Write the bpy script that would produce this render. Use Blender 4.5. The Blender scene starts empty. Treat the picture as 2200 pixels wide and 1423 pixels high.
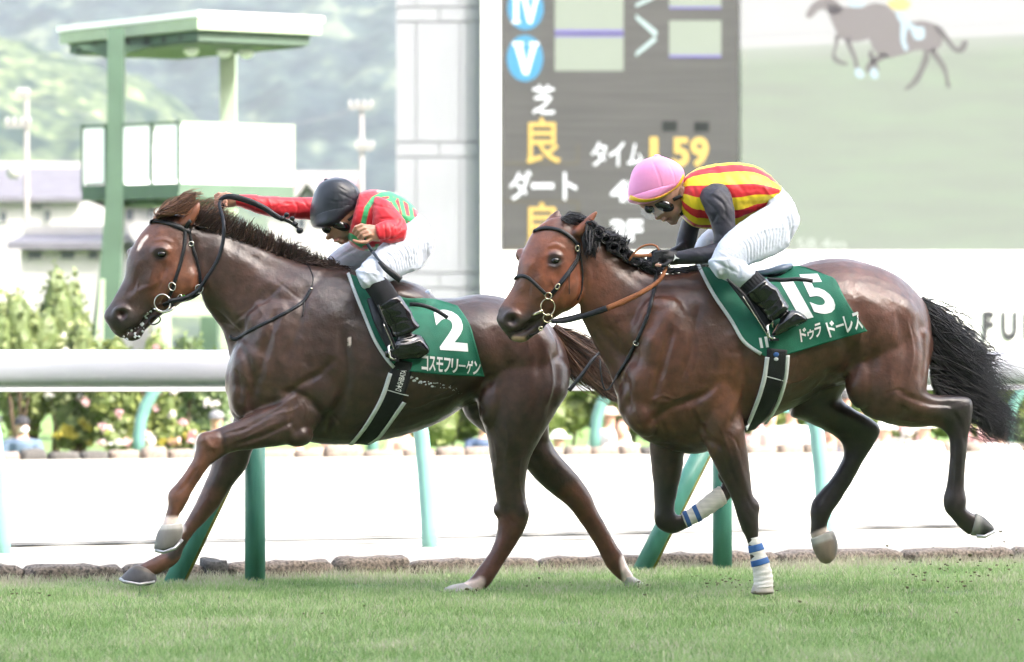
import bpy, math, random
import numpy as np
from mathutils import Vector, noise as mnoise
from mathutils.bvhtree import BVHTree

random.seed(7)
RNG = np.random.default_rng(7)
HAZE = 0.00011
SC = bpy.context.scene
COL = SC.collection

# ------------------------------------------------------------------ camera, sky, sun, exposure
F = 7300.0           # focal length in photograph pixels (photo is 2200 wide)
CX, HY, CZ = 1100.0, 790.0, 1.17
cam_data = bpy.data.cameras.new("camera")
cam = bpy.data.objects.new("camera", cam_data)
COL.objects.link(cam)
cam.location = (0, 0, CZ)
cam.rotation_euler = (math.radians(90), 0, 0)
cam_data.sensor_width = 36.0
cam_data.lens = 36.0 * F / 2200.0
cam_data.shift_y = (HY - 711.5) / 2200.0
cam_data.clip_end = 9000.0
cam_data.dof.use_dof = True
cam_data.dof.focus_distance = 17.2
cam_data.dof.aperture_fstop = 3.2
SC.camera = cam

SUN_AZ = math.radians(55)     # to the right of straight behind the camera
SUN_EL = math.radians(38)
sdir = Vector((math.sin(SUN_AZ) * math.cos(SUN_EL), -math.cos(SUN_AZ) * math.cos(SUN_EL), math.sin(SUN_EL)))
world = bpy.data.worlds.new("World")
SC.world = world
world.use_nodes = True
nt = world.node_tree
sky = nt.nodes.new("ShaderNodeTexSky")
sky.sky_type = 'NISHITA'
sky.sun_disc = False
sky.sun_elevation = SUN_EL
sky.sun_rotation = math.atan2(sdir.x, sdir.y)
sky.air_density = 1.0
sky.dust_density = 5.0
sky.ozone_density = 0.5
hs = nt.nodes.new("ShaderNodeHueSaturation"); hs.inputs["Saturation"].default_value = 0.62   # milky summer sky
nt.links.new(sky.outputs[0], hs.inputs["Color"])
nt.links.new(hs.outputs[0], nt.nodes["Background"].inputs[0])
nt.nodes["Background"].inputs[1].default_value = 0.15
sl = bpy.data.lights.new("sun", 'SUN')
sl.energy = 2.0
sl.angle = math.radians(0.5)
sl.color = (1.0, 0.95, 0.87)
sun = bpy.data.objects.new("sun", sl)
COL.objects.link(sun)
sun.rotation_euler = (-sdir).to_track_quat('-Z', 'Y').to_euler()
sun.location = (20, -20, 40)
SC.view_settings.view_transform = 'Standard'
SC.view_settings.look = 'None'
SC.view_settings.gamma = 1.0
SC.view_settings.use_curve_mapping = False
SC.view_settings.exposure = 2.62
SC.cycles.use_denoising = True
SC.cycles.use_adaptive_sampling = True
SC.cycles.adaptive_threshold = 0.03
SC.cycles.max_bounces = 6
SC.cycles.diffuse_bounces = 3
SC.cycles.glossy_bounces = 3
SC.cycles.transmission_bounces = 4
SC.cycles.transparent_max_bounces = 6
SC.cycles.volume_bounces = 1
SC.cycles.sample_clamp_indirect = 6.0

# ------------------------------------------------------------------ helpers
def P(px, py, Y):
    return np.array([(px - CX) * Y / F, Y, CZ + (HY - py) * Y / F])
def G(px, yg):
    "ground point seen at photograph position px, yg"
    return P(px, yg, CZ * F / (yg - HY))
def proj(v):
    v = np.asarray(v)
    return np.stack([CX + v[:, 0] * F / v[:, 1], HY - (v[:, 2] - CZ) * F / v[:, 1]], 1)

def link(o, parent=None):
    COL.objects.link(o)
    if parent is not None:
        o.parent = parent
    return o
def tag(o, label=None, cat=None, group=None, kind=None):
    if label: o["label"] = label
    if cat: o["category"] = cat
    if group: o["group"] = group
    if kind: o["kind"] = kind
    return o
def empty(name, loc=(0, 0, 0), label=None, cat=None, group=None, kind=None):
    o = bpy.data.objects.new(name, None)
    o.location = Vector([float(c) for c in loc])
    o.empty_display_size = 0.2
    link(o)
    return tag(o, label, cat, group, kind)
def setp(o, parent):
    "parent keeping world place (parents are only ever translated)"
    o.parent = parent
    o.matrix_parent_inverse.identity()
    o.location = o.location - parent.location if parent.parent is None else o.location - wloc(parent)
    return o
def wloc(o):
    l = Vector(o.location)
    while o.parent is not None:
        o = o.parent
        l = l + Vector(o.location)
    return l
def mesh_obj(name, verts, faces, mat=None, parent=None, smooth=True, attrs=None, uv=None):
    me = bpy.data.meshes.new(name)
    verts = np.asarray(verts, dtype=np.float64)
    if isinstance(faces, np.ndarray):
        faces = faces.tolist()
    me.from_pydata(verts.tolist(), [], faces)
    if smooth:
        me.polygons.foreach_set("use_smooth", [True] * len(me.polygons))
    if mat is not None:
        for m in (mat if isinstance(mat, (list, tuple)) else [mat]):
            me.materials.append(m)
    if attrs:
        for k, a in attrs.items():
            a = np.asarray(a, dtype=np.float32)
            if a.ndim == 1:
                at = me.attributes.new(k, 'FLOAT', 'POINT'); at.data.foreach_set("value", a)
            else:
                at = me.attributes.new(k, 'FLOAT_COLOR', 'POINT')
                if a.shape[1] == 3: a = np.concatenate([a, np.ones((len(a), 1), np.float32)], 1)
                at.data.foreach_set("color", a.ravel())
    me.update()
    o = bpy.data.objects.new(name, me)
    link(o)
    if parent is not None:
        setp(o, parent)
    return o

class MB:
    "collects verts and faces"
    def __init__(s): s.v = []; s.f = []; s.n = 0
    def add(s, v, f):
        v = [tuple(float(c) for c in p) for p in v]
        s.v += v; s.f += [tuple(i + s.n for i in q) for q in f]; s.n += len(v)
        return s
    def box(s, c, d, ax=None):
        "centre c, half sizes d, axes rows"
        c = np.array(c, float)
        A = np.eye(3) if ax is None else np.array(ax, float)
        vs = []
        for i in (-1, 1):
            for j in (-1, 1):
                for k in (-1, 1):
                    vs.append(c + i * d[0] * A[0] + j * d[1] * A[1] + k * d[2] * A[2])
        return s.add(vs, [(0, 1, 3, 2), (4, 6, 7, 5), (0, 4, 5, 1), (2, 3, 7, 6), (0, 2, 6, 4), (1, 5, 7, 3)])
    def pts8(s, p):
        "8 points: bottom 4 ccw, top 4 ccw"
        return s.add(p, [(3, 2, 1, 0), (4, 5, 6, 7), (0, 1, 5, 4), (1, 2, 6, 5), (2, 3, 7, 6), (3, 0, 4, 7)])
    def tube(s, pts, r, n=10, cap=True, ry=None):
        pts = [np.array(p, float) for p in pts]
        m = len(pts)
        rs = r if isinstance(r, (list, tuple, np.ndarray)) else [r] * m
        vs, fs = [], []
        prev = None
        for i in range(m):
            t = pts[min(i + 1, m - 1)] - pts[max(i - 1, 0)]
            t /= (np.linalg.norm(t) + 1e-12)
            if prev is None:
                a = np.cross(t, [0, 0, 1.0])
                if np.linalg.norm(a) < 0.2: a = np.cross(t, [0, 1.0, 0])
            else:
                a = prev - t * np.dot(prev, t)
            a /= np.linalg.norm(a); b = np.cross(t, a); prev = a
            for k in range(n):
                th = 2 * math.pi * k / n
                vs.append(pts[i] + rs[i] * (math.cos(th) * a + math.sin(th) * b))
        for i in range(m - 1):
            for k in range(n):
                k2 = (k + 1) % n
                fs.append((i * n + k, i * n + k2, (i + 1) * n + k2, (i + 1) * n + k))
        if cap:
            fs.append(tuple(range(n))[::-1]); fs.append(tuple((m - 1) * n + k for k in range(n)))
        return s.add(vs, fs)
    def ell(s, c, r, rot=None, nu=16, nv=10):
        c = np.array(c, float)
        A = np.eye(3) if rot is None else np.array(rot, float)
        vs = [c + A[2] * r[2]]
        for i in range(1, nv):
            ph = math.pi * i / nv
            for k in range(nu):
                th = 2 * math.pi * k / nu
                vs.append(c + A[0] * r[0] * math.sin(ph) * math.cos(th) + A[1] * r[1] * math.sin(ph) * math.sin(th) + A[2] * r[2] * math.cos(ph))
        vs.append(c - A[2] * r[2])
        fs = []
        for k in range(nu):
            fs.append((0, 1 + k, 1 + (k + 1) % nu))
        for i in range(nv - 2):
            for k in range(nu):
                a = 1 + i * nu + k; b = 1 + i * nu + (k + 1) % nu
                fs.append((a, a + nu, b + nu, b))
        l = len(vs) - 1
        for k in range(nu):
            fs.append((l, 1 + (nv - 2) * nu + (k + 1) % nu, 1 + (nv - 2) * nu + k))
        return s.add(vs, fs)
    def obj(s, name, mat=None, parent=None, smooth=False, attrs=None):
        return mesh_obj(name, s.v, s.f, mat, parent, smooth, attrs)

# ------------------------------------------------------------------ materials
def new_mat(name):
    m = bpy.data.materials.new(name)
    m.use_nodes = True
    n = m.node_tree.nodes
    return m, n, m.node_tree.links, n["Principled BSDF"]
def mat(name, col, rough=0.6, var=0.0, scale=8.0, bump=0.0, bscale=40.0, metal=0.0, spec=0.5, col2=None, detail=4.0, emit=None, estr=0.0, coat=0.0, stretch=None, sheen=0.0, sss=0.0, trans=0.0, alpha=1.0, ior=1.45):
    m, N, L, B = new_mat(name)
    B.inputs["Roughness"].default_value = rough
    B.inputs["Metallic"].default_value = metal
    B.inputs["Specular IOR Level"].default_value = spec
    B.inputs["Coat Weight"].default_value = coat
    B.inputs["Sheen Weight"].default_value = sheen
    B.inputs["Subsurface Weight"].default_value = sss
    B.inputs["Transmission Weight"].default_value = trans
    B.inputs["IOR"].default_value = ior
    B.inputs["Alpha"].default_value = alpha
    if sss: B.inputs["Subsurface Radius"].default_value = (0.012, 0.004, 0.002)
    B.inputs["Base Color"].default_value = (*col, 1)
    tc = N.new("ShaderNodeTexCoord")
    src = tc.outputs["Object"]
    if stretch:
        mp = N.new("ShaderNodeMapping"); mp.inputs["Scale"].default_value = stretch
        L.new(src, mp.inputs[0]); src = mp.outputs[0]
    if var or col2:
        nz = N.new("ShaderNodeTexNoise"); nz.inputs["Scale"].default_value = scale; nz.inputs["Detail"].default_value = detail
        L.new(src, nz.inputs["Vector"])
        r = N.new("ShaderNodeValToRGB")
        c2 = col2 if col2 else tuple(min(1, c * (1 + var)) for c in col)
        c1 = col if col2 else tuple(c * (1 - var) for c in col)
        r.color_ramp.elements[0].position = 0.35; r.color_ramp.elements[1].position = 0.65
        r.color_ramp.elements[0].color = (*c1, 1); r.color_ramp.elements[1].color = (*c2, 1)
        L.new(nz.outputs[0], r.inputs[0]); L.new(r.outputs[0], B.inputs["Base Color"])
    if bump:
        nz = N.new("ShaderNodeTexNoise"); nz.inputs["Scale"].default_value = bscale; nz.inputs["Detail"].default_value = 5
        L.new(src, nz.inputs["Vector"])
        bp = N.new("ShaderNodeBump"); bp.inputs["Strength"].default_value = bump; bp.inputs["Distance"].default_value = 0.01
        L.new(nz.outputs[0], bp.inputs["Height"]); L.new(bp.outputs[0], B.inputs["Normal"])
    if emit:
        B.inputs["Emission Color"].default_value = (*emit, 1); B.inputs["Emission Strength"].default_value = estr
    return m
def attr_mat(name, rough=0.5, attr="coat", bump=0.0, bscale=60.0, var=0.12, vscale=30.0, stretch=None, spec=0.5, sheen=0.0, coat=0.0, sss=0.0, rough2=None):
    m, N, L, B = new_mat(name)
    at = N.new("ShaderNodeAttribute"); at.attribute_name = attr
    tc = N.new("ShaderNodeTexCoord"); src = tc.outputs["Object"]
    if stretch:
        mp = N.new("ShaderNodeMapping"); mp.inputs["Scale"].default_value = stretch
        L.new(src, mp.inputs[0]); src = mp.outputs[0]
    nz = N.new("ShaderNodeTexNoise"); nz.inputs["Scale"].default_value = vscale; nz.inputs["Detail"].default_value = 5
    L.new(src, nz.inputs["Vector"])
    mr = N.new("ShaderNodeMapRange"); mr.inputs[1].default_value = 0.3; mr.inputs[2].default_value = 0.7
    mr.inputs[3].default_value = 1 - var; mr.inputs[4].default_value = 1 + var
    L.new(nz.outputs[0], mr.inputs[0])
    mx = N.new("ShaderNodeVectorMath"); mx.operation = 'SCALE'
    L.new(at.outputs["Color"], mx.inputs[0]); L.new(mr.outputs[0], mx.inputs["Scale"])
    L.new(mx.outputs[0], B.inputs["Base Color"])
    B.inputs["Roughness"].default_value = rough
    B.inputs["Specular IOR Level"].default_value = spec
    B.inputs["Sheen Weight"].default_value = sheen
    B.inputs["Coat Weight"].default_value = coat
    B.inputs["Coat Roughness"].default_value = 0.35
    B.inputs["Subsurface Weight"].default_value = sss
    if rough2 is not None:
        m2 = N.new("ShaderNodeMapRange"); m2.inputs[1].default_value = 0.35; m2.inputs[2].default_value = 0.65
        m2.inputs[3].default_value = rough; m2.inputs[4].default_value = rough2
        n2 = N.new("ShaderNodeTexNoise"); n2.inputs["Scale"].default_value = 5.0
        L.new(tc.outputs["Object"], n2.inputs["Vector"]); L.new(n2.outputs[0], m2.inputs[0]); L.new(m2.outputs[0], B.inputs["Roughness"])
    if bump:
        n3 = N.new("ShaderNodeTexNoise"); n3.inputs["Scale"].default_value = bscale; n3.inputs["Detail"].default_value = 6
        L.new(src, n3.inputs["Vector"])
        bp = N.new("ShaderNodeBump"); bp.inputs["Strength"].default_value = bump; bp.inputs["Distance"].default_value = 0.006
        L.new(n3.outputs[0], bp.inputs["Height"]); L.new(bp.outputs[0], B.inputs["Normal"])
    return m

# ------------------------------------------------------------------ loft tools (stations are silhouette pairs)
def catmull(A, sub):
    A = np.asarray(A, float); n = len(A); out = []
    for i in range(n - 1):
        p0 = A[max(i - 1, 0)]; p1 = A[i]; p2 = A[i + 1]; p3 = A[min(i + 2, n - 1)]
        for k in range(sub):
            t = k / sub
            out.append(0.5 * ((2 * p1) + (-p0 + p2) * t + (2 * p0 - 5 * p1 + 4 * p2 - p3) * t * t + (-p0 + 3 * p1 - 3 * p2 + p3) * t ** 3))
    out.append(A[-1])
    return np.array(out)
def loft(mb, st, Yf, n=20, sub=4, pw=1.0, cap=0.45, uvs=None):
    S = []
    last = (0, 0.05)
    for s in st:
        s = list(s)
        if len(s) == 5: s = s[:4] + [last[0], s[4]]
        last = (s[4], s[5]); S.append(s)
    C = catmull(S, sub)
    C[:, 5] = np.maximum(C[:, 5], 0.004)
    m = len(C)
    rows = []
    def ring(c):
        Yc = Yf((c[0] + c[2]) / 2) + c[4]
        A = P(c[0], c[1], Yc); Bp = P(c[2], c[3], Yc)
        ctr = (A + Bp) / 2; e = (A - Bp) / 2
        th = np.linspace(0, 2 * math.pi, n, endpoint=False)
        ct, si = np.cos(th), np.sin(th)
        if pw != 1.0:
            ct = np.sign(ct) * np.abs(ct) ** pw; si = np.sign(si) * np.abs(si) ** pw
        return ctr + ct[:, None] * e[None] + si[:, None] * np.array([0, -1.0, 0])[None] * c[5], ctr, e
    rings = [ring(c) for c in C]
    vs = np.concatenate([r[0] for r in rings])
    fs = []
    for i in range(m - 1):
        for k in range(n):
            k2 = (k + 1) % n
            fs.append((i * n + k, (i + 1) * n + k, (i + 1) * n + k2, i * n + k2))
    # domed caps
    extra = []
    base = len(vs)
    for (i, j, sgn) in ((0, 1, 0), (m - 1, m - 2, 1)):
        c0 = rings[i][1]; d = c0 - rings[j][1]; d = d / (np.linalg.norm(d) + 1e-9)
        rad = min(np.linalg.norm(rings[i][2]), C[i][5]) * cap * 2
        idx = [i * n + k for k in range(n)]
        prev = idx
        for (sc_, ou) in ((0.8, 0.45), (0.45, 0.75)):
            r = c0 + (rings[i][0] - c0) * sc_ + d * rad * ou
            st0 = base + len(extra); extra += list(r)
            cur = [st0 + k for k in range(n)]
            for k in range(n):
                k2 = (k + 1) % n
                fs.append((prev[k], cur[k], cur[k2], prev[k2]) if sgn else (prev[k2], cur[k2], cur[k], prev[k]))
            prev = cur
        st0 = base + len(extra); extra.append(c0 + d * rad * 0.85)
        for k in range(n):
            k2 = (k + 1) % n
            fs.append((prev[k], st0, prev[k2]) if sgn else (prev[k2], st0, prev[k]))
    vs = np.concatenate([vs, np.array(extra)])
    mb.add(vs, fs)
    if uvs is not None:
        u = np.repeat(np.linspace(0, 1, m), n); v = np.tile(np.arange(n) / n, m)
        ne = len(extra)
        uvs.append((np.concatenate([u, np.full(ne, 0.0)]), np.concatenate([v, np.zeros(ne)])))
    return mb
def bulge(mb, px, py, yoff, rx, ry, ty, Yf, ang=0.0, nu=18, nv=12):
    Y = Yf(px) + yoff
    c = P(px, py, Y); s = Y / F
    a = math.radians(ang)
    A = [[math.cos(a), 0, -math.sin(a)], [math.sin(a), 0, math.cos(a)], [0, 1, 0]]
    return mb.ell(c, (rx * s, ry * s, ty), A, nu, nv)

def remesh(mb, voxel=0.009, smooth=5, factor=0.5):
    me = bpy.data.meshes.new("tmp"); me.from_pydata(mb.v, [], mb.f); me.update()
    o = bpy.data.objects.new("tmp", me); COL.objects.link(o)
    r = o.modifiers.new("r", 'REMESH'); r.mode = 'VOXEL'; r.voxel_size = voxel; r.adaptivity = 0
    if smooth:
        s = o.modifiers.new("s", 'SMOOTH'); s.factor = factor; s.iterations = smooth
    dg = bpy.context.evaluated_depsgraph_get()
    ev = o.evaluated_get(dg); m2 = ev.to_mesh()
    v = np.empty(len(m2.vertices) * 3); m2.vertices.foreach_get("co", v); v = v.reshape(-1, 3)
    nn = np.empty(len(m2.vertices) * 3); m2.vertices.foreach_get("normal", nn); nn = nn.reshape(-1, 3)
    ls = np.empty(len(m2.polygons), int); m2.polygons.foreach_get("loop_start", ls)
    lt = np.empty(len(m2.polygons), int); m2.polygons.foreach_get("loop_total", lt)
    li = np.empty(len(m2.loops), int); m2.loops.foreach_get("vertex_index", li)
    faces = [tuple(li[a:a + b].tolist()) for a, b in zip(ls, lt)]
    ev.to_mesh_clear()
    bpy.data.objects.remove(o); bpy.data.meshes.remove(me)
    return v, nn, faces
def sstep(x, a, b):
    t = np.clip((x - a) / (b - a + 1e-12), 0, 1); return t * t * (3 - 2 * t)
def seg_dist(p, poly):
    poly = np.asarray(poly, float); best = np.full(len(p), 1e9); par = np.zeros(len(p)); tot = 0
    L = np.linalg.norm(poly[1:] - poly[:-1], axis=1); T = L.sum()
    for a, b, l in zip(poly[:-1], poly[1:], L):
        d = b - a; t = np.clip(((p - a) @ d) / (d @ d + 1e-9), 0, 1)
        q = np.linalg.norm(p - (a + t[:, None] * d), axis=1)
        m = q < best
        best[m] = q[m]; par[m] = (tot + t[m] * l) / T
        tot += l
    return best, par
def carve(v, nn, strokes, Yf, ylim=0.03, mirror=True):
    "strokes: (polyline px, width px, amount m) raised or sunk along the normal; tapered at its ends"
    q = proj(v)
    front = sstep(-nn[:, 1], 0.0, 0.35)
    yy = Yf(q[:, 0])
    near = (v[:, 1] < yy + ylim)
    off = np.zeros(len(v))
    for s in strokes:
        poly, w, amt = s[0], s[1], s[2]
        if len(poly) == 1:
            d = np.linalg.norm(q - np.array(poly[0]), axis=1); par = np.full(len(v), .5)
        else:
            pl = catmull(poly, 5) if len(poly) > 2 else poly
            d, par = seg_dist(q, pl)
        tap = 1.0 if len(poly) == 1 else np.clip(np.minimum(par, 1 - par) * 5 + 0.15, 0, 1)
        off += amt * np.exp(-(d / w) ** 2 * 1.4) * tap * front * near
    v = v + nn * off[:, None]
    return v
def vnormals(v, faces):
    f = np.array([q[:3] for q in faces])
    fn = np.cross(v[f[:, 1]] - v[f[:, 0]], v[f[:, 2]] - v[f[:, 0]])
    n = np.zeros_like(v)
    for k in range(3): np.add.at(n, f[:, k], fn)
    return n / (np.linalg.norm(n, axis=1)[:, None] + 1e-12)
def lump(v, nn, amp, scale, seed=0):
    out = np.array([mnoise.noise(Vector((p[0] * scale + seed, p[1] * scale, p[2] * scale))) for p in v])
    return v + nn * (out * amp)[:, None]
def paint(q, base, spots):
    "spots: (polyline px, radius px, softness px, colour)"
    c = np.tile(np.array(base, float), (len(q), 1))
    for poly, r, soft, col in spots:
        if len(poly) == 1:
            d = np.linalg.norm(q - np.array(poly[0], float), axis=1)
        else:
            d, _ = seg_dist(q, poly)
        a = (1 - sstep(d, r - soft / 2, r + soft / 2))[:, None]
        c = c * (1 - a) + np.array(col) * a
    return c

class Surf:
    def __init__(s, v, faces):
        s.t = BVHTree.FromPolygons([tuple(p) for p in v], faces)
        s.o = Vector((0, 0, CZ))
    def hit(s, px, py):
        d = Vector(P(px, py, 17.0)) - s.o; d.normalize()
        h = s.t.ray_cast(s.o, d)
        return (np.array(h[0]), np.array(h[1])) if h[0] is not None else (None, None)

def ribbon(mb, pts, nrm, width, thick=0.003):
    "closed strap along 3D points with surface normals; width in m (number or list)"
    pts = [np.array(p, float) for p in pts]; m = len(pts)
    ws = width if isinstance(width, (list, tuple, np.ndarray)) else [width] * m
    vs, fs = [], []
    for i in range(m):
        t = pts[min(i + 1, m - 1)] - pts[max(i - 1, 0)]; t /= (np.linalg.norm(t) + 1e-9)
        n = np.array(nrm[i], float); n = n - t * np.dot(n, t); n /= (np.linalg.norm(n) + 1e-9)
        w = np.cross(t, n) * ws[i] / 2
        h = n * thick
        vs += [pts[i] - w, pts[i] - w * 0.75 + h, pts[i] + w * 0.75 + h, pts[i] + w, pts[i] - h * 0.3]
    for i in range(m - 1):
        for k in range(5):
            k2 = (k + 1) % 5
            fs.append((i * 5 + k, i * 5 + k2, (i + 1) * 5 + k2, (i + 1) * 5 + k))
    fs.append((4, 3, 2, 1, 0)); fs.append(tuple((m - 1) * 5 + k for k in range(5)))
    return mb.add(vs, fs)
def resample(poly, step=6.0, close=False):
    poly = catmull(poly, 8) if len(poly) > 2 else np.array(poly, float)
    L = np.linalg.norm(poly[1:] - poly[:-1], axis=1); T = np.concatenate([[0], np.cumsum(L)])
    n = max(2, int(T[-1] / step) + 1)
    t = np.linspace(0, T[-1], n)
    return np.stack([np.interp(t, T, poly[:, k]) for k in range(poly.shape[1])], 1)
def strap_on(mb, surf, poly, wpx, Yf, lift=0.003, thick=0.003, mirror=False, fallback=-0.1):
    q = resample(poly, 5.0)
    pts, ns = [], []
    for a in q:
        p, n = surf.hit(a[0], a[1])
        if p is None: continue
        if n[1] > 0: n = np.array([0, -1.0, 0])
        pts.append(p); ns.append(n)
    pts = np.array(pts); ns = np.array(ns)
    # smooth depth
    for _ in range(3):
        if len(pts) > 2:
            pts[1:-1, 1] = np.minimum(pts[1:-1, 1], 0.25 * pts[:-2, 1] + 0.5 * pts[1:-1, 1] + 0.25 * pts[2:, 1]) * 0.5 + (0.25 * pts[:-2, 1] + 0.5 * pts[1:-1, 1] + 0.25 * pts[2:, 1]) * 0.5
            ns[1:-1] = 0.25 * ns[:-2] + 0.5 * ns[1:-1] + 0.25 * ns[2:]
    ns /= np.linalg.norm(ns, axis=1)[:, None]
    w = wpx * 17.3 / F
    pts = pts + ns * lift
    ribbon(mb, pts, ns, w, thick)
    if mirror:
        mp = pts.copy(); mn = ns.copy()
        for i in range(len(mp)):
            pxx = CX + mp[i, 0] * F / mp[i, 1]
            mp[i, 1] = 2 * Yf(pxx) - mp[i, 1]
        mn[:, 1] *= -1
        ribbon(mb, mp[::-1], mn[::-1], w, thick)
    return pts

def hair(name, strands, width, mat_, parent, seed=1, seg=7):
    "strands: list of (list of 3D points, width scale); crossed tapered blades"
    V, Fc, C = [], [], []
    n0 = 0
    for pts, ws in strands:
        pts = catmull(np.array(pts), 3) if len(pts) > 2 else np.array(pts)
        m = len(pts)
        t = np.gradient(pts, axis=0); t /= (np.linalg.norm(t, axis=1)[:, None] + 1e-9)
        s = np.linspace(0, 1, m)
        w = width * ws * (1 - s ** 2.2) * 0.5 + 0.0002
        a = np.cross(t, np.array([0, 1.0, 0])); a /= (np.linalg.norm(a, axis=1)[:, None] + 1e-9)
        d = np.array([0, -1.0, 0])
        V.append(np.concatenate([pts - a * w[:, None], pts + a * w[:, None], pts + d * w[:, None] * 0.9]))
        i = np.arange(m - 1)
        for (x, y) in ((0, m), (m, 2 * m), (2 * m, 0)):
            Fc.append(np.stack([n0 + x + i, n0 + y + i, n0 + y + i + 1, n0 + x + i + 1], 1))
        C.append(np.full(3 * m, random.random()))
        n0 += 3 * m
    V = np.concatenate(V); Fc = np.concatenate(Fc)
    return mesh_obj(name, V, Fc, mat_, parent, True, {"rnd": np.concatenate(C)})

def text_mesh(s, offset=0.0, extrude=0.0, res=4):
    c = bpy.data.curves.new("t", 'FONT'); c.body = s; c.offset = offset; c.resolution_u = res; c.extrude = extrude
    c.align_x = 'LEFT'
    o = bpy.data.objects.new("t", c); COL.objects.link(o)
    dg = bpy.context.evaluated_depsgraph_get()
    m = bpy.data.meshes.new_from_object(o.evaluated_get(dg))
    bpy.data.objects.remove(o); bpy.data.curves.remove(c)
    v = np.array([tuple(x.co) for x in m.vertices]); f = [tuple(p.vertices) for p in m.polygons]
    bpy.data.meshes.remove(m)
    return v, f
def text_quad(s, quad, offset=0.0, bold=0.0):
    "text verts mapped into a photograph quad: tl, tr, br, bl -> (N,2) px and faces"
    v, f = text_mesh(s, offset)
    if bold:
        n = len(v); h = v[:, 1].max() - v[:, 1].min(); vv, ff = [], []
        for i, (dx, dy) in enumerate(((0, 0), (bold, 0), (-bold, 0), (0, bold), (0, -bold))):
            vv.append(v + np.array([dx, dy, 0]) * h); ff += [tuple(k + i * n for k in q) for q in f]
        v = np.concatenate(vv); f = ff
    x0, x1, y0, y1 = v[:, 0].min(), v[:, 0].max(), v[:, 1].min(), v[:, 1].max()
    u = (v[:, 0] - x0) / (x1 - x0); w = 1 - (v[:, 1] - y0) / (y1 - y0)
    tl, tr, br, bl = [np.array(c, float) for c in quad]
    q = (1 - w)[:, None] * ((1 - u)[:, None] * tl + u[:, None] * tr) + w[:, None] * ((1 - u)[:, None] * bl + u[:, None] * br)
    return q, f
def text_at(name, s, quad, Y, mat_, parent, offset=0.02, dy=0.0, bold=0.0):
    "flat lettering on a facing surface at depth Y"
    q, f = text_quad(s, quad, offset, bold)
    v = np.array([P(a, b, Y(a) if callable(Y) else Y) for a, b in q]); v[:, 1] += dy
    if bold:
        v[:, 1] -= np.repeat(np.arange(5), len(v) // 5) * .003
    return mesh_obj(name, v, f, mat_, parent, False)
def text_on(name, s, quad, surf, mat_, parent, Yf, offset=0.02, lift=0.003):
    q, f = text_quad(s, quad, offset)
    import bmesh
    bm = bmesh.new()
    vs = [bm.verts.new((a, b, 0)) for a, b in q]
    for t in f:
        try: bm.faces.new([vs[i] for i in t])
        except ValueError: pass
    bmesh.ops.triangulate(bm, faces=bm.faces[:])
    for _ in range(4):
        es = [e for e in bm.edges if e.calc_length() > 9]
        if not es: break
        bmesh.ops.subdivide_edges(bm, edges=es, cuts=1)
        bmesh.ops.triangulate(bm, faces=bm.faces[:])
    bm.verts.index_update()
    out = []; last = None
    for v in bm.verts:
        p, n = surf.hit(v.co.x, v.co.y)
        if p is None: p = P(v.co.x, v.co.y, last if last else Yf(v.co.x) - 0.3); n = np.array([0, -1.0, 0])
        last = p[1]
        d = np.array([0, 0, CZ]) - p; d /= np.linalg.norm(d)
        out.append(p + d * lift)
    fs = [tuple(x.index for x in fc.verts) for fc in bm.faces]
    bm.free()
    return mesh_obj(name, out, fs, mat_, parent, False)
# ------------------------------------------------------------------ ground, track, hills
RDIR = np.array([0.9305, 0.3663, 0]); RDIR /= np.linalg.norm(RDIR)     # the way the rails run
RN = np.array([-RDIR[1], RDIR[0], 0])
def rail_line(y0, y1):
    "line of ground points seen from photo y0 (x=0) to y1 (x=2200): returns function of px"
    a, b = G(0, y0), G(2200, y1)
    def f(px):
        # intersect view plane of px with the line a-b on the ground
        k = (px - CX) / F
        t = (k * a[1] - a[0]) / ((b[0] - a[0]) - k * (b[1] - a[1]))
        return a + t * (b - a)
    f.a, f.b = a, b; f.d = (b - a) / np.linalg.norm(b - a)
    return f
K1 = rail_line(1254, 1206)     # front foot of near kerb
R1 = rail_line(1263, 1209)
R2 = rail_line(1196, 1163)
R3 = rail_line(988, 968)
K2 = rail_line(992, 973)

m_soil = mat("turf soil", (0.09, 0.14, 0.05), 0.9, 0.35, 3.0, 0.5, 60)
m_sand = mat("dirt track sand", (0.40, 0.375, 0.33), 0.95, 0.05, 1.2, 0.3, 30, stretch=(1, 1, 1))
m_lawn = mat("far lawn", (0.10, 0.17, 0.04), 0.9, 0.3, 0.6, 0.4, 20)
m_conc = mat("concrete", (0.42, 0.41, 0.39), 0.85, 0.1, 1.0, 0.2, 30)

def ground_quad(name, pts, z, m, kind="structure"):
    v = [(p[0], p[1], z) for p in pts]
    o = mesh_obj(name, v, [tuple(range(len(v)))], m, None, False)
    return tag(o, kind=kind)
def along(line, s, off=0.0):
    "point s metres along the line, off metres to its far side"
    d = line.d; n = np.array([-d[1], d[0], 0])
    return (line.a + line.b) / 2 + d * s + n * off
tag(ground_quad("ground", [(-6000, -400), (6000, -400), (6000, 8000), (-6000, 8000)], -0.16, m_lawn))
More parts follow.
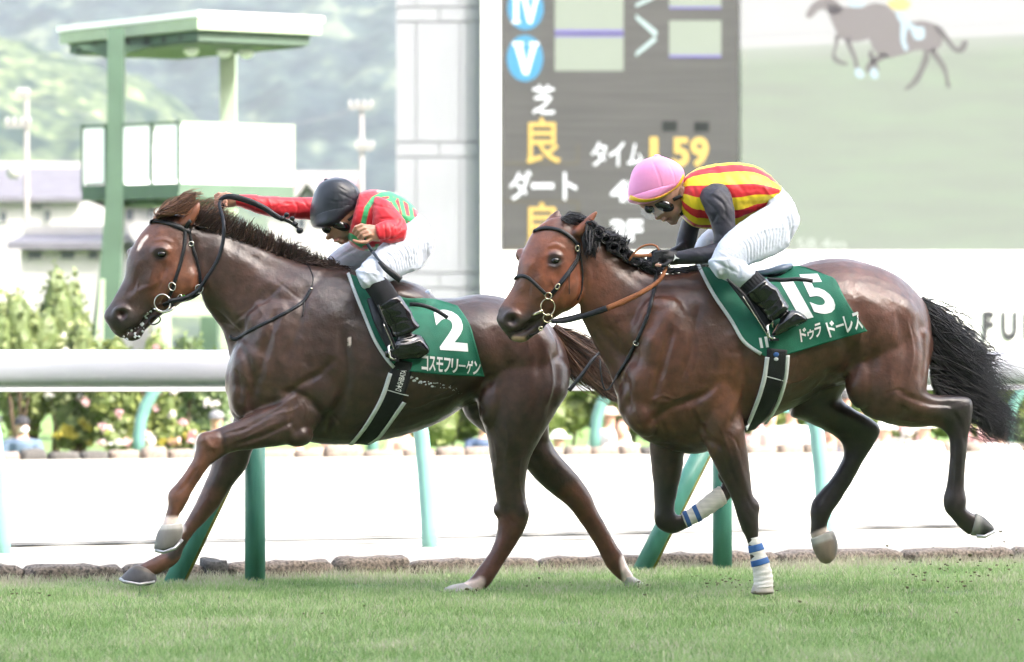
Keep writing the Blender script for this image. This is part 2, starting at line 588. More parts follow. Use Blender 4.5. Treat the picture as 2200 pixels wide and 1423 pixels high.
# turf strip: gently uneven sheet
def strip(name, lineA, offA, lineB, offB, s0, s1, ns, nw, z, amp, m, ext=None):
    vs, fs = [], []
    for i in range(ns + 1):
        s = s0 + (s1 - s0) * i / ns
        a = along(lineA, s, offA); b = along(lineB, s, offB)
        for j in range(nw + 1):
            p = a + (b - a) * j / nw
            vs.append((p[0], p[1], z + amp * mnoise.noise(Vector((p[0] * .7, p[1] * .7, z)))))
    w = nw + 1
    for i in range(ns):
        for j in range(nw):
            fs.append((i * w + j, (i + 1) * w + j, (i + 1) * w + j + 1, i * w + j + 1))
    return tag(mesh_obj(name, vs, fs, m, None, True), kind="structure")
strip("turf_ground", K1, -40, K1, 0.02, -70, 90, 160, 40, 0.0, 0.008, m_soil)
strip("dirt_track", K1, 0.10, K2, 0.3, -120, 160, 60, 30, 0.02, 0.01, m_sand)
strip("concrete_apron", K1, -60, K1, -40.004, -90, 110, 4, 2, 0.004, 0.0, m_conc)
# harrow lines: thin dark strips laid on the sand
m_rut = mat("dark harrow line", (0.08, 0.076, 0.07), 0.95, 0.2, 30, 0.4, 60)
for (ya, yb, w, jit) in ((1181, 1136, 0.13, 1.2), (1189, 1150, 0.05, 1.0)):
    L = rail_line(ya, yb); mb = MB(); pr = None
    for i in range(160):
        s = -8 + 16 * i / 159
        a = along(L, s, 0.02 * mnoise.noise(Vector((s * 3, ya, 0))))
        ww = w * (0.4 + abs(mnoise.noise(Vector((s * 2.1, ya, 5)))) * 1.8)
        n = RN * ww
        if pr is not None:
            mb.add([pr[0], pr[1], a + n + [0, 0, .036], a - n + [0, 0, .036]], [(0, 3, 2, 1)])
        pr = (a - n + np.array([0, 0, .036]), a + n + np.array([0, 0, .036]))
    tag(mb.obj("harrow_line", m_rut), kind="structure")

# ---- grass
m_g, N, L, B = new_mat("grass blades")
at = N.new("ShaderNodeAttribute"); at.attribute_name = "rnd"
tc = N.new("ShaderNodeTexCoord")
nz = N.new("ShaderNodeTexNoise"); nz.inputs["Scale"].default_value = 1.6; nz.inputs["Detail"].default_value = 5
L.new(tc.outputs["Object"], nz.inputs["Vector"])
r = N.new("ShaderNodeValToRGB"); e = r.color_ramp.elements
e[0].position = 0.0; e[0].color = (0.125, 0.23, 0.055, 1); e[1].position = 0.55; e[1].color = (0.31, 0.46, 0.175, 1)
x = e.new(0.86); x.color = (0.46, 0.52, 0.29, 1); x = e.new(0.95); x.color = (0.55, 0.50, 0.38, 1)
ad = N.new("ShaderNodeMath"); ad.operation = 'ADD'
mu = N.new("ShaderNodeMath"); mu.operation = 'MULTIPLY_ADD'; mu.inputs[1].default_value = 0.9; mu.inputs[2].default_value = -0.45
L.new(nz.outputs[0], mu.inputs[0]); L.new(mu.outputs[0], ad.inputs[0]); L.new(at.outputs["Fac"], ad.inputs[1])
L.new(ad.outputs[0], r.inputs[0]); L.new(r.outputs[0], B.inputs["Base Color"])
B.inputs["Roughness"].default_value = 0.5
tr = N.new("ShaderNodeBsdfTranslucent"); mxs = N.new("ShaderNodeMixShader"); mxs.inputs[0].default_value = 0.35
L.new(r.outputs[0], tr.inputs[0]); L.new(B.outputs[0], mxs.inputs[1]); L.new(tr.outputs[0], mxs.inputs[2])
L.new(mxs.outputs[0], N["Material Output"].inputs[0])
DIVOTS = [(1.02, 17.25, .13), (1.20, 17.05, .12), (-.35, 17.75, .14), (.55, 18.0, .12), (2.0, 16.6, .14), (2.35, 17.6, .2), (-1.9, 16.4, .12), (-1.1, 15.6, .10), (.4, 15.2, .12), (1.5, 15.9, .10), (-1.5, 17.6, .10), (2.2, 15.0, .1), (-.6, 14.6, .09)]
def make_grass(name, n, y0, y1, hmin, hmax, wid):
    # ground positions uniform in the wedge, plus side margins; kept in front of the kerb
    Y = np.sqrt(RNG.uniform(y0 ** 2, y1 ** 2, n))
    X = RNG.uniform(-1, 1, n) * (0.165 * Y + 0.5)
    d = K1.d; nn = np.array([-d[1], d[0]])
    off = (X - K1.a[0]) * nn[0] + (Y - K1.a[1]) * nn[1]
    keep = off < 0.0
    wear = np.array([max(0.0, mnoise.noise(Vector((a * 1.9, b * 2.6, 21.0))) - .22) * 3.0 for a, b in zip(X, Y)])
    for (wx, wy, wr_) in DIVOTS: wear = np.maximum(wear, 1.25 - np.hypot((X - wx) / wr_, (Y - wy) / (wr_ * 1.3)))
    keep &= RNG.uniform(0, 1, n) > np.clip(wear, 0, .82)
    X, Y, off = X[keep], Y[keep], off[keep]; n = len(X)
    # thin worn patches
    pat = np.array([mnoise.noise(Vector((a * 1.3, b * 1.0, 3.0))) for a, b in zip(X, Y)])
    pat2 = np.array([mnoise.noise(Vector((a * 5, b * 5, 9.0))) for a, b in zip(X, Y)])
    pat3 = np.array([mnoise.noise(Vector((a * 2.2, b * 3.4, 33.0))) for a, b in zip(X, Y)])
    h = RNG.uniform(hmin, hmax, n) * (1 + 0.35 * pat + 0.45 * pat2)
    edge = sstep(off, -0.35, 0.0); h *= 1 + 0.7 * edge
    w = wid * RNG.uniform(0.6, 1.3, n)
    th = RNG.uniform(0, 2 * np.pi, n); ph = RNG.uniform(0, 2 * np.pi, n); ln = RNG.uniform(0.1, 0.9, n) * h
    bx, by = np.cos(th) * w / 2, np.sin(th) * w / 2
    lx, ly = np.cos(ph) * ln, np.sin(ph) * ln
    z = 0.008 * np.array([mnoise.noise(Vector((a * .7, b * .7, 0.0))) for a, b in zip(X, Y)]) - 0.004
    z0 = np.zeros(n)
    V = np.stack([np.stack([X - bx, Y - by, z], 1), np.stack([X + bx, Y + by, z], 1),
                  np.stack([X + lx * .35 + bx * .8, Y + ly * .35 + by * .8, z + h * .6], 1),
                  np.stack([X + lx * .35 - bx * .8, Y + ly * .35 - by * .8, z + h * .6], 1),
                  np.stack([X + lx, Y + ly, z + h], 1)], 1).reshape(-1, 3)
    i = np.arange(n) * 5
    me = bpy.data.meshes.new(name)
    me.vertices.add(n * 5); me.vertices.foreach_set("co", V.ravel())
    me.loops.add(n * 7)
    li = np.stack([i, i + 1, i + 2, i + 3, i + 3, i + 2, i + 4], 1).ravel()
    me.loops.foreach_set("vertex_index", li.astype(np.int32))
    me.polygons.add(n * 2)
    ls = np.stack([np.arange(n) * 7, np.arange(n) * 7 + 4], 1).ravel()
    me.polygons.foreach_set("loop_start", ls.astype(np.int32))
    try: me.polygons.foreach_set("loop_total", np.tile([4, 3], n).astype(np.int32))
    except Exception: pass
    a = me.attributes.new("rnd", 'FLOAT', 'POINT')
    a.data.foreach_set("value", np.repeat(np.clip((RNG.normal(0.5, 0.2, n) + .22 * pat + .5 * (RNG.uniform(0, 1, n) < .05 + .22 * np.clip(pat3 * 3, 0, 1))) - 0.30 * np.clip(pat, -1, 1) * 0 + 0.30 * edge + 0.35 * sstep(off, -1.1, -.1) + 0.35 * np.clip(pat2, 0, 1) * (RNG.uniform(0, 1, n) < .3), 0.02, 1.05), 5).astype(np.float32))  # blades paler towards the kerb: grazing sky light put into the colour
    me.materials.append(m_g)
    me.update(calc_edges=True); me.validate()
    o = bpy.data.objects.new(name, me); link(o)
    return tag(o, "short mown green turf grass under the galloping horses", "grass", kind="stuff")
make_grass("grass", 330000, 12.6, 21.0, 0.018, 0.045, 0.0038)
make_grass("grass", 60000, 12.2, 16.5, 0.03, 0.055, 0.0042)

m_clod = mat("torn turf clod", (0.06, 0.05, 0.03), .9, .4, 60, .5, 90, col2=(.20, .19, .10))
def clods(name, items, seed, label):
    g = random.Random(seed); mb = MB()
    for (px, py, sx, sy, Y, n, r0, r1) in items:
        for k in range(n):
            Yk = Y + g.uniform(-.25, .25); c = P(px + g.gauss(0, sx), py + g.gauss(0, sy), Yk); c[2] = max(c[2], .012); r_ = g.uniform(r0, r1)
            mb.ell(c, (r_ * g.uniform(.7, 1.6), r_, r_ * g.uniform(.4, .9)), None, 6, 4)
    v = np.array(mb.v); v += np.array([tuple(mnoise.noise_vector(Vector((float(p[0]) * 70, float(p[1]) * 70, float(p[2]) * 70)))) for p in v]) * .004
    return tag(mesh_obj(name, v, mb.f, m_clod, None, False), label, "turf debris", kind="stuff")
clods("flying_turf", [(2010,1215,60,26,17.6,26,.003,.009),(2120,1195,50,24,17.8,20,.003,.008),(2060,1240,80,14,17.4,22,.003,.008),(1560,1250,34,9,17.3,30,.003,.007),(1640,1268,26,6,17.2,18,.003,.007),(1180,1258,70,8,17.8,18,.003,.006),(1000,1275,30,6,17.6,30,.003,.008),(1375,1262,26,6,18.0,26,.003,.008),
  (60,1280,50,12,16.6,12,.003,.008),(900,1330,300,40,15.4,16,.003,.007),(1700,1340,300,40,15.3,16,.003,.007)], 3, "clods and crumbs of torn turf kicked up round the hooves")
# ---- hills
def hill_mesh(name, fy, x0, x1, y0, y1, nx, ny, amp, seed, m):
    xs = np.linspace(x0, x1, nx); ys = np.linspace(y0, y1, ny)
    vs = np.zeros((ny, nx, 3))
    for j, y in enumerate(ys):
        for i, x in enumerate(xs):
            h = fy(x, y)
            # crowns: cell-like humps
            c = mnoise.noise(Vector((x * .055, y * .05, seed))) + .6 * mnoise.noise(Vector((x * .13, y * .12, seed + 5)))
            w = 1 - abs(mnoise.noise(Vector((x * .09 + 7, y * .08, seed + 9)))) * 2
            vs[j, i] = (x, y, h + amp * (c * .8 + w * .6))
    fs = [(j * nx + i, j * nx + i + 1, (j + 1) * nx + i + 1, (j + 1) * nx + i) for j in range(ny - 1) for i in range(nx - 1)]
    return tag(mesh_obj(name, vs.reshape(-1, 3), fs, m, None, True), kind="structure")
def forest_mat(name, c1, c2, c3, sc):
    m, N, L, B = new_mat(name)
    tc = N.new("ShaderNodeTexCoord")
    nz = N.new("ShaderNodeTexNoise"); nz.inputs["Scale"].default_value = sc; nz.inputs["Detail"].default_value = 7; nz.inputs["Roughness"].default_value = .65
    vo = N.new("ShaderNodeTexVoronoi"); vo.inputs["Scale"].default_value = sc * 3.2
    L.new(tc.outputs["Object"], nz.inputs["Vector"]); L.new(tc.outputs["Object"], vo.inputs["Vector"])
    ad = N.new("ShaderNodeMath"); ad.operation = 'MULTIPLY_ADD'; ad.inputs[1].default_value = -0.22  # darker towards crown edges: crown shading put into the colour
    L.new(vo.outputs["Distance"], ad.inputs[0]); L.new(nz.outputs[0], ad.inputs[2])
    r = N.new("ShaderNodeValToRGB"); e = r.color_ramp.elements
    e[0].position = .28; e[0].color = (*c1, 1); e[1].position = .62; e[1].color = (*c3, 1)
    x = e.new(.45); x.color = (*c2, 1)
    L.new(ad.outputs[0], r.inputs[0]); L.new(r.outputs[0], B.inputs["Base Color"])
    B.inputs["Roughness"].default_value = .9; B.inputs["Specular IOR Level"].default_value = .1
    return m
m_for1 = forest_mat("sunlit forest", (0.008, 0.018, 0.018), (0.050, 0.068, 0.038), (0.165, 0.180, 0.095), 0.075)
m_for2 = forest_mat("far forest", (0.004, 0.010, 0.018), (0.018, 0.030, 0.032), (0.095, 0.112, 0.075), 0.034)
def h1(x, y):
    # near spur: high at left, falling to the right
    px = CX + x * F / 800.0
    top = np.interp(px, [-900, -200, 100, 300, 500, 700, 800, 1100, 3000], [100, 92, 84, 68, 46, 22, 8, 1, 0])
    return -0.3 + top * sstep(np.array(float(y)), 640, 1000)
hill_mesh("hill_spur", h1, -330, 160, 640, 1010, 190, 110, 4.5, 2.0, m_for1)
def h2(x, y):
    return -0.3 + (205 + 18 * math.sin(x * .006 + 1)) * sstep(np.array(float(y)), 900, 1700)
hill_mesh("hill_range", h2, -700, 700, 900, 1720, 230, 170, 7.0, 11.0, m_for2)

# ------------------------------------------------------------------ grandstand behind the camera (it casts the shade over the turf)
m_wall = mat("pale wall", (0.62, 0.62, 0.60), .8, .05, 1)
gs = empty("grandstand", (0, -30, 0), "long tiered concrete grandstand behind the turf apron", "grandstand")
SX = 0.0
def gpt(s, d, z):
    p = RDIR * s + RN * d; return (p[0], p[1], z)
def gbox(mb, s0, s1, d0, d1, z0, z1):
    return mb.pts8([gpt(s0, d0, z0), gpt(s1, d0, z0), gpt(s1, d1, z0), gpt(s0, d1, z0), gpt(s0, d0, z1), gpt(s1, d0, z1), gpt(s1, d1, z1), gpt(s0, d1, z1)])
DG = -5.8
mb = MB(); gbox(mb, -110, 120, DG - 30, DG, 23.0, 24.0); mb.obj("roof", m_wall, gs)
mb = MB()
for k in range(14):
    gbox(mb, -110, 120, DG - 8 - k * 1.3 - 1.3, DG - 8 - k * 1.3, -0.1, 1.0 + k * 1.2)
mb.obj("seating_tier", m_conc, gs)
mb = MB(); gbox(mb, -110, 120, DG - 30, DG - 27, -0.1, 23.0); mb.obj("rear_wall", m_wall, gs)
for k in range(8):
    mb = MB(); s = -105 + k * 31; gbox(mb, s, s + .9, DG - 9.5, DG - 8.5, -0.1, 23.0); mb.obj("column", m_wall, gs)

# ------------------------------------------------------------------ kerbs of rough stone
def stone_mat(name, a, b, sc=60):
    return mat(name, a, .9, 0, sc, .8, sc, col2=b, detail=6)
m_stone = stone_mat("pitted brown stone", (0.065, 0.057, 0.05), (0.31, 0.25, 0.205))
m_stone_d = stone_mat("dark basalt stone", (0.035, 0.033, 0.032), (0.10, 0.095, 0.09))
def stone(name, c, hl, hd, hz, d, m, parent, seed, nn=(5, 3, 3)):
    ax = np.array([d, [-d[1], d[0], 0], [0, 0, 1]])
    nx, ny, nz_ = nn
    idx = {}; vs = []; fs = []
    def vid(i, j, k):
        key = (i, j, k)
        if key not in idx:
            u = np.array([2 * i / nx - 1, 2 * j / ny - 1, 2 * k / nz_ - 1])
            # rounded block
            r = np.sign(u) * np.abs(u)
            l = np.linalg.norm(u, ord=6); u2 = u / max(l, 1e-6) if l > .99 else u
            p = u2 * np.array([hl, hd, hz])
            w = c + p @ ax
            q = Vector((float(w[0]) * 9 + seed, float(w[1]) * 9, float(w[2]) * 14))
            dn = mnoise.noise_vector(q)
            w = w + np.array([dn[0] * .02, dn[1] * .02, dn[2] * .02])
            idx[key] = len(vs); vs.append(w)
        return idx[key]
    for i in range(nx):
        for j in range(ny):
            fs.append((vid(i, j, 0), vid(i, j + 1, 0), vid(i + 1, j + 1, 0), vid(i + 1, j, 0)))
            fs.append((vid(i, j, nz_), vid(i + 1, j, nz_), vid(i + 1, j + 1, nz_), vid(i, j + 1, nz_)))
    for i in range(nx):
        for k in range(nz_):
            fs.append((vid(i, 0, k), vid(i + 1, 0, k), vid(i + 1, 0, k + 1), vid(i, 0, k + 1)))
            fs.append((vid(i, ny, k), vid(i, ny, k + 1), vid(i + 1, ny, k + 1), vid(i + 1, ny, k)))
    for j in range(ny):
        for k in range(nz_):
            fs.append((vid(0, j, k), vid(0, j, k + 1), vid(0, j + 1, k + 1), vid(0, j + 1, k)))
            fs.append((vid(nx, j, k), vid(nx, j + 1, k), vid(nx, j + 1, k + 1), vid(nx, j, k + 1)))
    return mesh_obj(name, vs, fs, m, parent, True)
kb = empty("stone_kerb", K1((1100)), "low kerb of rough brown stones along the near edge of the sand track", "kerb")
s = -9.0; rr = random.Random(5); cnt = 0
while s < 10.5:
    dark = rr.random() < .13
    l = rr.uniform(.10, .16) if dark else rr.uniform(.42, .85)
    hz = rr.uniform(.040, .055) if not dark else rr.uniform(.05, .065)
    c = along(K1, s + l / 2, .10 + rr.uniform(-.015, .015)) + np.array([0, 0, hz * .9])
    stone("stone", c, l / 2 - .003, .10, hz, K1.d, m_stone_d if dark else m_stone, kb, cnt * 3.1, (10, 4, 4) if not dark else (4, 4, 4))
    s += l; cnt += 1
kb2 = empty("stone_kerb", K2(1100), "low kerb of rounded stones at the foot of the garden across the sand", "kerb")
s = -14.0
while s < 16.0:
    l = rr.uniform(.28, .55); hz = rr.uniform(.06, .10)
    c = along(K2, s + l / 2, rr.uniform(-.03, .03)) + np.array([0, 0, hz * .8])
    stone("stone", c, l / 2 - .008, .14, hz, K2.d, m_stone_d if rr.random() < .25 else m_stone, kb2, cnt * 3.1, (4, 3, 3))
    s += l; cnt += 1

# ------------------------------------------------------------------ rails
m_railw = mat("white rail cover", (0.66, 0.67, 0.75), .35, .02, 3, .05, 20)
m_green = mat("green painted post", (0.07, 0.235, 0.185), .38, .12, 6, .15, 50, stretch=(3, 3, .6))
m_green_y = mat("worn yellow edge", (0.20, 0.19, 0.05), .6, .3, 20)
m_cyan = mat("sea green painted post", (0.16, 0.33, 0.30), .45, .06, 5)
def bar(line, zc, ry, rz, s0, s1, parent, name="top_rail", m=None, dn=0.0):
    mb = MB(); n = 20; ns = 30; vs = []; fs = []
    d = line.d; nn = np.array([-d[1], d[0], 0])
    for i in range(ns + 1):
        c = along(line, s0 + (s1 - s0) * i / ns, dn) + np.array([0, 0, zc])
        for k in range(n):
            t = 2 * math.pi * k / n
            cz, cy = math.sin(t), math.cos(t)
            cz = math.copysign(abs(cz) ** .75, cz); cy = math.copysign(abs(cy) ** .75, cy)
            vs.append(c + nn * ry * cy + np.array([0, 0, rz * cz]))
    for i in range(ns):
        for k in range(n):
            k2 = (k + 1) % n; fs.append((i * n + k, i * n + k2, (i + 1) * n + k2, (i + 1) * n + k))
    fs.append(tuple(range(n))[::-1]); fs.append(tuple(ns * n + k for k in range(n)))
    mb.add(vs, fs); return mb.obj(name, m or m_railw, parent, True)
rail1 = empty("running_rail", R1(548), "thick white running rail on dark green posts beside the turf", "rail")
bar(R1, 1.165, .085, .101, -12, 14, rail1)
def along_px(line, px, z, dn=0.0):
    p = line(px); n = np.array([-line.d[1], line.d[0], 0]); return p + n * dn + np.array([0, 0, z])
for px in (-455, 548, 1552, 2640):
    b = along_px(R1, px, -.05); mb = MB(); mb.tube([b, b + [0, 0, .5], b + [0, 0, 1.10]], .056, 20); mb.obj("post", m_green, rail1, True)
    # short seam of tape wound round the post
    # leaning brace
    f = along_px(R1, px - 190, -.05, -.04); t = b + np.array([0, 0, .97])
    mb = MB(); mb.tube([f, t], .055, 18); mb.obj("brace", m_green, rail1, True)
    o = np.array([.052, -.012, 0]); mb = MB(); mb.tube([f + o, t + o], .014, 8); mb.obj("edge_strip", m_green_y, rail1, True)
rail2 = empty("running_rail", R2(922), "white rail on slim sunlit sea green posts just behind the stone kerb", "rail")
bar(R2, 1.12, .07, .10, -14, 18, rail2)
for px in (-850, 8, 925, 1775, 2640):
    b = along_px(R2, px, -.1); s_ = b[1] / F
    pts = [b + np.array([-dx * s_, .0, z]) for dx, z in ((0, 0), (4, .3), (11, .6), (20, .85), (34, 1.02), (52, 1.12))]
    mb = MB(); mb.tube(pts, .050, 16); mb.obj("post", m_cyan, rail2, True)
rail3 = empty("running_rail", R3(1280), "white rail on bent green posts across the sand track before the garden", "rail")
bar(R3, 1.13, .07, .10, -26, 34, rail3, m=m_railw)
m_green3 = mat("grey green bent post", (0.10, 0.22, 0.19), .4, .05, 4)
for px in (-190, 303, 805, 1283, 1745, 2170, 2600):
    b = along_px(R3, px, -.1)
    pts = [b + np.array([dx, -.0, z]) for dx, z in ((-.03, 0), (-.03, .35), (0, .6), (.06, .78), (.17, .97), (.27, 1.1))]
    mb = MB(); mb.tube(pts, .078, 16); mb.obj("post", m_green3, rail3, True)
# ------------------------------------------------------------------ scoreboard building
def quadbox(mb, x0, y0, x1, y1, Y, depth):
    "box whose front face spans the photo rectangle at depth Y"
    a = P(x0, y1, Y); b = P(x1, y0, Y)
    return mb.pts8([(a[0], Y, a[2]), (b[0], Y, a[2]), (b[0], Y + depth, a[2]), (a[0], Y + depth, a[2]),
                    (a[0], Y, b[2]), (b[0], Y, b[2]), (b[0], Y + depth, b[2]), (a[0], Y + depth, b[2])])
m_panel = mat("pale grey cladding panel", (0.155, 0.16, 0.18), .9, .03, .5)
m_joint = mat("panel joint", (0.135, 0.14, 0.157), .9)
m_board = mat("white board frame", (0.80, 0.80, 0.79), .5)
YB = 112.0
sb = empty("scoreboard", P(1600, 950, YB), "huge race results display with dark text panel and picture screen on a white frame", "scoreboard")
mb = MB(); quadbox(mb, 853, -400, 1036, 820, YB + .5, 7); mb.obj("tower_core", m_joint, sb)
def jx(y): return 0
cols = [(851, 893), (895, 987), (989, 1034)]
rows = [(-330, -105), (-103, -70), (-67, 14), (49, 304), (339, 585), (621, 830)]
for (a, b) in rows:
    for (c, d) in cols:
        mb = MB(); quadbox(mb, c, a, d, b, YB + .4, .1); mb.obj("panel", m_panel, sb)
for (a, b) in ((17, 46), (307, 336), (588, 618)):
    for (c, d) in ((851, 943), (945, 1034)):
        mb = MB(); quadbox(mb, c, a, d, b, YB + .4, .1); mb.obj("panel", m_panel, sb)
mb = MB()
quadbox(mb, 1035, -400, 1074, 900, YB, 8)                 # left upright
quadbox(mb, 1074, 540, 2900, 900, YB, 8)                  # below the screens
quadbox(mb, 2640, -400, 2900, 540, YB, 8)
quadbox(mb, 1074, -400, 2640, -200, YB, 8)
quadbox(mb, 1074, -200, 2640, 540, YB + .5, 7)
mb.obj("frame", m_board, sb)
# text display
m_disp, N, L, B = new_mat("dark led display")
tc = N.new("ShaderNodeTexCoord"); wv = N.new("ShaderNodeTexWave"); wv.bands_direction = 'Z'; wv.inputs["Scale"].default_value = 3.0; wv.inputs["Distortion"].default_value = 1.0
nz = N.new("ShaderNodeTexNoise"); nz.inputs["Scale"].default_value = 2.0
mp = N.new("ShaderNodeMapping"); mp.inputs["Scale"].default_value = (.15, 1, 4)
L.new(tc.outputs["Object"], mp.inputs[0]); L.new(mp.outputs[0], nz.inputs["Vector"]); L.new(tc.outputs["Object"], wv.inputs["Vector"])
r = N.new("ShaderNodeValToRGB"); r.color_ramp.elements[0].position = .3; r.color_ramp.elements[1].position = .7
r.color_ramp.elements[0].color = (0.032, 0.032, 0.033, 1); r.color_ramp.elements[1].color = (0.044, 0.043, 0.044, 1)
L.new(nz.outputs[0], r.inputs[0]); L.new(r.outputs[0], B.inputs["Base Color"]); B.inputs["Roughness"].default_value = .8; B.inputs["Specular IOR Level"].default_value = .2
mb = MB(); quadbox(mb, 1078, -180, 1588, 538, YB + .1, .35); mb.obj("text_display", m_disp, sb)
def led(name, col, e): 
    return mat(name, tuple(c * .12 for c in col), .7, emit=col, estr=e, spec=.2)
m_white = led("lit white characters", (.95, .97, 1.0), .22)
m_yel = led("lit amber characters", (1.0, .70, .20), .13)
m_blue = led("lit blue disc", (.12, .50, .85), .09)
m_pale = led("lit pale window", (.62, .70, .60), .06)
m_viol = led("lit violet line", (.35, .30, .9), .08)
m_dim = led("unlit grey segment", (.02, .03, .03), .02)
def rectq(name, x0, y0, x1, y1, m, dy):
    a = P(x0, y1, YB); b = P(x1, y0, YB)
    mb = MB(); mb.add([(a[0], YB + dy, a[2]), (b[0], YB + dy, a[2]), (b[0], YB + dy, b[2]), (a[0], YB + dy, b[2])], [(0, 1, 2, 3)])
    return mb.obj(name, m, sb)
def disc(name, cx, cy, rx, ry, m, dy):
    v = [P(cx + rx * math.cos(t), cy - ry * math.sin(t), YB) + [0, dy, 0] for t in np.linspace(0, 2 * math.pi, 40, endpoint=False)]
    return mesh_obj(name, v, [tuple(range(40))], m, sb, False)
def ch(s, x0, y0, x1, y1, m, off=.03, dy=.08, name="display_character"):
    cjk = ord(s[0]) > 255
    return text_at(name, s, ((x0, y0), (x1, y0), (x1, y1), (x0, y1)), YB, m, sb, 0 if cjk else off, dy, .014 if cjk else 0)
disc("display_disc", 1129, 18, 39, 46, m_blue, .094); disc("display_disc", 1128, 125, 39, 50, m_blue, .094)
def serif(poly_list, m):
    for poly in poly_list:
        v = [P(a, b, YB) + [0, .086, 0] for a, b in poly]; mesh_obj("display_character", v, [tuple(range(len(v)))[::-1]], m, sb, False)
# serif V and IV
serif([[(1101, 90), (1125, 90), (1125, 96), (1121, 97), (1131, 140), (1141, 97), (1137, 96), (1137, 90), (1158, 90), (1158, 96), (1153, 98), (1135, 160), (1124, 160), (1106, 98), (1101, 96)]], m_white)
serif([[(1100, -10), (1118, -10), (1118, -4), (1114, -3), (1114, 44), (1118, 45), (1118, 50), (1100, 50), (1100, 45), (1104, 44), (1104, -3), (1100, -4)],
       [(1119, -10), (1136, -10), (1136, -4), (1132, -3), (1140, 32), (1148, -3), (1144, -4), (1144, -10), (1160, -10), (1160, -4), (1156, -2), (1143, 50), (1134, 50), (1122, -2), (1119, -4)]], m_white)
rectq("display_window", 1192, -40, 1340, 64, m_pale, .094); rectq("display_line", 1192, 64, 1340, 70, m_viol, .09)
rectq("display_line", 1192, 75, 1340, 79, m_viol, .09); rectq("display_window", 1192, 79, 1340, 152, m_pale, .094)
rectq("display_window", 1438, -40, 1550, 14, m_pale, .094); rectq("display_line", 1438, 14, 1550, 18, m_viol, .09)
rectq("display_window", 1438, 44, 1550, 118, m_pale, .094); rectq("display_line", 1438, 118, 1550, 123, m_viol, .09)
m_chev = led("lit pale chevron", (.6, .75, .75), .14)
for poly in ([(1366, 16), (1366, 8), (1408, -14), (1408, -4)], [(1366, 40), (1366, 30), (1412, 66), (1412, 76), (1406, 78)], [(1366, 122), (1366, 112), (1406, 78), (1412, 86)]):
    serif([poly], m_chev)
ch("芝", 1144, 182, 1192, 246, m_white, .035); ch("良", 1131, 252, 1205, 352, m_yel, .04)
ch("タ", 1270, 304, 1304, 357, m_white); ch("イ", 1308, 304, 1342, 357, m_white); ch("ム", 1348, 308, 1384, 357, m_white); ch("1", 1396, 294, 1414, 358, m_yel, .035); ch("59", 1444, 294, 1523, 360, m_yel, .035)
ch("ダ", 1094, 366, 1142, 430, m_white, .035); ch("ー", 1142, 393, 1190, 406, m_white, .03); ch("ト", 1210, 370, 1240, 430, m_white, .04)
ch("良", 1131, 434, 1205, 532, m_yel, .04); ch("4F", 1312, 388, 1384, 434, m_white, .04); ch("3F", 1311, 472, 1381, 518, m_white, .04)
rectq("display_segment", 1423, 260, 1455, 282, m_dim, .09); rectq("display_segment", 1492, 262, 1524, 282, m_dim, .09)
m_frame = led("faint amber outline", (.30, .24, .10), .06)
for (a, b, c, d) in ((1080, 350, 1243, 352), (1082, 432, 1243, 434), (1082, 532, 1243, 534), (1241, 310, 1243, 352), (1241, 434, 1243, 534)):
    rectq("display_line", a, b, c, d, m_frame, .088)
# picture screen
m_vid, N, L, B = new_mat("picture screen showing turf")
tc = N.new("ShaderNodeTexCoord"); sp = N.new("ShaderNodeSeparateXYZ"); L.new(tc.outputs["Generated"], sp.inputs[0])
mp = N.new("ShaderNodeMapping"); mp.inputs["Scale"].default_value = (.35, 1, 2.2); L.new(tc.outputs["Object"], mp.inputs[0])
nz = N.new("ShaderNodeTexNoise"); nz.inputs["Scale"].default_value = 1.1; nz.inputs["Detail"].default_value = 4; L.new(mp.outputs[0], nz.inputs["Vector"])
r1 = N.new("ShaderNodeValToRGB"); e = r1.color_ramp.elements
e[0].position = .25; e[0].color = (.32, .40, .31, 1); e[1].position = .75; e[1].color = (.38, .56, .35, 1)
x = e.new(.5); x.color = (.36, .48, .34, 1)
L.new(nz.outputs[0], r1.inputs[0])
# height minus slope -> upper white track
sm = N.new("ShaderNodeMath"); sm.operation = 'MULTIPLY_ADD'; sm.inputs[1].default_value = -.07; L.new(sp.outputs[0], sm.inputs[0]); L.new(sp.outputs[2], sm.inputs[2])
r2 = N.new("ShaderNodeValToRGB"); e = r2.color_ramp.elements
e[0].position = .55; e[0].color = (0, 0, 0, 1); e[1].position = .605; e[1].color = (.35, .35, .35, 1)
for p_, c_ in ((.612, (1, 1, 1, 1)), (.64, (1, 1, 1, 1))):
    x = e.new(p_); x.color = c_
L.new(sm.outputs[0], r2.inputs[0])
mx = N.new("ShaderNodeMixRGB"); L.new(r2.outputs[0], mx.inputs[0]); L.new(r1.outputs[0], mx.inputs[1]); mx.inputs[2].default_value = (.92, .92, .93, 1)
B.inputs["Base Color"].default_value = (.06, .06, .06, 1); B.inputs["Roughness"].default_value = .8; B.inputs["Specular IOR Level"].default_value = .2
L.new(mx.outputs[0], B.inputs["Emission Color"]); B.inputs["Emission Strength"].default_value = .105
mb = MB(); quadbox(mb, 1592, -180, 2620, 546, YB + .1, .35); mb.obj("picture_screen", m_vid, sb)
m_ph = led("pictured bay horse", (.34, .31, .32), .10); m_pw = led("pictured pale cloth", (.6, .75, .85), .12); m_py = led("pictured yellow silks", (.85, .7, .3), .12); m_pl = led("pictured rail line", (.62, .62, .66), .11)
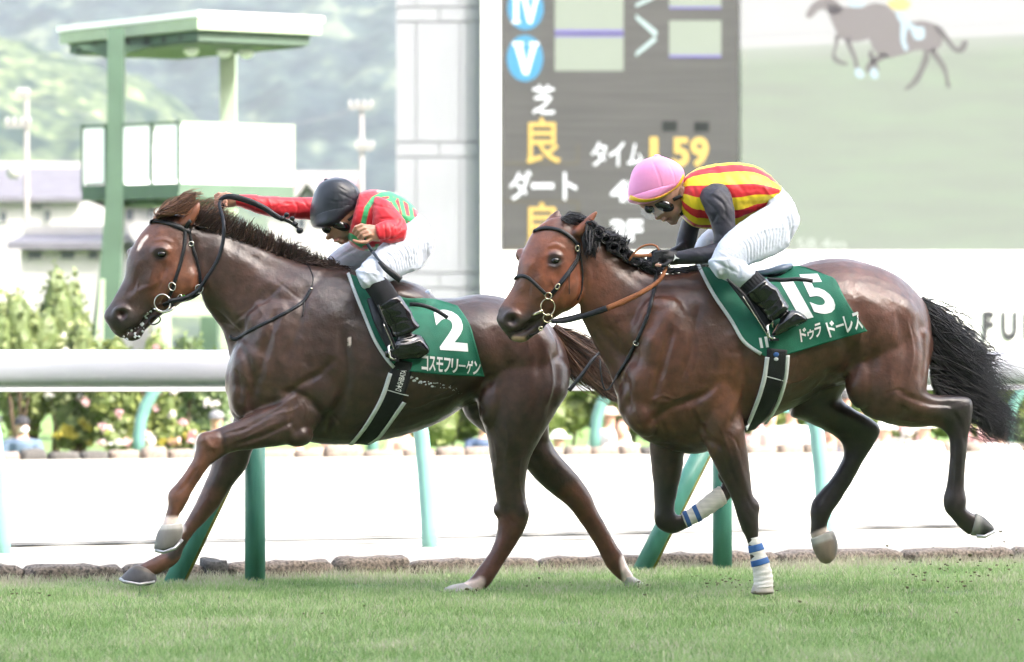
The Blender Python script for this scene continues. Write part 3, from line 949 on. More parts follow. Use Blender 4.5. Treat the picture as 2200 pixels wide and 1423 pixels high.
def pic(poly, m, dy): 
    import mathutils.geometry as mg
    pl = catmull(np.array(poly + [poly[0]], float), 4)[:-1]
    v = [P(a, b, YB) + [0, dy, 0] for a, b in pl]
    tri = mg.tessellate_polygon([[Vector((a, b, 0)) for a, b in pl]])
    return mesh_obj("picture_shape", v, [tuple(t) for t in tri], m, sb, False)
pic([(1592, 76), (1640, 72), (1800, 66), (2200, 46), (2200, 50), (1800, 70), (1640, 78), (1592, 82)], m_pl, .096)
m_ph2 = led("pictured dark legs", (.28, .26, .27), .085)
for k, poly in enumerate([
 [(1731,32),(1738,18),(1750,4),(1768,-6),(1790,-4),(1806,10),(1812,22),(1796,30),(1782,28),(1770,20),(1758,24),(1746,36),(1737,39)],          # head
 [(1782,6),(1808,14),(1850,16),(1886,20),(1900,44),(1892,70),(1866,84),(1836,90),(1806,82),(1792,56),(1780,26)],                             # body
 [(1806,76),(1800,98),(1794,116),(1804,128),(1822,136),(1816,140),(1796,134),(1788,120),(1794,96),(1794,76)],
 [(1826,82),(1834,104),(1842,126),(1846,148),(1838,150),(1834,128),(1824,106),(1816,86)],
 ]): pic(poly, m_ph if k < 2 else m_ph2, .094)
for k, poly in enumerate([
 [(1842,40),(1852,18),(1878,6),(1906,12),(1926,30),(1950,46),(1980,44),(2008,52),(2026,76),(2022,98),(2000,112),(1974,106),(1944,116),(1908,124),(1882,112),(1868,84),(1858,58)],
 [(2004,50),(2022,58),(2038,78),(2050,96),(2060,102),(2072,86),(2080,92),(2074,108),(2060,114),(2046,106),(2030,86),(2016,68)],
 [(1896,112),(1880,122),(1866,134),(1860,150),(1868,156),(1876,140),(1894,130),(1910,120)],
 [(1872,104),(1880,124),(1888,146),(1882,160),(1874,158),(1876,142),(1866,118)],
 [(1988,104),(1982,128),(1974,150),(1958,176),(1944,190),(1952,192),(1974,176),(1986,152),(1998,124)],
 [(2008,102),(2022,124),(2034,146),(2040,176),(2044,186),(2034,186),(2030,160),(2018,138),(1998,112)],
 ]): pic(poly, m_ph if k == 0 else m_ph2, .090)
pic([(1926,24),(1942,30),(1956,48),(1974,60),(1984,72),(1976,80),(1962,72),(1950,56),(1938,50),(1928,38)], m_pw, .086)
pic([(1936,50),(1950,58),(1946,84),(1952,104),(1944,108),(1936,86)], m_pw, .085)
pic([(1956,60),(1984,58),(1986,82),(1966,84)], m_pw, .084)
pic([(1906,4),(1926,-4),(1946,-2),(1958,8),(1948,20),(1930,22),(1914,16)], m_py, .082)
pic([(1822,-8),(1850,-6),(1858,8),(1846,16),(1826,12)], m_pw, .083)
pic([(1838,148),(1846,146),(1858,160),(1850,168),(1838,162)], m_pw, .084); pic([(1872,148),(1882,146),(1888,164),(1878,170),(1870,160)], m_pw, .084)
m_time = led("pictured time figures", (.75, .8, .75), .12)
ch("58.4m", 1712, 512, 1818, 536, m_time, .0, .09)
m_grey_l = mat("grey raised letters", (0.016, 0.016, 0.02), .8)
ch("F", 2110, 668, 2136, 732, m_grey_l, .065, -.06, "sign_letter"); ch("U", 2150, 668, 2186, 734, m_grey_l, .065, -.06, "sign_letter"); ch("K", 2198, 668, 2236, 732, m_grey_l, .065, -.06, "sign_letter")

# ------------------------------------------------------------------ green judge tower
m_tg = mat("green painted steel", (0.045, 0.082, 0.055), .55, .08, 2)
m_tg_lit = mat("sunlit green painted steel", (0.25, 0.31, 0.22), .55, .06, 2)  # paler copy of the tower's green; sunlight put into its colour
m_roofw = mat("white roof edge", (0.80, 0.81, 0.78), .5)
m_tp = mat("white balustrade panel", (0.82, 0.83, 0.85), .5, .02, 1)
m_dk = mat("dark opening", (0.03, 0.04, 0.035), .8)
m_lamp = mat("round frosted lamp", (0.75, 0.76, 0.78), .3)
YT = 60.0
def hgt(py, Y=YT): return CZ + (HY - py) * Y / F
C0 = P(425, 790, YT); Lx = P(128, 790, 62.7) - C0; Rx = P(690, 790, 61.0) - C0
C0[2] = Lx[2] = Rx[2] = 0
def tw(u, v, z): 
    p = C0 + Lx * u + Rx * v; return (p[0], p[1], z)
def tbox(mb, u0, u1, v0, v1, z0, z1):
    return mb.pts8([tw(u0, v0, z0), tw(u0, v1, z0), tw(u1, v1, z0), tw(u1, v0, z0), tw(u0, v0, z1), tw(u0, v1, z1), tw(u1, v1, z1), tw(u1, v0, z1)])
twr = empty("judge_tower", tw(.6, .5, 0), "green steel judges tower with flat roof and white panelled platform", "tower")
mb = MB(); tbox(mb, -.01, 1.01, -.01, 1.01, hgt(36), hgt(24)); mb.obj("roof", m_roofw, twr)
mb = MB(); tbox(mb, 0, 1, 0, 1, hgt(63), hgt(37)); mb.obj("roof_fascia", m_tg_lit, twr)
mb = MB(); tbox(mb, .04, .97, .05, .95, hgt(86), hgt(64)); rb = mb.obj("roof_beam", m_tg, twr)
mb = MB(); tbox(mb, .06, .95, .07, .93, hgt(90), hgt(87)); mb.obj("soffit", m_tg, twr)
for u, rr_ in ((.16, .05), (.28, .07), (.40, .10), (.55, .11), (.78, .11), (.90, .07)):
    c = np.array(tw(u, .05, hgt(76)))
    ld = np.array(tw(1, 0, 0)) - np.array(tw(0, 0, 0)); ld /= np.linalg.norm(ld); nn = np.array([ld[1], -ld[0], 0]); nn = nn if nn[1] < 0 else -nn
    v = [c + nn * .012 + ld * rr_ * math.cos(t) + np.array([0, 0, rr_ * math.sin(t)]) for t in np.linspace(0, 2 * math.pi, 16, endpoint=False)]
    mesh_obj("bolt_hole", v, [tuple(range(16))], m_dk, twr, False)
for v_, px_ in ((.35, 0), (.62, 0), (.8, 0)):
    mb = MB(); mb.ell(tw(.35, v_, hgt(95)), (.14, .14, .10)); mb.obj("ceiling_lamp", m_lamp, twr, True)
# columns: tapered leaning post on the left face, rear post
def post(pts, w, d, m, name="column"):
    mb = MB(); vs = []; fs = []
    for (px, py, Y, ww) in pts:
        c = P(px, py, Y); k = ww / 2 * Y / F
        vs += [c + [-k, -d / 2, 0], c + [k, -d / 2, 0], c + [k, d / 2, 0], c + [-k, d / 2, 0]]
    for i in range(len(pts) - 1):
        for k in range(4):
            k2 = (k + 1) % 4; fs.append((i * 4 + k, (i + 1) * 4 + k, (i + 1) * 4 + k2, i * 4 + k2))
    n = len(pts); fs += [(0, 1, 2, 3), (n * 4 - 1, n * 4 - 2, n * 4 - 3, n * 4 - 4)]
    mb.add(vs, fs); return mb.obj(name, m, twr)
yg = HY + CZ * F / 61.3
post([(249, 62, 61.0, 32), (250, 120, 61.0, 34), (250, 300, 61.0, 34), (248, 430, 61.0, 38), (238, 600, 61.0, 46), (222, 750, 61.0, 56), (205, yg, 61.0, 66)], 0, .35, m_tg)
post([(222, 600, 60.9, 10), (214, 750, 60.9, 18), (205, yg, 60.9, 26)], 0, .3, m_tg_lit, "brace")
post([(490, 90, 62.6, 34), (491, 300, 62.6, 32), (492, 640, 62.6, 34), (492, yg - 6, 62.6, 34)], 0, .35, m_tg_lit)
post([(350, 640, 60.7, 30), (350, yg, 60.7, 34)], 0, .3, m_tg_lit)
post([(452, 640, 62.0, 34), (442, yg, 62.0, 46)], 0, .3, m_tg)
post([(388, 420, 61.6, 26), (388, 660, 61.6, 26)], 0, .3, m_tg, "column")
# roof knee brackets
mb = MB(); a = P(160, 98, 61.2); b = P(232, 126, 61.1); c = P(232, 98, 61.1)
mb.add([a, b, c, a + [0, .2, 0], b + [0, .2, 0], c + [0, .2, 0]], [(0, 1, 2), (5, 4, 3), (0, 3, 4, 1), (1, 4, 5, 2), (2, 5, 3, 0)]); mb.obj("bracket", m_tg, twr)
mb = MB(); a = P(330, 98, 61.0); b = P(267, 116, 61.1); c = P(267, 98, 61.1)
mb.add([a, b, c, a + [0, .2, 0], b + [0, .2, 0], c + [0, .2, 0]], [(0, 2, 1), (3, 4, 5), (0, 1, 4, 3), (1, 2, 5, 4), (2, 0, 3, 5)]); mb.obj("bracket", m_tg, twr)
# platform
C1 = P(384, 790, 60.2); L1 = P(176, 790, 61.3) - C1; R1v = P(632, 790, 61.2) - C1
C1[2] = L1[2] = R1v[2] = 0
def pw_(u, v, z): p = C1 + L1 * u + R1v * v; return (p[0], p[1], z)
def pbox(mb, u0, u1, v0, v1, z0, z1):
    return mb.pts8([pw_(u0, v0, z0), pw_(u0, v1, z0), pw_(u1, v1, z0), pw_(u1, v0, z0), pw_(u0, v0, z1), pw_(u0, v1, z1), pw_(u1, v1, z1), pw_(u1, v0, z1)])
mb = MB(); pbox(mb, 0, 1, 0, 1, hgt(424), hgt(392)); mb.obj("platform_beam", m_tg, twr)
mb = MB(); pbox(mb, .35, .9, .1, .9, hgt(436), hgt(425)); mb.obj("platform_beam", m_tg, twr)
z0, z1 = hgt(391), hgt(266)
for (u0, u1) in ((.02, .24), (.31, .57), (.76, .97)):
    mb = MB(); pbox(mb, u0, u1, .004, .02, z0 + .05, z1); mb.obj("white_panel", m_tp, twr)
for (v0, v1) in ((.02, .322), (.328, .655), (.661, .975)):
    mb = MB(); pbox(mb, .004, .02, v0, v1, z0, z1); mb.obj("white_panel", m_tp, twr)
for u in (-.01, .27, .58, .74, .985):
    mb = MB(); pbox(mb, u, u + .022, -.004, .012, z0 - .1, z1 + .08); mb.obj("panel_frame", m_tg, twr)
mb = MB(); pbox(mb, -.01, 1.0, -.01, .016, z1 + .02, z1 + .06); mb.obj("hand_rail", m_tg, twr)
mb = MB(); pbox(mb, -.01, .012, -.01, 1.0, z1 + .02, z1 + .06); mb.obj("hand_rail", m_tg_lit, twr)
for v in (0.0, .985):
    mb = MB(); pbox(mb, -.006, .014, v, v + .014, z0, z1 + .05); mb.obj("panel_frame", m_tg_lit, twr)
mb = MB(); pbox(mb, .98, .995, 0, 1, z0, z1); mb.obj("rear_panel", m_tp, twr)
mb = MB(); pbox(mb, 0, 1, .98, .995, z0, z1); mb.obj("rear_panel", m_tp, twr)
# low beam
mb = MB(); quadbox(mb, 330, 646, 640, 680, 60.9, .3); mb.obj("tie_beam", m_tg_lit, twr)

# ------------------------------------------------------------------ houses, poles
m_roofg = mat("grey tile roof", (0.085, 0.082, 0.10), .8, .12, 1.5); m_roofp = mat("rose tile roof", (0.17, 0.10, 0.115), .8, .1, 1.5)
m_hw = mat("off white house wall", (0.27, 0.265, 0.265), .8, .05, 1); m_win = mat("dark house window", (0.05, 0.06, 0.07), .2)
def house(px0, px1, pe, pr, pb, Y, dep, m_r, label, wins, m_w=None, gable=False):
    c = P((px0 + px1) / 2, pb, Y); h = empty("house", (c[0], Y + dep / 2, 0), label, "house")
    a = P(px0, pe, Y); b = P(px1, pe, Y); ze = a[2]; zr = P(0, pr, Y)[2]
    mb = MB(); mb.pts8([(a[0] + .4, Y, -.2), (b[0] - .4, Y, -.2), (b[0] - .4, Y + dep, -.2), (a[0] + .4, Y + dep, -.2), (a[0] + .4, Y, ze), (b[0] - .4, Y, ze), (b[0] - .4, Y + dep, ze), (a[0] + .4, Y + dep, ze)])
    mb.obj("wall", m_w or m_hw, h)
    mb = MB(); t = .25
    if gable:
        xm = (a[0] + b[0]) / 2
        v = [(a[0], Y - .5, ze), (xm, Y - .5, zr), (b[0], Y - .5, ze), (a[0], Y + dep + .5, ze), (xm, Y + dep + .5, zr), (b[0], Y + dep + .5, ze)]
        v += [(x_, y_, z_ - t) for x_, y_, z_ in v]
        mb.add(v, [(0, 1, 4, 3), (1, 2, 5, 4), (6, 9, 10, 7), (7, 10, 11, 8), (0, 6, 7, 1), (1, 7, 8, 2), (3, 4, 10, 9), (4, 5, 11, 10), (0, 3, 9, 6), (2, 8, 11, 5)])
        mb.obj("roof", m_r, h)
        mg_ = MB(); mg_.add([(a[0] + .4, Y, ze - .002), (b[0] - .4, Y, ze - .002), (xm, Y, zr - .35)], [(0, 1, 2)]); mg_.obj("gable", m_w or m_hw, h)
    else:
        ym = Y + dep / 2
        v = [(a[0], Y - .6, ze), (b[0], Y - .6, ze), (b[0], ym, zr), (a[0], ym, zr), (b[0], Y + dep + .6, ze), (a[0], Y + dep + .6, ze)]
        v += [(x_, y_, z_ - t) for x_, y_, z_ in v]
        mb.add(v, [(0, 1, 2, 3), (3, 2, 4, 5), (9, 8, 7, 6), (11, 10, 8, 9), (0, 6, 7, 1), (5, 4, 10, 11), (0, 3, 9, 6), (3, 5, 11, 9), (1, 7, 8, 2), (2, 8, 10, 4)])
        mb.obj("roof", m_r, h)
        mr = MB(); mr.box(((a[0] + b[0]) / 2, ym, zr + .1), ((b[0] - a[0]) / 2, .25, .18)); mr.obj("ridge", m_hw, h)
    for (x0, y0, x1, y1) in wins:
        mw = MB(); quadbox(mw, x0, y0, x1, y1, Y - .05, .1); f = mw.obj("window", m_win, h)
        mw = MB()
        for (q0, r0, q1, r1) in ((x0 - 2, y0 - 2, x1 + 2, y0), (x0 - 2, y1, x1 + 2, y1 + 2), (x0 - 2, y0, x0, y1), (x1, y0, x1 + 2, y1)): quadbox(mw, q0, r0, q1, r1, Y - .1, .12)
        mw.obj("frame", m_hw, f)
    return h
house(-160, 186, 425, 342, 500, 170, 14, m_roofg, "white house with broad grey roof at the left edge behind a utility pole", [(0, 455, 14, 478), (70, 442, 92, 450), (96, 452, 108, 476)])
house(150, 345, 436, 418, 500, 190, 8, m_hw, "long white shed with small windows seen between the tower legs", [(158, 448, 170, 470), (200, 448, 212, 470), (270, 448, 286, 474), (318, 448, 332, 470)])
house(20, 250, 522, 492, 560, 120, 8, m_roofg, "low building with pale grey roof below the grassy bank", [(60, 540, 90, 556), (130, 540, 160, 556), (190, 540, 210, 556)])
house(560, 760, 432, 366, 520, 175, 12, m_roofp, "house with rose tiled roof just right of the tower platform", [(600, 450, 620, 474), (660, 446, 680, 470), (720, 450, 736, 470)])
house(610, 712, 446, 382, 540, 140, 10, m_hw, "white gabled house behind the near jockey's outstretched arm", [(640, 470, 655, 490)], gable=True)
house(740, 900, 448, 415, 520, 185, 12, m_roofg, "small grey roofed house in front of the scoreboard column", [(760, 462, 780, 480), (800, 462, 820, 480)])
bank = strip("grass_bank", K2, 60, K2, 110, -60, 60, 20, 6, .6, 1.2, m_lawn)
m_pole = mat("weathered concrete pole", (0.17, 0.16, 0.155), .8, .05, 3)
def upole(px, py0, Y, arms, label):
    b = P(px, 790, Y); b[2] = 0; e_ = empty("utility_pole", b, label, "utility pole")
    top = P(px, py0, Y); mb = MB(); mb.tube([b - [0, 0, .3], top], [.15, .10], 10); mb.obj("pole", m_pole, e_, True)
    for (py, x0, x1) in arms:
        a = P(x0, py, Y); c = P(x1, py, Y); mb = MB(); mb.box((a + c) / 2 + [0, -.2, 0], ((c[0] - a[0]) / 2, .06, .08)); arm = mb.obj("cross_arm", m_pole, e_)
        for t in (.05, .35, .65, .95):
            q = a + (c - a) * t + np.array([0, -.2, .22]); mb = MB(); mb.ell(q, (.09, .09, .16), None, 8, 6); mb.obj("insulator", m_hw, arm, True)
    return top
t1 = upole(57, 195, 150, [(208, 40, 62), (271, 14, 66)], "pale utility pole with two short arms at the left edge")
t2 = upole(777, 222, 165, [(232, 750, 800), (320, 765, 802)], "pale utility pole with crossbar rising behind the near jockey's helmet")
mb = MB(); mb.ell(P(30, 368, 149), (.35, .3, .35)); tag(mb.obj("satellite_dish", m_hw, None, True), "white satellite dish on the broad grey roof", "satellite dish")
m_wire = mat("pale cable", (0.10, 0.10, 0.11), .6)
for k, (dy, sag) in enumerate(((0, 1.0), (.25, 1.4), (-2.2, 1.2))):
    a = t1 + [0, 0, -.4 + dy]; b = t2 + [0, 0, -.4 + dy]
    mb = MB(); mb.tube([a + (b - a) * t - np.array([0, 0, sag * 4 * t * (1 - t)]) for t in np.linspace(0, 1, 14)], .009, 5)
    tag(mb.obj("overhead_cable", m_wire, None, True), ["thin overhead cable at the top of the two utility poles", "thin overhead cable a little above the pole crossbars", "lowest thin overhead cable between the two utility poles"][k], "cable", "overhead cables")

# ------------------------------------------------------------------ garden: bushes, flowers, hedge
def leafmat(name, c1, c2, tr=.3):
    m, N, L, B = new_mat(name)
    at = N.new("ShaderNodeAttribute"); at.attribute_name = "rnd"
    r = N.new("ShaderNodeValToRGB"); r.color_ramp.elements[0].color = (*c1, 1); r.color_ramp.elements[1].color = (*c2, 1)
    L.new(at.outputs["Fac"], r.inputs[0]); L.new(r.outputs[0], B.inputs["Base Color"]); B.inputs["Roughness"].default_value = .55
    t = N.new("ShaderNodeBsdfTranslucent"); x = N.new("ShaderNodeMixShader"); x.inputs[0].default_value = tr
    L.new(r.outputs[0], t.inputs[0]); L.new(B.outputs[0], x.inputs[1]); L.new(t.outputs[0], x.inputs[2]); L.new(x.outputs[0], N["Material Output"].inputs[0])
    return m
m_lf = [leafmat("dark green leaves", (0.05, 0.09, 0.03), (0.15, 0.20, 0.07)), leafmat("mid green leaves", (0.09, 0.13, 0.04), (0.24, 0.27, 0.11)), leafmat("yellow green leaves", (0.09, 0.13, 0.03), (0.22, 0.25, 0.07))]
m_fl = {"pink": leafmat("pink petals", (.55, .30, .33), (.75, .55, .55)), "white": leafmat("white petals", (.65, .6, .58), (.8, .78, .75)), "yellow": leafmat("yellow petals", (.42, .34, .05), (.55, .50, .12)), "red": leafmat("red petals", (.35, .03, .06), (.5, .08, .10))}
m_twig = mat("brown stem", (0.09, 0.06, 0.04), .9)
def leaves(name, blobs, n, size, m, parent, seed, shell=.55, core=0.0):
    "blobs: (centre, radii); leaf quads spread through them"
    g = np.random.default_rng(seed)
    tot = sum(b[1][0] * b[1][2] for b in blobs); V = []; R = []
    for c, r in blobs:
        k = max(6, int(n * r[0] * r[2] / tot))
        d = g.normal(size=(k, 3)); d /= np.linalg.norm(d, axis=1)[:, None]
        rad = shell + (1 - shell) * g.uniform(0, 1, k) ** .7
        clump = 0.72 + .5 * np.array([mnoise.noise(Vector((float(q[0]) * 2.3 + seed, float(q[1]) * 2.3, float(q[2]) * 2.3))) for q in d])
        p = np.array(c) + d * np.array(r) * (rad * clump)[:, None]
        p[:, 2] = np.maximum(p[:, 2], .03)
        a = g.normal(size=(k, 3)); a /= np.linalg.norm(a, axis=1)[:, None]
        b = np.cross(a, g.normal(size=(k, 3))); b /= np.linalg.norm(b, axis=1)[:, None]
        s = size * g.uniform(.6, 1.3, k)[:, None]
        V.append(np.stack([p - a * s, p - b * s * .55, p + a * s, p + b * s * .55], 1).reshape(-1, 3)); R.append(np.repeat(g.uniform(0, 1, k), 4))
    V = np.concatenate(V); R = np.concatenate(R); nq = len(V) // 4
    Fq = [tuple(q) for q in np.arange(nq * 4).reshape(-1, 4).tolist()]
    if core:
        cb = MB()
        for c, r in blobs: cb.ell((c[0], c[1], max(c[2], .05)), (r[0] * core, r[1] * core, r[2] * core), None, 10, 7)
        cv = np.array(cb.v); cv += np.array([tuple(mnoise.noise_vector(Vector((float(p[0]) * 4, float(p[1]) * 4, float(p[2]) * 4)))) for p in cv]) * .07
        Fq += [tuple(i + len(V) for i in q) for q in cb.f]; V = np.concatenate([V, cv]); R = np.concatenate([R, np.full(len(cv), .1)])
    return mesh_obj(name, V, Fq, m, parent, False, {"rnd": R})
def bush(px, pytop, Y, wpx, mi, label, flowers=None, seed=0, kind="bush", group=None, nl=900):
    b = P(px, 790, Y); s = Y / F; h = CZ + (HY - pytop) * s; w = wpx * s / 2
    e_ = empty(kind, (b[0], Y, 0), label, "bush", group)
    g = random.Random(seed)
    blobs = [((b[0] + g.uniform(-.5, .5) * w, Y + g.uniform(-.4, .4) * w, h * g.uniform(.25, .7)), (w * g.uniform(.4, .65), w * g.uniform(.4, .6), h * g.uniform(.22, .34))) for _ in range(9)]
    blobs.append(((b[0], Y, h * .72), (w * .5, w * .5, h * .3)))
    leaves("foliage", blobs, int(nl * 2.2), .05 + .02 * w, m_lf[mi], e_, seed + 1, .5, .62)
    mb = MB()
    for k in range(6):
        q = blobs[k][0]; mb.tube([(b[0] + g.uniform(-.06, .06), Y + g.uniform(-.06, .06), -.1), ((b[0] + q[0]) / 2, Y, q[2] * .5), q], [.03, .02, .008], 5)
    mb.obj("stem", m_twig, e_, True)
    if flowers:
        for j, (fc, nf) in enumerate(flowers):
            fb = []
            for k in range(nf):
                q = g.choice(blobs); t = g.uniform(0, 6.28); p = (q[0][0] + q[1][0] * math.cos(t) * .8, q[0][1] - q[1][1] * .8, max(.15, q[0][2] + q[1][2] * math.sin(t) * .8))
                fb.append((p, (.09, .07, .07)))
            leaves("blossom", fb, nf * 26, .045, m_fl[fc], e_, seed + 50 + j, .2)
    return e_
YG = 50.0
specs = [
 (-60, 520, 50, 240, 2, "leafy green bush cut by the left edge above the rail", [("white", 8)]),
 (40, 600, 47.5, 190, 1, "leafy green bush behind the man in the dark cap", [("white", 6)]),
 (120, 540, 51, 150, 1, "tall dark green bush with a rounded head left of the tower leg", None),
 (70, 640, 48.5, 170, 2, "yellow green bush with pale blossoms low at the left", [("white", 10)]),
 (175, 660, 48, 150, 1, "green bush with red blossoms beside the tower leg", [("red", 7), ("white", 6)]),
 (250, 700, 47, 170, 2, "broad green bush in front of the tower foot", [("pink", 4)]),
 (330, 690, 47, 130, 2, "light green bush right of the bent post", [("pink", 5), ("white", 6)]),
 (400, 700, 49, 150, 0, "dark green bush under the near horse's jaw", None),
 (470, 740, 47, 130, 0, "dark bush beside the near horse's chest", [("white", 6)]),
 (165, 890, 47.2, 120, 2, "low yellow flowering clump by the seated man", [("yellow", 14)]),
 (265, 885, 46.4, 130, 2, "low clump with round white and pink blossoms", [("pink", 9), ("white", 10)]),
 (390, 905, 46.6, 140, 2, "low yellow green clump with orange tinged blossoms", [("yellow", 10), ("pink", 5)]),
 (1760, 905, 47.5, 130, 2, "low clump of pink flowers behind the bay horse's hind legs", [("pink", 24)]),
 (1930, 915, 47.5, 170, 2, "wide low bed of pink and white flowers under the black tail", [("pink", 26), ("white", 20)]),
 (2090, 905, 47.5, 130, 2, "pink flower clump near the tip of the black tail", [("pink", 26)]),
 (1630, 900, 47.5, 120, 2, "pink flower clump under the bay horse's belly", [("pink", 20)]),
 (2150, 850, 50, 110, 0, "dark shrub at the right edge below the rail", None),
]
for i, s_ in enumerate(specs):
    bush(*s_[:6], flowers=s_[6], seed=20 + i, kind="flowering_bush" if s_[6] else "bush", nl=1100 if s_[3] > 120 and s_[1] < 800 else 500)
# clipped hedge behind the spectators
hd = empty("hedge", P(1300, 900, 52), "long yellow green hedge beneath the scoreboard behind the spectators", "hedge")
bl = []
g = random.Random(3)
x = -1.6
while x < 9.5:
    bl.append(((x, 53 + g.uniform(-.3, .3), g.uniform(.3, .5)), (.55, .5, g.uniform(.42, .6)))); bl.append(((x + .2, 52.9, g.uniform(.75, 1.0)), (.5, .45, g.uniform(.35, .5)))); x += .42
hf = leaves("foliage", bl, 34000, .055, m_lf[2], hd, 5, .35, .66)
mb = MB()
for k in range(24):
    x = -1.4 + k * .47; mb.tube([(x, 53, -.1), (x + .1, 53, .6), (x - .05, 53, 1.1)], [.03, .02, .01], 5)
mb.obj("stem", m_twig, hd, True)
# trees behind the garden at left
# ------------------------------------------------------------------ seated spectators
m_skin = mat("skin", (0.50, 0.30, 0.22), .5, .05, 20, sss=.1)
def cloth(c): return mat("cloth", c, .85, .08, 25)
def spectator(px, pyh, Y, shirt, hat, label, pants=(.2, .2, .24), seed=0, hair_c=(.02, .015, .012), lean=0.0, brim=False, mask=False):
    g = random.Random(seed); s = Y / F
    hz = CZ + (HY - pyh) * s; b = P(px, 790, Y)
    e_ = empty("person", (b[0], Y, 0), label, "person", "spectators in the garden across the track")
    hx = b[0] + lean
    zs = hz - .27          # shoulder height
    mb = MB()
    mb.ell((hx, Y - .02, hz - .06), (.085, .10, .125)); mb.tube([(hx, Y, hz - .22), (hx, Y, hz - .1)], .07, 10)
    mb.tube([(b[0], Y + .02, zs - .50), (b[0], Y + .02, zs - .22), (hx, Y, zs), (hx, Y, zs + .06)], [.14, .15, .15, .07], 12)
    hn = {}
    for sx in (-1, 1):
        sh = np.array([hx + sx * .19, Y, zs - .03]); el = np.array([b[0] + sx * (.26 + g.uniform(0, .05)), Y - .1, zs - .30]); ha = np.array([b[0] + sx * .12, Y - .34, zs - .36])
        hn[sx] = (sh, el, ha)
        mb.tube([sh - [sx * .08, 0, 0], sh, el, ha], [.06, .06, .045, .03], 8); mb.ell(ha + [0, -.05, 0], (.045, .06, .03), None, 8, 6)
        hp = np.array([b[0] + sx * .1, Y, zs - .5]); kn = np.array([b[0] + sx * .16, Y - .42, zs - .44]); ft = np.array([b[0] + sx * .16, Y - .38, zs - .88])
        mb.tube([hp, kn, ft], [.09, .07, .045], 8); mb.ell(ft + [0, -.08, 0], (.045, .12, .04), None, 8, 6)
    v, nn, f = remesh(mb, .025, 2)
    mesh_obj("body", v, f, m_skin, e_)
    mb = MB(); mb.tube([(b[0], Y + .02, zs - .52), (b[0], Y + .02, zs - .22), (hx, Y, zs), (hx, Y, zs + .05)], [.165, .175, .17, .08], 14)
    for sx in (-1, 1): sh, el, ha = hn[sx]; mb.tube([sh - [sx * .08, 0, 0], sh, (sh + el) / 2 + [0, 0, 0], el], [.075, .08, .07, .062], 10)
    v, nn, f = remesh(mb, .03, 2); mesh_obj("shirt", v, f, cloth(shirt), e_)
    mb = MB()
    for sx in (-1, 1):
        hp = np.array([b[0] + sx * .1, Y, zs - .5]); kn = np.array([b[0] + sx * .16, Y - .42, zs - .44]); mb.tube([hp, kn, kn + [0, .03, -.35]], [.115, .09, .06], 10)
    v, nn, f = remesh(mb, .03, 2); mesh_obj("trousers", v, f, cloth(pants), e_)
    mb = MB()
    if hat:
        mb.ell((hx, Y - .01, hz - .01), (.105, .115, .085)); mb.ell((hx, Y - (.10 if not brim else .0), hz - .03), (.09 if not brim else .19, .11 if not brim else .19, .012)); mb.obj("hat", cloth(hat), e_, True)
    else:
        mb.ell((hx, Y + .02, hz - .03), (.10, .105, .12)); mb.obj("hair", mat("hair", hair_c, .5), e_, True)
    if mask:
        mb = MB(); mb.ell((hx + .03, Y - .07, hz - .11), (.065, .06, .05)); mb.obj("face_mask", cloth((.8, .8, .8)), e_, True)
    return e_
W_ = (.75, .74, .73)
specs = [
 (48, 905, 46.2, (.09, .13, .19), (.02, .02, .025), "man in dark cap, white mask and blue grey shirt seated at the left edge", (.1, .1, .15), 0, True),
 (465, 893, 46.4, (.6, .6, .62), (.16, .16, .17), "person in grey hat half hidden by the near horse's knee", (.2, .2, .2), 0, False),
 (700, 925, 46.6, (.55, .40, .33), None, "person in tan shirt seated below the near horse's belly", (.1, .1, .12), 0, False),
 (640, 930, 46.6, W_, None, "person in white shirt seated behind the green post", (.05, .06, .12), 0, False),
 (870, 905, 46.8, (.6, .36, .30), None, "person in salmon shirt beside the sunlit post", (.4, .3, .25), 0, False),
 (1040, 905, 47.2, (.06, .09, .16), (.25, .25, .05), "person in navy shirt seen behind the near horse's thigh", (.1, .1, .1), 0, False),
 (1200, 935, 47.0, W_, W_, "person in white hat bending down between the two horses", W_, 1, False),
 (1310, 885, 47.3, W_, (.6, .45, .40), "person in white dress right of the bent post", W_, 1, False),
 (1335, 915, 46.9, (.65, .5, .45), None, "brown haired person in pale peach top below the bay horse's chest", W_, 0, False),
 (1655, 885, 47.2, (.62, .42, .38), None, "person in peach top seen behind the girth of the bay horse", W_, 0, False),
 (1700, 878, 47.4, W_, (.15, .55, .50), "person in turquoise sun hat and white shirt", (.3, .3, .35), 1, False),
 (1815, 850, 47.5, (.60, .33, .25), (.05, .05, .05), "person in orange top glimpsed between the bay horse's hind legs", W_, 0, False),
 (1900, 915, 47.0, W_, W_, "person in white hat seated under the bay horse's hock", W_, 1, False),
 (1985, 912, 47.2, W_, (.7, .62, .6), "person in white seated left of the raised hind leg", W_, 1, False),
 (2150, 915, 47.0, (.75, .72, .72), None, "dark haired person in white at the right edge of the garden", (.1, .1, .1), 0, False),
 (1785, 920, 47.0, (.05, .05, .07), None, "person in black behind the bay horse's far leg", (.05, .05, .05), 0, False),
]
for i, (px, py, Y, sh, ht, lb, pn, br, mk) in enumerate(specs):
    spectator(px, py, Y - 1.2, sh, ht, lb, pn, i, brim=bool(br), mask=mk, hair_c=(.12, .05, .03) if "brown" in lb else (.02, .015, .012))

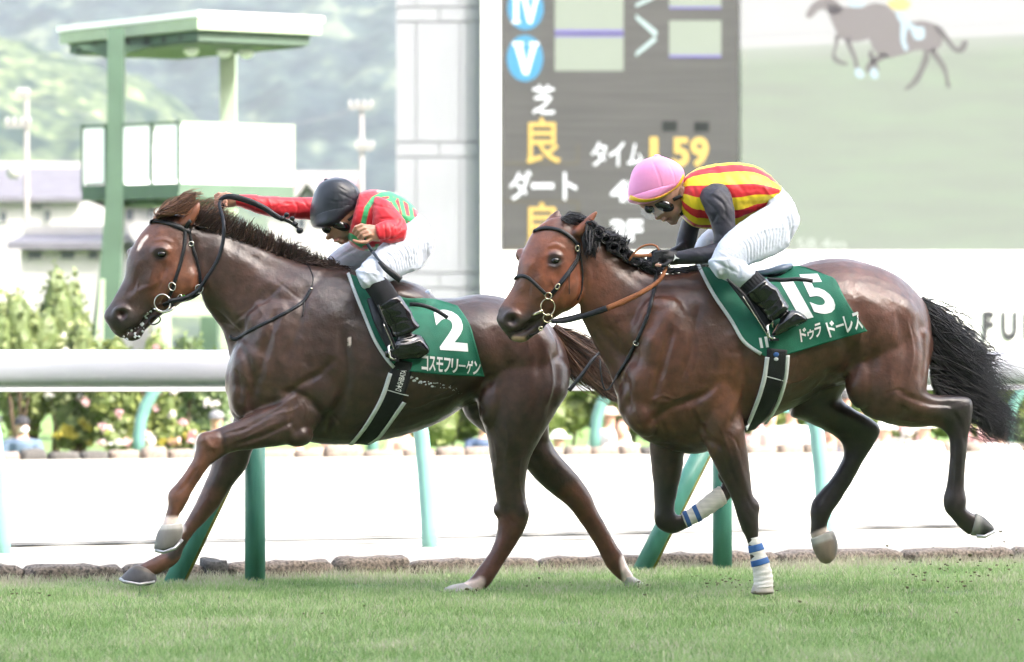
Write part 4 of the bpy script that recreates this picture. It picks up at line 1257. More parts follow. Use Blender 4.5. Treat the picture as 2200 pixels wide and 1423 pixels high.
# ------------------------------------------------------------------ haze
m_haze = bpy.data.materials.new("summer haze"); m_haze.use_nodes = True
N = m_haze.node_tree.nodes; L = m_haze.node_tree.links
N.remove(N["Principled BSDF"])
pv = N.new("ShaderNodeVolumePrincipled"); pv.inputs["Color"].default_value = (.86, .92, 1.0, 1); pv.inputs["Density"].default_value = HAZE
pv.inputs["Anisotropy"].default_value = .0
L.new(pv.outputs[0], N["Material Output"].inputs["Volume"])
if HAZE > 0:
    mb = MB(); mb.box((0, 800, 124.4), (900, 1000, 125.9)); tag(mb.obj("haze", m_haze), kind="stuff")
# ------------------------------------------------------------------ horses
def Yh1(px): return 17.75 + 0.20 * (px - 850) / 425.0
def Yh2(px): return 17.2 + 0.20 * (px - 1600) / 425.0
m_coat = attr_mat("horse coat", .31, "coat", .30, 60, .30, 22, stretch=(1, 1, 1), spec=.6, coat=.10, rough2=.44, sheen=.0)
m_hoof = attr_mat("hoof horn", .55, "coat", .3, 60, .25, 14, stretch=(1, 1, .3))
m_eye = mat("dark eye", (0.008, 0.005, 0.004), .06, spec=.8)
m_shoe = mat("worn steel shoe", (.45, .45, .46), .4, .2, 30, metal=.8)
m_blk = mat("black leather", (0.012, 0.013, 0.016), .38, .3, 30, .15, 120)
m_brl = mat("tan leather rein", (0.30, 0.105, 0.04), .5, .15, 30, .2, 200)
m_steel = mat("polished steel", (.75, .72, .66), .18, metal=1.0)
m_foam = mat("saliva foam", (.62, .65, .68), .3, .2, 90, .6, 160, sss=.1)
m_band = mat("white leg bandage", (.74, .71, .68), .85, .12, 14, .5, 160, stretch=(.4, .4, 6))
m_bluet = mat("blue tape stripe", (.04, .12, .34), .7, .1, 40)
DK = (0.034, 0.020, 0.016); 

def horse(name, label, Yf, parts, bulges, strokes, coat_base, spots, voxel=.0085, lumpseed=0, soft_region=None, veins=()):
    mb = MB()
    for st, kw in parts: loft(mb, st, Yf, **kw)
    for b in bulges: bulge(mb, *b[:6], Yf, *(b[6:]))
    v, nn, f = remesh(mb, voxel, 5, .5)
    v = relax(v, f, Yf, soft_region)
    nn = vnormals(v, f); nn = nn if (nn[:, 1] * (v[:, 1] - v[:, 1].mean())).sum() > 0 else -nn
    v = carve(v, nn, [(a, b * 1.15, c * 1.05) for a, b, c in strokes], Yf)
    v = carve(v, nn, [(a, b * 1.1, c * 1.5) for a, b, c in veins], Yf)
    nn = vnormals(v, f); nn = nn if (nn[:, 1] * (v[:, 1] - v[:, 1].mean())).sum() > 0 else -nn
    v = lump(v, nn, .0035, 7.0, lumpseed); v = lump(v, nn, .0016, 24.0, lumpseed + 5)
    q = proj(v)
    c = paint(q, coat_base, spots) * np.array([1.30, 1.12, 1.06])
    return v, f, c, q

def relax(v, faces, Yf, region, it=16):
    if region is None: return v
    f = np.array([q for q in faces if len(q) == 4]); e = np.concatenate([f[:, [0, 1]], f[:, [1, 2]], f[:, [2, 3]], f[:, [3, 0]]])
    q = proj(v); w = np.zeros(len(v))
    for (x0, y0, x1, y1, s) in region:
        w = np.maximum(w, sstep(q[:, 0], x0 - s, x0 + s) * (1 - sstep(q[:, 0], x1 - s, x1 + s)) * sstep(q[:, 1], y0 - s, y0 + s) * (1 - sstep(q[:, 1], y1 - s, y1 + s)))
    cnt = np.zeros(len(v)); np.add.at(cnt, e[:, 0], 1)
    for k in range(it):
        for lam in (.6, -.58):
            s_ = np.zeros_like(v); np.add.at(s_, e[:, 0], v[e[:, 1]])
            v = v + (s_ / np.maximum(cnt, 1)[:, None] - v) * (lam * w)[:, None]
    return v

def eyeball(parent, px, py, Yf, surf, r=.021):
    p, n = surf.hit(px, py)
    mb = MB(); mb.ell(p + np.array([0, .010, 0]), (r * 1.1, r * .85, r * .8)); o = mb.obj("eye", m_eye, parent, True)
    return p

# ================= horse with number 2
torso = [(500,760,488,850,0,.10),(520,705,500,895,0,.17),(560,640,540,915,0,.22),(620,600,600,935,0,.25),(690,572,660,950,0,.27),(760,580,740,957,0,.30),
 (830,610,815,948,0,.32),(900,638,890,930,0,.33),(970,640,955,902,0,.32),(1035,632,1010,868,0,.30),(1090,642,1060,855,0,.29),(1140,662,1110,860,0,.28),(1185,702,1150,880,0,.25),(1213,745,1190,880,0,.18),(1226,790,1215,835,0,.08)]
neck = [(395,474,428,600,0,.065),(440,487,436,648,0,.07),(490,502,455,680,0,.085),(550,526,475,708,0,.10),(610,552,488,745,0,.13),(650,564,498,790,0,.17),(700,572,520,850,0,.20)]
head = [(396,462,418,520,0,.05),(345,466,430,560,0,.07),(310,492,433,600,0,.085),(286,527,426,630,0,.095),(273,560,402,645,0,.092),(267,595,372,658,0,.075),(254,622,350,664,0,.060),(240,648,340,672,0,.052),(225,668,330,680,0,.052)]
muz = [(240,650,338,670,0,.05),(222,678,312,690,0,.055),(236,704,296,700,0,.05),(245,716,284,712,0,.034),(256,724,270,721,0,.02)]
jaw = [(335,655,385,655,0,.055),(318,674,350,674,0,.045),(302,692,328,694,0,.036),(287,706,312,711,0,.034),(274,718,302,727,0,.032),(268,725,288,733,0,.018)]
ear = [(383,482,414,486,-.04,.03),(396,463,424,470,-.05,.026),(410,448,430,452,-.055,.018),(424,433,430,436,-.055,.006)]
ear_f = [(372,466,398,470,.05,.03),(388,452,412,456,.06,.024),(404,440,420,444,.06,.008)]
fn = [(560,800,700,900,-.13,.12),(590,850,650,945,-.16,.11),(555,880,605,957,-.17,.085),(515,900,545,966,-.17,.066),(470,919,507,970,-.17,.055),(438,932,486,978,-.17,.050),(423,956,470,988,-.17,.044),(416,985,446,1006,-.17,.036),(398,1014,428,1034,-.17,.033),
 (378,1040,414,1056,-.17,.034),(361,1060,405,1074,-.17,.040),(361,1086,394,1094,-.17,.036),(355,1108,384,1110,-.17,.032),(348,1128,390,1126,-.17,.036),(347,1140,386,1138,-.17,.030)]
ff = [(510,870,640,930,.12,.10),(485,945,570,950,.14,.085),(459,978,546,962,.14,.075),(450,1014,529,1007,.14,.068),(434,1050,500,1043,.14,.055),(419,1083,470,1090,.14,.048),(405,1109,442,1120,.14,.038),(388,1138,416,1146,.14,.034),(372,1163,396,1178,.14,.036),
 (350,1187,382,1208,.14,.042),(326,1200,352,1228,.14,.036),(307,1210,334,1236,.14,.034),(292,1216,326,1240,.14,.03)]
hn = [(1010,700,1222,790,-.10,.15),(1015,800,1221,840,-.12,.17),(1025,870,1203,872,-.14,.155),(1046,941,1170,928,-.16,.12),(1052,980,1140,985,-.16,.095),(1060,1030,1129,1040,-.16,.070),(1065,1080,1131,1078,-.16,.056),(1069,1120,1137,1104,-.16,.052),
 (1066,1150,1126,1142,-.16,.042),(1056,1178,1104,1178,-.16,.036),(1041,1203,1086,1205,-.16,.034),(1024,1226,1067,1234,-.16,.036),(1008,1245,1050,1260,-.16,.04),(988,1256,1030,1276,-.16,.034)]
hf = [(1000,780,1180,850,.10,.14),(992,879,1180,935,.12,.13),(1040,930,1185,950,.14,.12),(1110,985,1197,972,.14,.10),(1150,1030,1225,1003,.14,.075),(1189,1065,1247,1028,.14,.06),(1224,1093,1268,1060,.14,.055),(1244,1118,1283,1094,.14,.044),(1264,1147,1298,1122,.14,.036),
 (1284,1182,1317,1157,.14,.034),(1301,1214,1338,1190,.14,.038),(1318,1235,1348,1214,.14,.040),(1336,1250,1360,1236,.14,.034)]
parts = [(torso, dict(n=36, cap=.12)), (neck, dict(n=28)), (head, dict(n=28, cap=.2)), (muz, dict(n=20, cap=.3)), (jaw, dict(n=18, cap=.3)), (ear, dict(n=12, cap=.3)), (ear_f, dict(n=12, cap=.3)), (fn, dict(n=22)), (ff, dict(n=22)), (hn, dict(n=24)), (hf, dict(n=22))]
bulges = [(612,770,-.17,80,135,.085,-20),(690,825,-.17,70,72,.10,10),(524,842,-.09,34,58,.10,0),(514,820,.07,24,58,.10,0),(392,604,-.045,40,44,.048,0),(345,540,-.062,24,17,.03,-15),(284,546,.06,12,15,.035,0),(262,676,-.04,22,20,.022,0),
 (1110,760,-.14,90,90,.14,0),(1060,860,-.19,32,60,.07,10),(1165,800,-.10,45,90,.13,0),(640,935,-.19,34,26,.07,0),(1096,1095,-.16,38,26,.045,0),(448,952,-.17,27,26,.042,0),(440,585,-.02,24,60,.06,-20),(850,640,0,90,40,.22,8)]
# grooves and ridges: (polyline, width px, metres)
S1 = [
 ([(448,650),(490,700),(530,735),(575,760)],14,-.012), ([(470,640),(530,690),(600,720)],22,.008),
 ([(500,735),(530,770),(545,830),(535,880)],9,-.016), ([(470,505),(560,560),(640,600)],16,-.008), ([(590,610),(560,680),(520,735)],20,-.014),
 ([(600,650),(580,720),(560,790),(545,850)],10,-.014), ([(660,610),(640,700),(610,790)],9,-.008),
 ([(555,880),(600,860),(640,830),(690,800),(720,770)],8,-.012), ([(730,700),(745,790),(730,870),(690,925),(660,945)],13,-.022),
 ([(600,840),(640,845),(680,870),(700,910)],7,-.008), ([(640,850),(625,900),(640,935)],7,-.008),
 ([(618,870),(560,905),(500,935)],5,-.007), ([(640,900),(570,935),(500,958)],5,-.009), ([(600,885),(540,920),(480,945)],5,.004),
 ([(436,938),(448,955),(470,968)],6,.006), ([(470,920),(480,950),(478,975)],5,-.006),
 ([(425,1000),(400,1040),(380,1062)],4,-.005), ([(440,1000),(418,1035)],3,-.004),
 ([(490,700),(560,650),(620,600)],4,-.004),
 # face
 ([(360,560),(345,600),(330,640)],9,-.009), ([(385,560),(372,590),(355,630),(338,655)],6,.006), ([(310,560),(300,600),(285,640)],14,-.006), ([(330,520),(350,515),(372,524)],4,.005),
 ([(300,620),(275,650)],8,.005), ([(262,676)],10,-.030), ([(330,536),(345,533),(364,541)],3,.003), ([(332,556),(347,560),(362,553)],2.5,.005), ([(268,716),(295,704),(318,682),(335,668)],4,-.016), ([(246,668),(262,660),(280,668)],4,.006), ([(240,712),(270,716),(300,708)],3,-.004), ([(300,690),(325,672),(340,664)],5,-.008),
 ([(350,600),(330,612),(305,622),(292,628)],5,.004), ([(330,580),(318,612)],3,.003), ([(425,590),(424,620),(405,642)],6,-.009), ([(412,500),(420,560),(432,600)],8,-.008),
 # barrel and quarters
 ([(760,640),(790,720),(800,800),(790,880)],30,-.006), ([(1000,690),(1020,760),(1050,830),(1045,870)],16,-.014), ([(1040,870),(1010,900),(985,905)],14,-.012),
 ([(1060,700),(1090,780),(1100,850)],16,-.007), ([(1150,720),(1160,800),(1150,880),(1120,950)],12,-.010), ([(1190,740),(1196,820),(1175,900)],8,-.008), ([(1050,910),(1075,960),(1080,1020)],9,-.008),
 ([(1100,960),(1108,1020),(1104,1070)],8,-.008), ([(1060,1000),(1068,1060)],5,.006), ([(1085,1080),(1092,1110),(1108,1130)],6,-.007), ([(1112,1140),(1085,1190),(1058,1230)],5,-.005), ([(1125,1080),(1128,1110)],5,.005),
 ([(830,900),(900,885),(960,860),(1010,830)],12,-.004), ([(590,760),(610,790)],6,.003), ([(640,780),(670,800),(720,790)],6,.003), ([(560,590),(600,640),(650,680)],26,.005),
 ([(700,880),(705,910),(695,935)],10,-.008), ([(505,790),(515,830),(512,870)],7,-.012), ([(850,660),(860,760),(850,880)],40,.004), ([(920,700),(930,860)],40,.004),
]
V1 = [([(700,900),(716,915),(720,935)],2.5,-.004),([(712,890),(728,906),(734,930)],2.5,-.003),([(1020,880),(1010,895),(995,902)],2.5,-.003),([(470,690),(500,700),(520,720)],2.5,-.003),([(455,660),(480,680),(500,700)],2,-.003),([(600,905),(560,925),(520,945)],2,.003),([(650,860),(660,880),(655,900)],2,.003),([(520,800),(524,840),(518,870)],2.5,-.003),([(1060,940),(1068,980),(1066,1010)],2,.003),([(420,560),(426,585),(424,610)],2,-.003),([(540,640),(580,700),(600,760)],3,.002),([(1180,760),(1188,820),(1176,870)],2.5,.003),([(930,850),(960,838),(980,820)],2,.003),([(505,790),(530,815),(545,850)],2,.003),([(560,905),(590,890),(620,885),(650,870)],2,.003),([(480,930),(520,918),(560,915)],1.8,.002),([(860,880),(900,872),(930,860),(965,850),(985,835)],2,.003),([(900,872),(915,890)],1.8,.002),
 ([(350,570),(342,590),(350,610),(340,630)],2,.003),([(362,575),(356,600),(340,618)],1.8,.002),([(300,600),(292,625),(296,640)],1.8,.002),([(395,1040),(412,1015),(436,992)],2,.003),([(1120,980),(1114,1030),(1122,1070)],2,.003),([(1085,900),(1092,950),(1084,990)],2,.003),
 ([(640,720),(655,740),(648,770)],2,.002),([(700,760),(722,765),(740,785)],2,.002),([(560,760),(575,790),(570,820)],2,.003),([(1130,720),(1140,760)],2,.002),([(1000,740),(1012,780)],3,-.003),([(590,600),(640,640),(660,660)],2,-.002)]
V2 = [([(1560,930),(1580,945),(1588,965)],2.5,-.004),([(1760,850),(1770,835),(1790,828)],2.5,-.003),([(1300,700),(1325,720),(1340,750)],2.5,-.003),([(1640,840),(1680,826),(1720,818),(1745,800)],2,.003),([(1470,860),(1480,885),(1475,910)],2,.003),([(1360,870),(1366,900),(1380,925)],2.5,-.003),([(1950,690),(1962,760),(1950,820)],2.5,.003),([(1248,580),(1252,610),(1246,635)],2,-.003),([(1420,900),(1430,930),(1450,955)],2.5,-.004),([(1480,680),(1500,740),(1490,800)],3,.002),([(1930,900),(1960,905),(1990,900)],2,.003),([(1400,860),(1425,850),(1450,858),(1470,850)],2,.003),([(1540,900),(1560,950),(1575,1000)],2,.003),([(1410,990),(1415,1050)],2,.002),([(1560,880),(1575,905)],2,.002),([(1900,848),(1925,838),(1945,842)],2,-.003),([(1930,872),(1945,876),(1950,884)],2,-.003),
 ([(1195,575),(1186,600),(1192,620),(1180,640)],2,.003),([(1150,600),(1142,625),(1146,645)],1.8,.002),([(1700,860),(1740,840),(1765,815)],2,.003),([(1440,690),(1460,710),(1455,750)],2,.002),([(1990,880),(2030,876),(2050,890)],2,.003),([(1520,730),(1535,760),(1530,800)],2,-.002),([(1835,660),(1850,700),(1846,740)],2,.002)]
BR = (0.115, 0.046, 0.024); RED = (0.17, 0.062, 0.028); BK = (0.014, 0.010, 0.010)
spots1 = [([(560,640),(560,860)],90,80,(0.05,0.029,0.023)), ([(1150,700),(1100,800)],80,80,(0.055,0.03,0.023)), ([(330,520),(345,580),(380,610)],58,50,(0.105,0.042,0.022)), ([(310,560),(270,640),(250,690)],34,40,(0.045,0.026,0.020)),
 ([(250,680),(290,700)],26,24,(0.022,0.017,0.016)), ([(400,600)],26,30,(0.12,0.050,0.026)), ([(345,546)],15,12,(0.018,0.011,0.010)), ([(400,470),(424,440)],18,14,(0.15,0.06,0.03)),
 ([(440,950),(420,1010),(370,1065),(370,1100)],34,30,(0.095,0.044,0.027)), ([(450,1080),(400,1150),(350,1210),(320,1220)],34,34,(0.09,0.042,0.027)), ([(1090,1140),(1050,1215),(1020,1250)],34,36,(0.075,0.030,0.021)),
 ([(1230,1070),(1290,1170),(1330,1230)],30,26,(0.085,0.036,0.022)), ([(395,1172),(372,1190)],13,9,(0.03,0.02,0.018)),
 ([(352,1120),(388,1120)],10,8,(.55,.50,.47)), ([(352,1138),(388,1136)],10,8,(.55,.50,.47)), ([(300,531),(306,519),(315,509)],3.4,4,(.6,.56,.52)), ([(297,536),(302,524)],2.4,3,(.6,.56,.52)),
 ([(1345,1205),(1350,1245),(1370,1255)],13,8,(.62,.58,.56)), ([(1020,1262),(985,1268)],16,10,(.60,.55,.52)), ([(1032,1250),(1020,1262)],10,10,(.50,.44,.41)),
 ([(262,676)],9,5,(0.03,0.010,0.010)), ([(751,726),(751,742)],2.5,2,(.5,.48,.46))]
v, f, c, q = horse("horse", "", Yh1, parts, bulges, S1, DK, spots1, lumpseed=3, soft_region=[(470,540,1230,900,30),(430,480,700,760,15)], veins=V1)
H1 = empty("horse", (P(850, 1270, 17.8)[0], 17.8, 0), "dark chestnut racehorse with a small white forehead mark, galloping in front under number 2", "horse", "galloping racehorses")
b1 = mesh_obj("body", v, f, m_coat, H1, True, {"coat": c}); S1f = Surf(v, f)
eyeball(H1, 347, 546, Yh1, S1f)
def hoof(parent, st, Yf, base, spots=(), sole=None, n=20, pw=1.0):
    mb = MB(); loft(mb, st, Yf, n=n, sub=4, cap=.12); v = np.array(mb.v); c = paint(proj(v), base, list(spots))
    o = mesh_obj("hoof", v, mb.f, m_hoof, parent, True, {"coat": c})
    if sole:
        mb = MB(); pts = [P(a, b, Yf(a) + d) for a, b, d in sole]; mb.tube(pts, .009, 8); mb.obj("shoe", m_shoe, o, True)
    return o
GH = (.16, .145, .135)
hoof(H1, [(347,1128,392,1124,-.17,.040),(338,1145,393,1142,-.17,.05),(333,1162,388,1162,-.17,.053),(331,1178,375,1177,-.17,.045),(336,1186,365,1181,-.17,.028)], Yh1, (.17,.16,.15), [([(345,1128),(390,1126)],10,8,(.5,.47,.44))],
     [(334,1183,-.20),(352,1187,-.225),(376,1178,-.225),(391,1160,-.20)])
hoof(H1, [(290,1214,328,1226,.14,.040),(274,1226,335,1236,.14,.052),(262,1238,337,1245,.14,.058),(258,1246,334,1252,.14,.058),(264,1251,322,1257,.14,.045)], Yh1, (.075,.070,.075), [([(288,1214),(330,1226)],7,6,(.15,.12,.10))],
     [(258,1244,.10),(266,1250,.07),(300,1256,.07),(332,1250,.10)])
hoof(H1, [(1000,1252,1036,1276,-.16,.038),(975,1256,1012,1280,-.16,.046),(956,1264,996,1287,-.16,.05),(952,1272,975,1288,-.16,.035)], Yh1, (.42,.39,.37))
hoof(H1, [(1336,1240,1362,1240,.14,.036),(1340,1252,1376,1248,.14,.045),(1346,1262,1388,1258,.14,.05),(1352,1270,1392,1267,.14,.05)], Yh1, (.45,.42,.40))
# foam at the mouth and sweat on the flank
mb = MB(); g_ = random.Random(8)
for (px, py, rx, ry) in ((322,668,10,4),(312,678,6,6),(300,698,9,7),(288,712,10,7),(276,724,12,5),(295,718,6,8),(306,704,4,9),(268,720,8,4)):
    p, n = S1f.hit(px, py)
    if p is not None: [bulge(mb, px + g_.uniform(-rx, rx), py + g_.uniform(-ry, ry), p[1] - Yh1(px) + .006, g_.uniform(1.5, 4.5), g_.uniform(1, 3), .007, Yh1, g_.uniform(0, 90), 8, 6) for _ in range(9)]
v_, n_, f_ = remesh(mb, .003, 1); mesh_obj("foam", v_, f_, m_foam, H1)
mb = MB(); g = random.Random(4)
for k in range(46):
    t = k / 45; px = 878 + 112 * t + g.uniform(-3, 3); py = 812 + 8 * math.sin(t * 5) + 45 * t ** 2.2 + g.uniform(-5, 5)
    p, n = S1f.hit(px, py)
    if p is not None: mb.ell(p, (g.uniform(.003, .013) * (1.1 - t), .003, g.uniform(.002, .007) * (1.2 - t)), None, 8, 5)
mb.obj("sweat_foam", m_foam, H1, True)

# ================= horse with number 15
torso = [(1330,830,1332,890,0,.08),(1350,745,1352,915,0,.17),(1385,672,1385,945,0,.21),(1430,605,1430,965,0,.24),(1490,576,1490,976,0,.26),(1550,580,1545,962,0,.28),(1610,588,1600,930,0,.30),(1680,580,1660,898,0,.32),
 (1740,562,1720,868,0,.32),(1800,554,1770,838,0,.32),(1860,564,1830,825,0,.31),(1920,588,1890,838,0,.30),(1965,624,1940,850,0,.26),(1991,662,1970,850,0,.19),(2000,715,1990,800,0,.10)]
neck = [(1232,490,1250,600,0,.065),(1270,500,1246,672,0,.07),(1310,528,1263,713,0,.085),(1350,558,1285,755,0,.10),(1390,580,1308,800,0,.13),(1430,588,1325,850,0,.17),(1480,584,1350,900,0,.2)]
head = [(1240,474,1256,530,0,.05),(1192,467,1259,570,0,.07),(1150,492,1259,610,0,.085),(1130,525,1249,643,0,.095),(1115,560,1226,666,0,.095),(1108,598,1200,675,0,.077),(1096,625,1186,684,0,.062),(1081,648,1173,690,0,.054),(1068,668,1160,694,0,.054)]
muz = [(1082,650,1170,684,0,.05),(1066,682,1150,690,0,.056),(1072,700,1138,696,0,.052),(1082,713,1124,708,0,.036),(1090,721,1110,717,0,.02)]
jaw = [(1170,670,1215,668,0,.055),(1150,684,1182,690,0,.045),(1132,696,1160,710,0,.038),(1114,710,1142,727,0,.036),(1098,720,1128,736,0,.032),(1092,726,1112,737,0,.018)]
ear = [(1224,500,1256,508,-.05,.03),(1240,484,1268,490,-.06,.028),(1258,468,1276,474,-.07,.018),(1281,452,1286,455,-.08,.005)]
ear_f = [(1164,486,1206,478,.05,.026),(1172,474,1208,468,.055,.024),(1184,462,1205,458,.055,.016),(1196,452,1202,452,.055,.005)]
fn = [(1480,760,1620,860,-.13,.13),(1500,890,1598,895,-.16,.12),(1515,958,1602,940,-.17,.095),(1536,1000,1608,985,-.17,.076),(1554,1037,1612,1025,-.17,.062),(1571,1072,1618,1062,-.17,.052),(1580,1102,1629,1094,-.17,.049),(1590,1133,1631,1126,-.17,.044),(1604,1162,1630,1158,-.17,.034),
 (1612,1200,1640,1194,-.17,.032),(1618,1234,1656,1228,-.17,.036),(1622,1258,1655,1255,-.17,.034)]
ff = [(1400,880,1520,900,.12,.11),(1395,952,1475,962,.14,.085),(1399,1000,1466,1008,.14,.070),(1404,1045,1456,1058,.14,.056),(1406,1088,1449,1095,.14,.050),(1408,1128,1456,1108,.14,.050),(1440,1148,1464,1106,.14,.045),(1474,1136,1462,1106,.14,.034),
 (1515,1112,1500,1084,.14,.033),(1550,1088,1534,1056,.14,.038),(1572,1068,1548,1044,.14,.036),(1578,1048,1550,1034,.14,.032)]
hn = [(1810,640,2000,720,-.10,.15),(1815,760,1998,770,-.12,.17),(1830,850,1992,825,-.15,.155),(1880,899,1992,842,-.16,.13),(1925,914,2000,846,-.16,.105),(1970,919,2020,849,-.16,.085),(2010,917,2052,850,-.16,.068),(2034,932,2086,858,-.16,.054),(2041,952,2089,895,-.16,.047),
 (2041,978,2081,935,-.16,.040),(2038,1005,2076,980,-.16,.036),(2033,1043,2072,1038,-.16,.034),(2026,1076,2077,1072,-.16,.042),(2032,1100,2075,1092,-.16,.038),(2046,1116,2086,1100,-.16,.034),(2063,1137,2094,1104,-.16,.034),(2080,1149,2103,1108,-.16,.034)]
hf = [(1720,780,1850,800,.10,.14),(1694,884,1808,850,.14,.13),(1728,905,1832,878,.14,.11),(1775,927,1865,896,.14,.09),(1806,950,1892,920,.14,.068),(1812,978,1878,956,.14,.052),(1800,1006,1855,990,.14,.042),(1778,1038,1832,1032,.14,.036),(1750,1070,1808,1072,.14,.036),
 (1741,1094,1790,1098,.14,.042),(1742,1122,1778,1124,.14,.036),(1741,1150,1778,1138,.14,.034),(1745,1162,1790,1146,.14,.032)]
parts = [(torso, dict(n=36, cap=.12)), (neck, dict(n=28)), (head, dict(n=28, cap=.2)), (muz, dict(n=20, cap=.3)), (jaw, dict(n=18, cap=.3)), (ear, dict(n=12, cap=.3)), (ear_f, dict(n=12, cap=.3)), (fn, dict(n=22)), (ff, dict(n=22)), (hn, dict(n=24)), (hf, dict(n=22))]
bulges = [(1440,760,-.17,80,130,.085,-15),(1530,845,-.17,68,80,.10,0),(1378,884,-.09,38,58,.10,-20),(1356,860,.07,26,58,.10,0),(1215,620,-.045,40,46,.048,0),(1190,555,-.062,24,18,.03,-15),(1119,548,.06,12,15,.035,0),(1100,688,-.04,22,22,.022,0),
 (1890,700,-.14,90,90,.14,0),(1850,820,-.19,34,60,.07,0),(1945,760,-.10,42,100,.13,0),(1606,1092,-.17,27,28,.042,0),(1260,590,-.02,24,60,.06,-20),(1600,625,0,110,40,.20,4),(1905,870,-.15,60,35,.11,0),(1552,925,-.17,50,40,.10,0)]
S2 = [
 ([(1262,680),(1305,730),(1345,770),(1390,790)],14,-.012), ([(1285,660),(1350,710),(1420,740)],22,.008), ([(1320,560),(1380,610),(1450,640)],16,-.008), ([(1420,640),(1390,710),(1345,780)],20,-.013),
 ([(1345,810),(1350,850),(1350,890)],8,-.014), ([(1450,690),(1430,760),(1410,830),(1395,880)],10,-.013), ([(1500,650),(1490,740),(1460,830)],10,-.008), ([(1385,925),(1420,890),(1460,870),(1510,850),(1545,820)],9,-.012),
 ([(1590,720),(1605,800),(1598,870),(1560,940)],13,-.02), ([(1400,860),(1440,865)],5,.004), ([(1490,890),(1520,940),(1560,970)],8,-.01), ([(1395,955),(1440,960),(1500,968)],7,-.01), ([(1440,880),(1450,930),(1470,960)],14,-.008),
 ([(1540,940),(1565,1000),(1590,1060)],6,-.007), ([(1570,930),(1590,1000),(1605,1060)],6,.005), ([(1590,1080),(1600,1110),(1612,1130)],6,.005), ([(1600,1062),(1622,1100)],4,-.004),
 ([(1205,580),(1190,620),(1175,660)],9,-.009), ([(1230,580),(1215,610),(1200,640),(1180,668)],6,.006), ([(1150,570),(1140,610),(1125,650)],14,-.006), ([(1175,532),(1195,526),(1214,538)],4,.005), ([(1101,690)],11,-.032), ([(1176,549),(1192,545),(1210,555)],3,.003), ([(1178,571),(1193,574),(1208,567)],2.5,.005), ([(1095,718),(1120,712),(1145,698),(1165,686)],3.5,-.012),
 ([(1085,680),(1100,670),(1118,680)],4,.006), ([(1080,712),(1110,716),(1135,706)],3,-.004), ([(1130,700),(1160,684),(1172,676)],5,-.008), ([(1195,620),(1175,632),(1150,642)],5,.004), ([(1252,600),(1248,635),(1230,660)],6,-.009),
 ([(1240,520),(1250,570),(1258,610)],8,-.008), ([(1180,525),(1186,505)],3,.003),
 ([(1780,630),(1800,700),(1830,770),(1830,830)],16,-.014), ([(1700,620),(1720,720),(1710,840)],30,-.006), ([(1840,640),(1870,730),(1880,800)],16,-.007), ([(1925,660),(1945,740),(1940,820),(1925,880)],12,-.009), ([(1975,680),(1985,760),(1975,830)],8,-.008),
 ([(1930,840),(1970,860),(2020,870),(2060,868)],7,-.008), ([(1930,880),(1980,900),(2020,895)],7,-.007), ([(2040,880),(2060,905),(2070,950)],6,-.006), ([(2045,960),(2048,1010),(2045,1060)],4,-.004), ([(2062,900),(2066,960),(2062,1040)],4,.004),
 ([(1640,880),(1700,850),(1760,810)],14,-.005), ([(1770,800),(1800,815),(1830,810)],10,-.01), ([(1650,640),(1660,760),(1650,870)],40,.004), ([(1560,640),(1572,720)],26,-.006), ([(1760,690),(1770,730)],8,-.004), ([(1560,755),(1590,760)],6,-.003),
]
BAY = (0.062, 0.029, 0.019)
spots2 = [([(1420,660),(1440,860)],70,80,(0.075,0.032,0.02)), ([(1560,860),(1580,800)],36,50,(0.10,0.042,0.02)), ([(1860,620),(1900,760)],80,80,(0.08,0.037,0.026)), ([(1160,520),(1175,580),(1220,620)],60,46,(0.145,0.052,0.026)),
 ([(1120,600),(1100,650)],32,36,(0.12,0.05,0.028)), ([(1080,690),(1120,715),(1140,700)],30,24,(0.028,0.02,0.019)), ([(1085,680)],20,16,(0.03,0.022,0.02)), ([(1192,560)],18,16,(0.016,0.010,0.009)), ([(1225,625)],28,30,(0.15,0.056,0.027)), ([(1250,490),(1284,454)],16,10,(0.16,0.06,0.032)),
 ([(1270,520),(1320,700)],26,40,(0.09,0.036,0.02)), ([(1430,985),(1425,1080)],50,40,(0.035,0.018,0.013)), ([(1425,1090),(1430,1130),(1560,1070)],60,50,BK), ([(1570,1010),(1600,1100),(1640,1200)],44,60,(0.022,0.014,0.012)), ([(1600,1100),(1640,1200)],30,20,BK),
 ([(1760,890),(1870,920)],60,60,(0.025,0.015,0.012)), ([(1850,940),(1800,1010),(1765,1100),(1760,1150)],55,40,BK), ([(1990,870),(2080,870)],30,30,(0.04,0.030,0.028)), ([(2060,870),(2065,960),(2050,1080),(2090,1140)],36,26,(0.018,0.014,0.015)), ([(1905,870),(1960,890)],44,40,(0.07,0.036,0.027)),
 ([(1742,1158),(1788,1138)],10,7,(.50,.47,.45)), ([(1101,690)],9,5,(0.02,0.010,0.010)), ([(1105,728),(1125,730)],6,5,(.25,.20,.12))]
v, f, c, q = horse("horse", "", Yh2, parts, bulges, S2, BAY, spots2, lumpseed=17, soft_region=[(1330,540,2000,900,30),(1270,480,1480,780,15)], veins=V2)
H2 = empty("horse", (P(1600, 1290, 17.2)[0], 17.2, 0), "bay racehorse with black legs and white front bandages, galloping behind under number 15", "horse", "galloping racehorses")
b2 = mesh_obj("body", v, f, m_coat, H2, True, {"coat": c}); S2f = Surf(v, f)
eyeball(H2, 1193, 560, Yh2, S2f)
hoof(H2, [(1620,1252,1660,1248,-.17,.040),(1616,1262,1661,1260,-.17,.046),(1613,1274,1663,1273,-.17,.052)], Yh2, (.40,.37,.33), [([(1610,1276),(1665,1276)],4,5,(.15,.13,.10))])
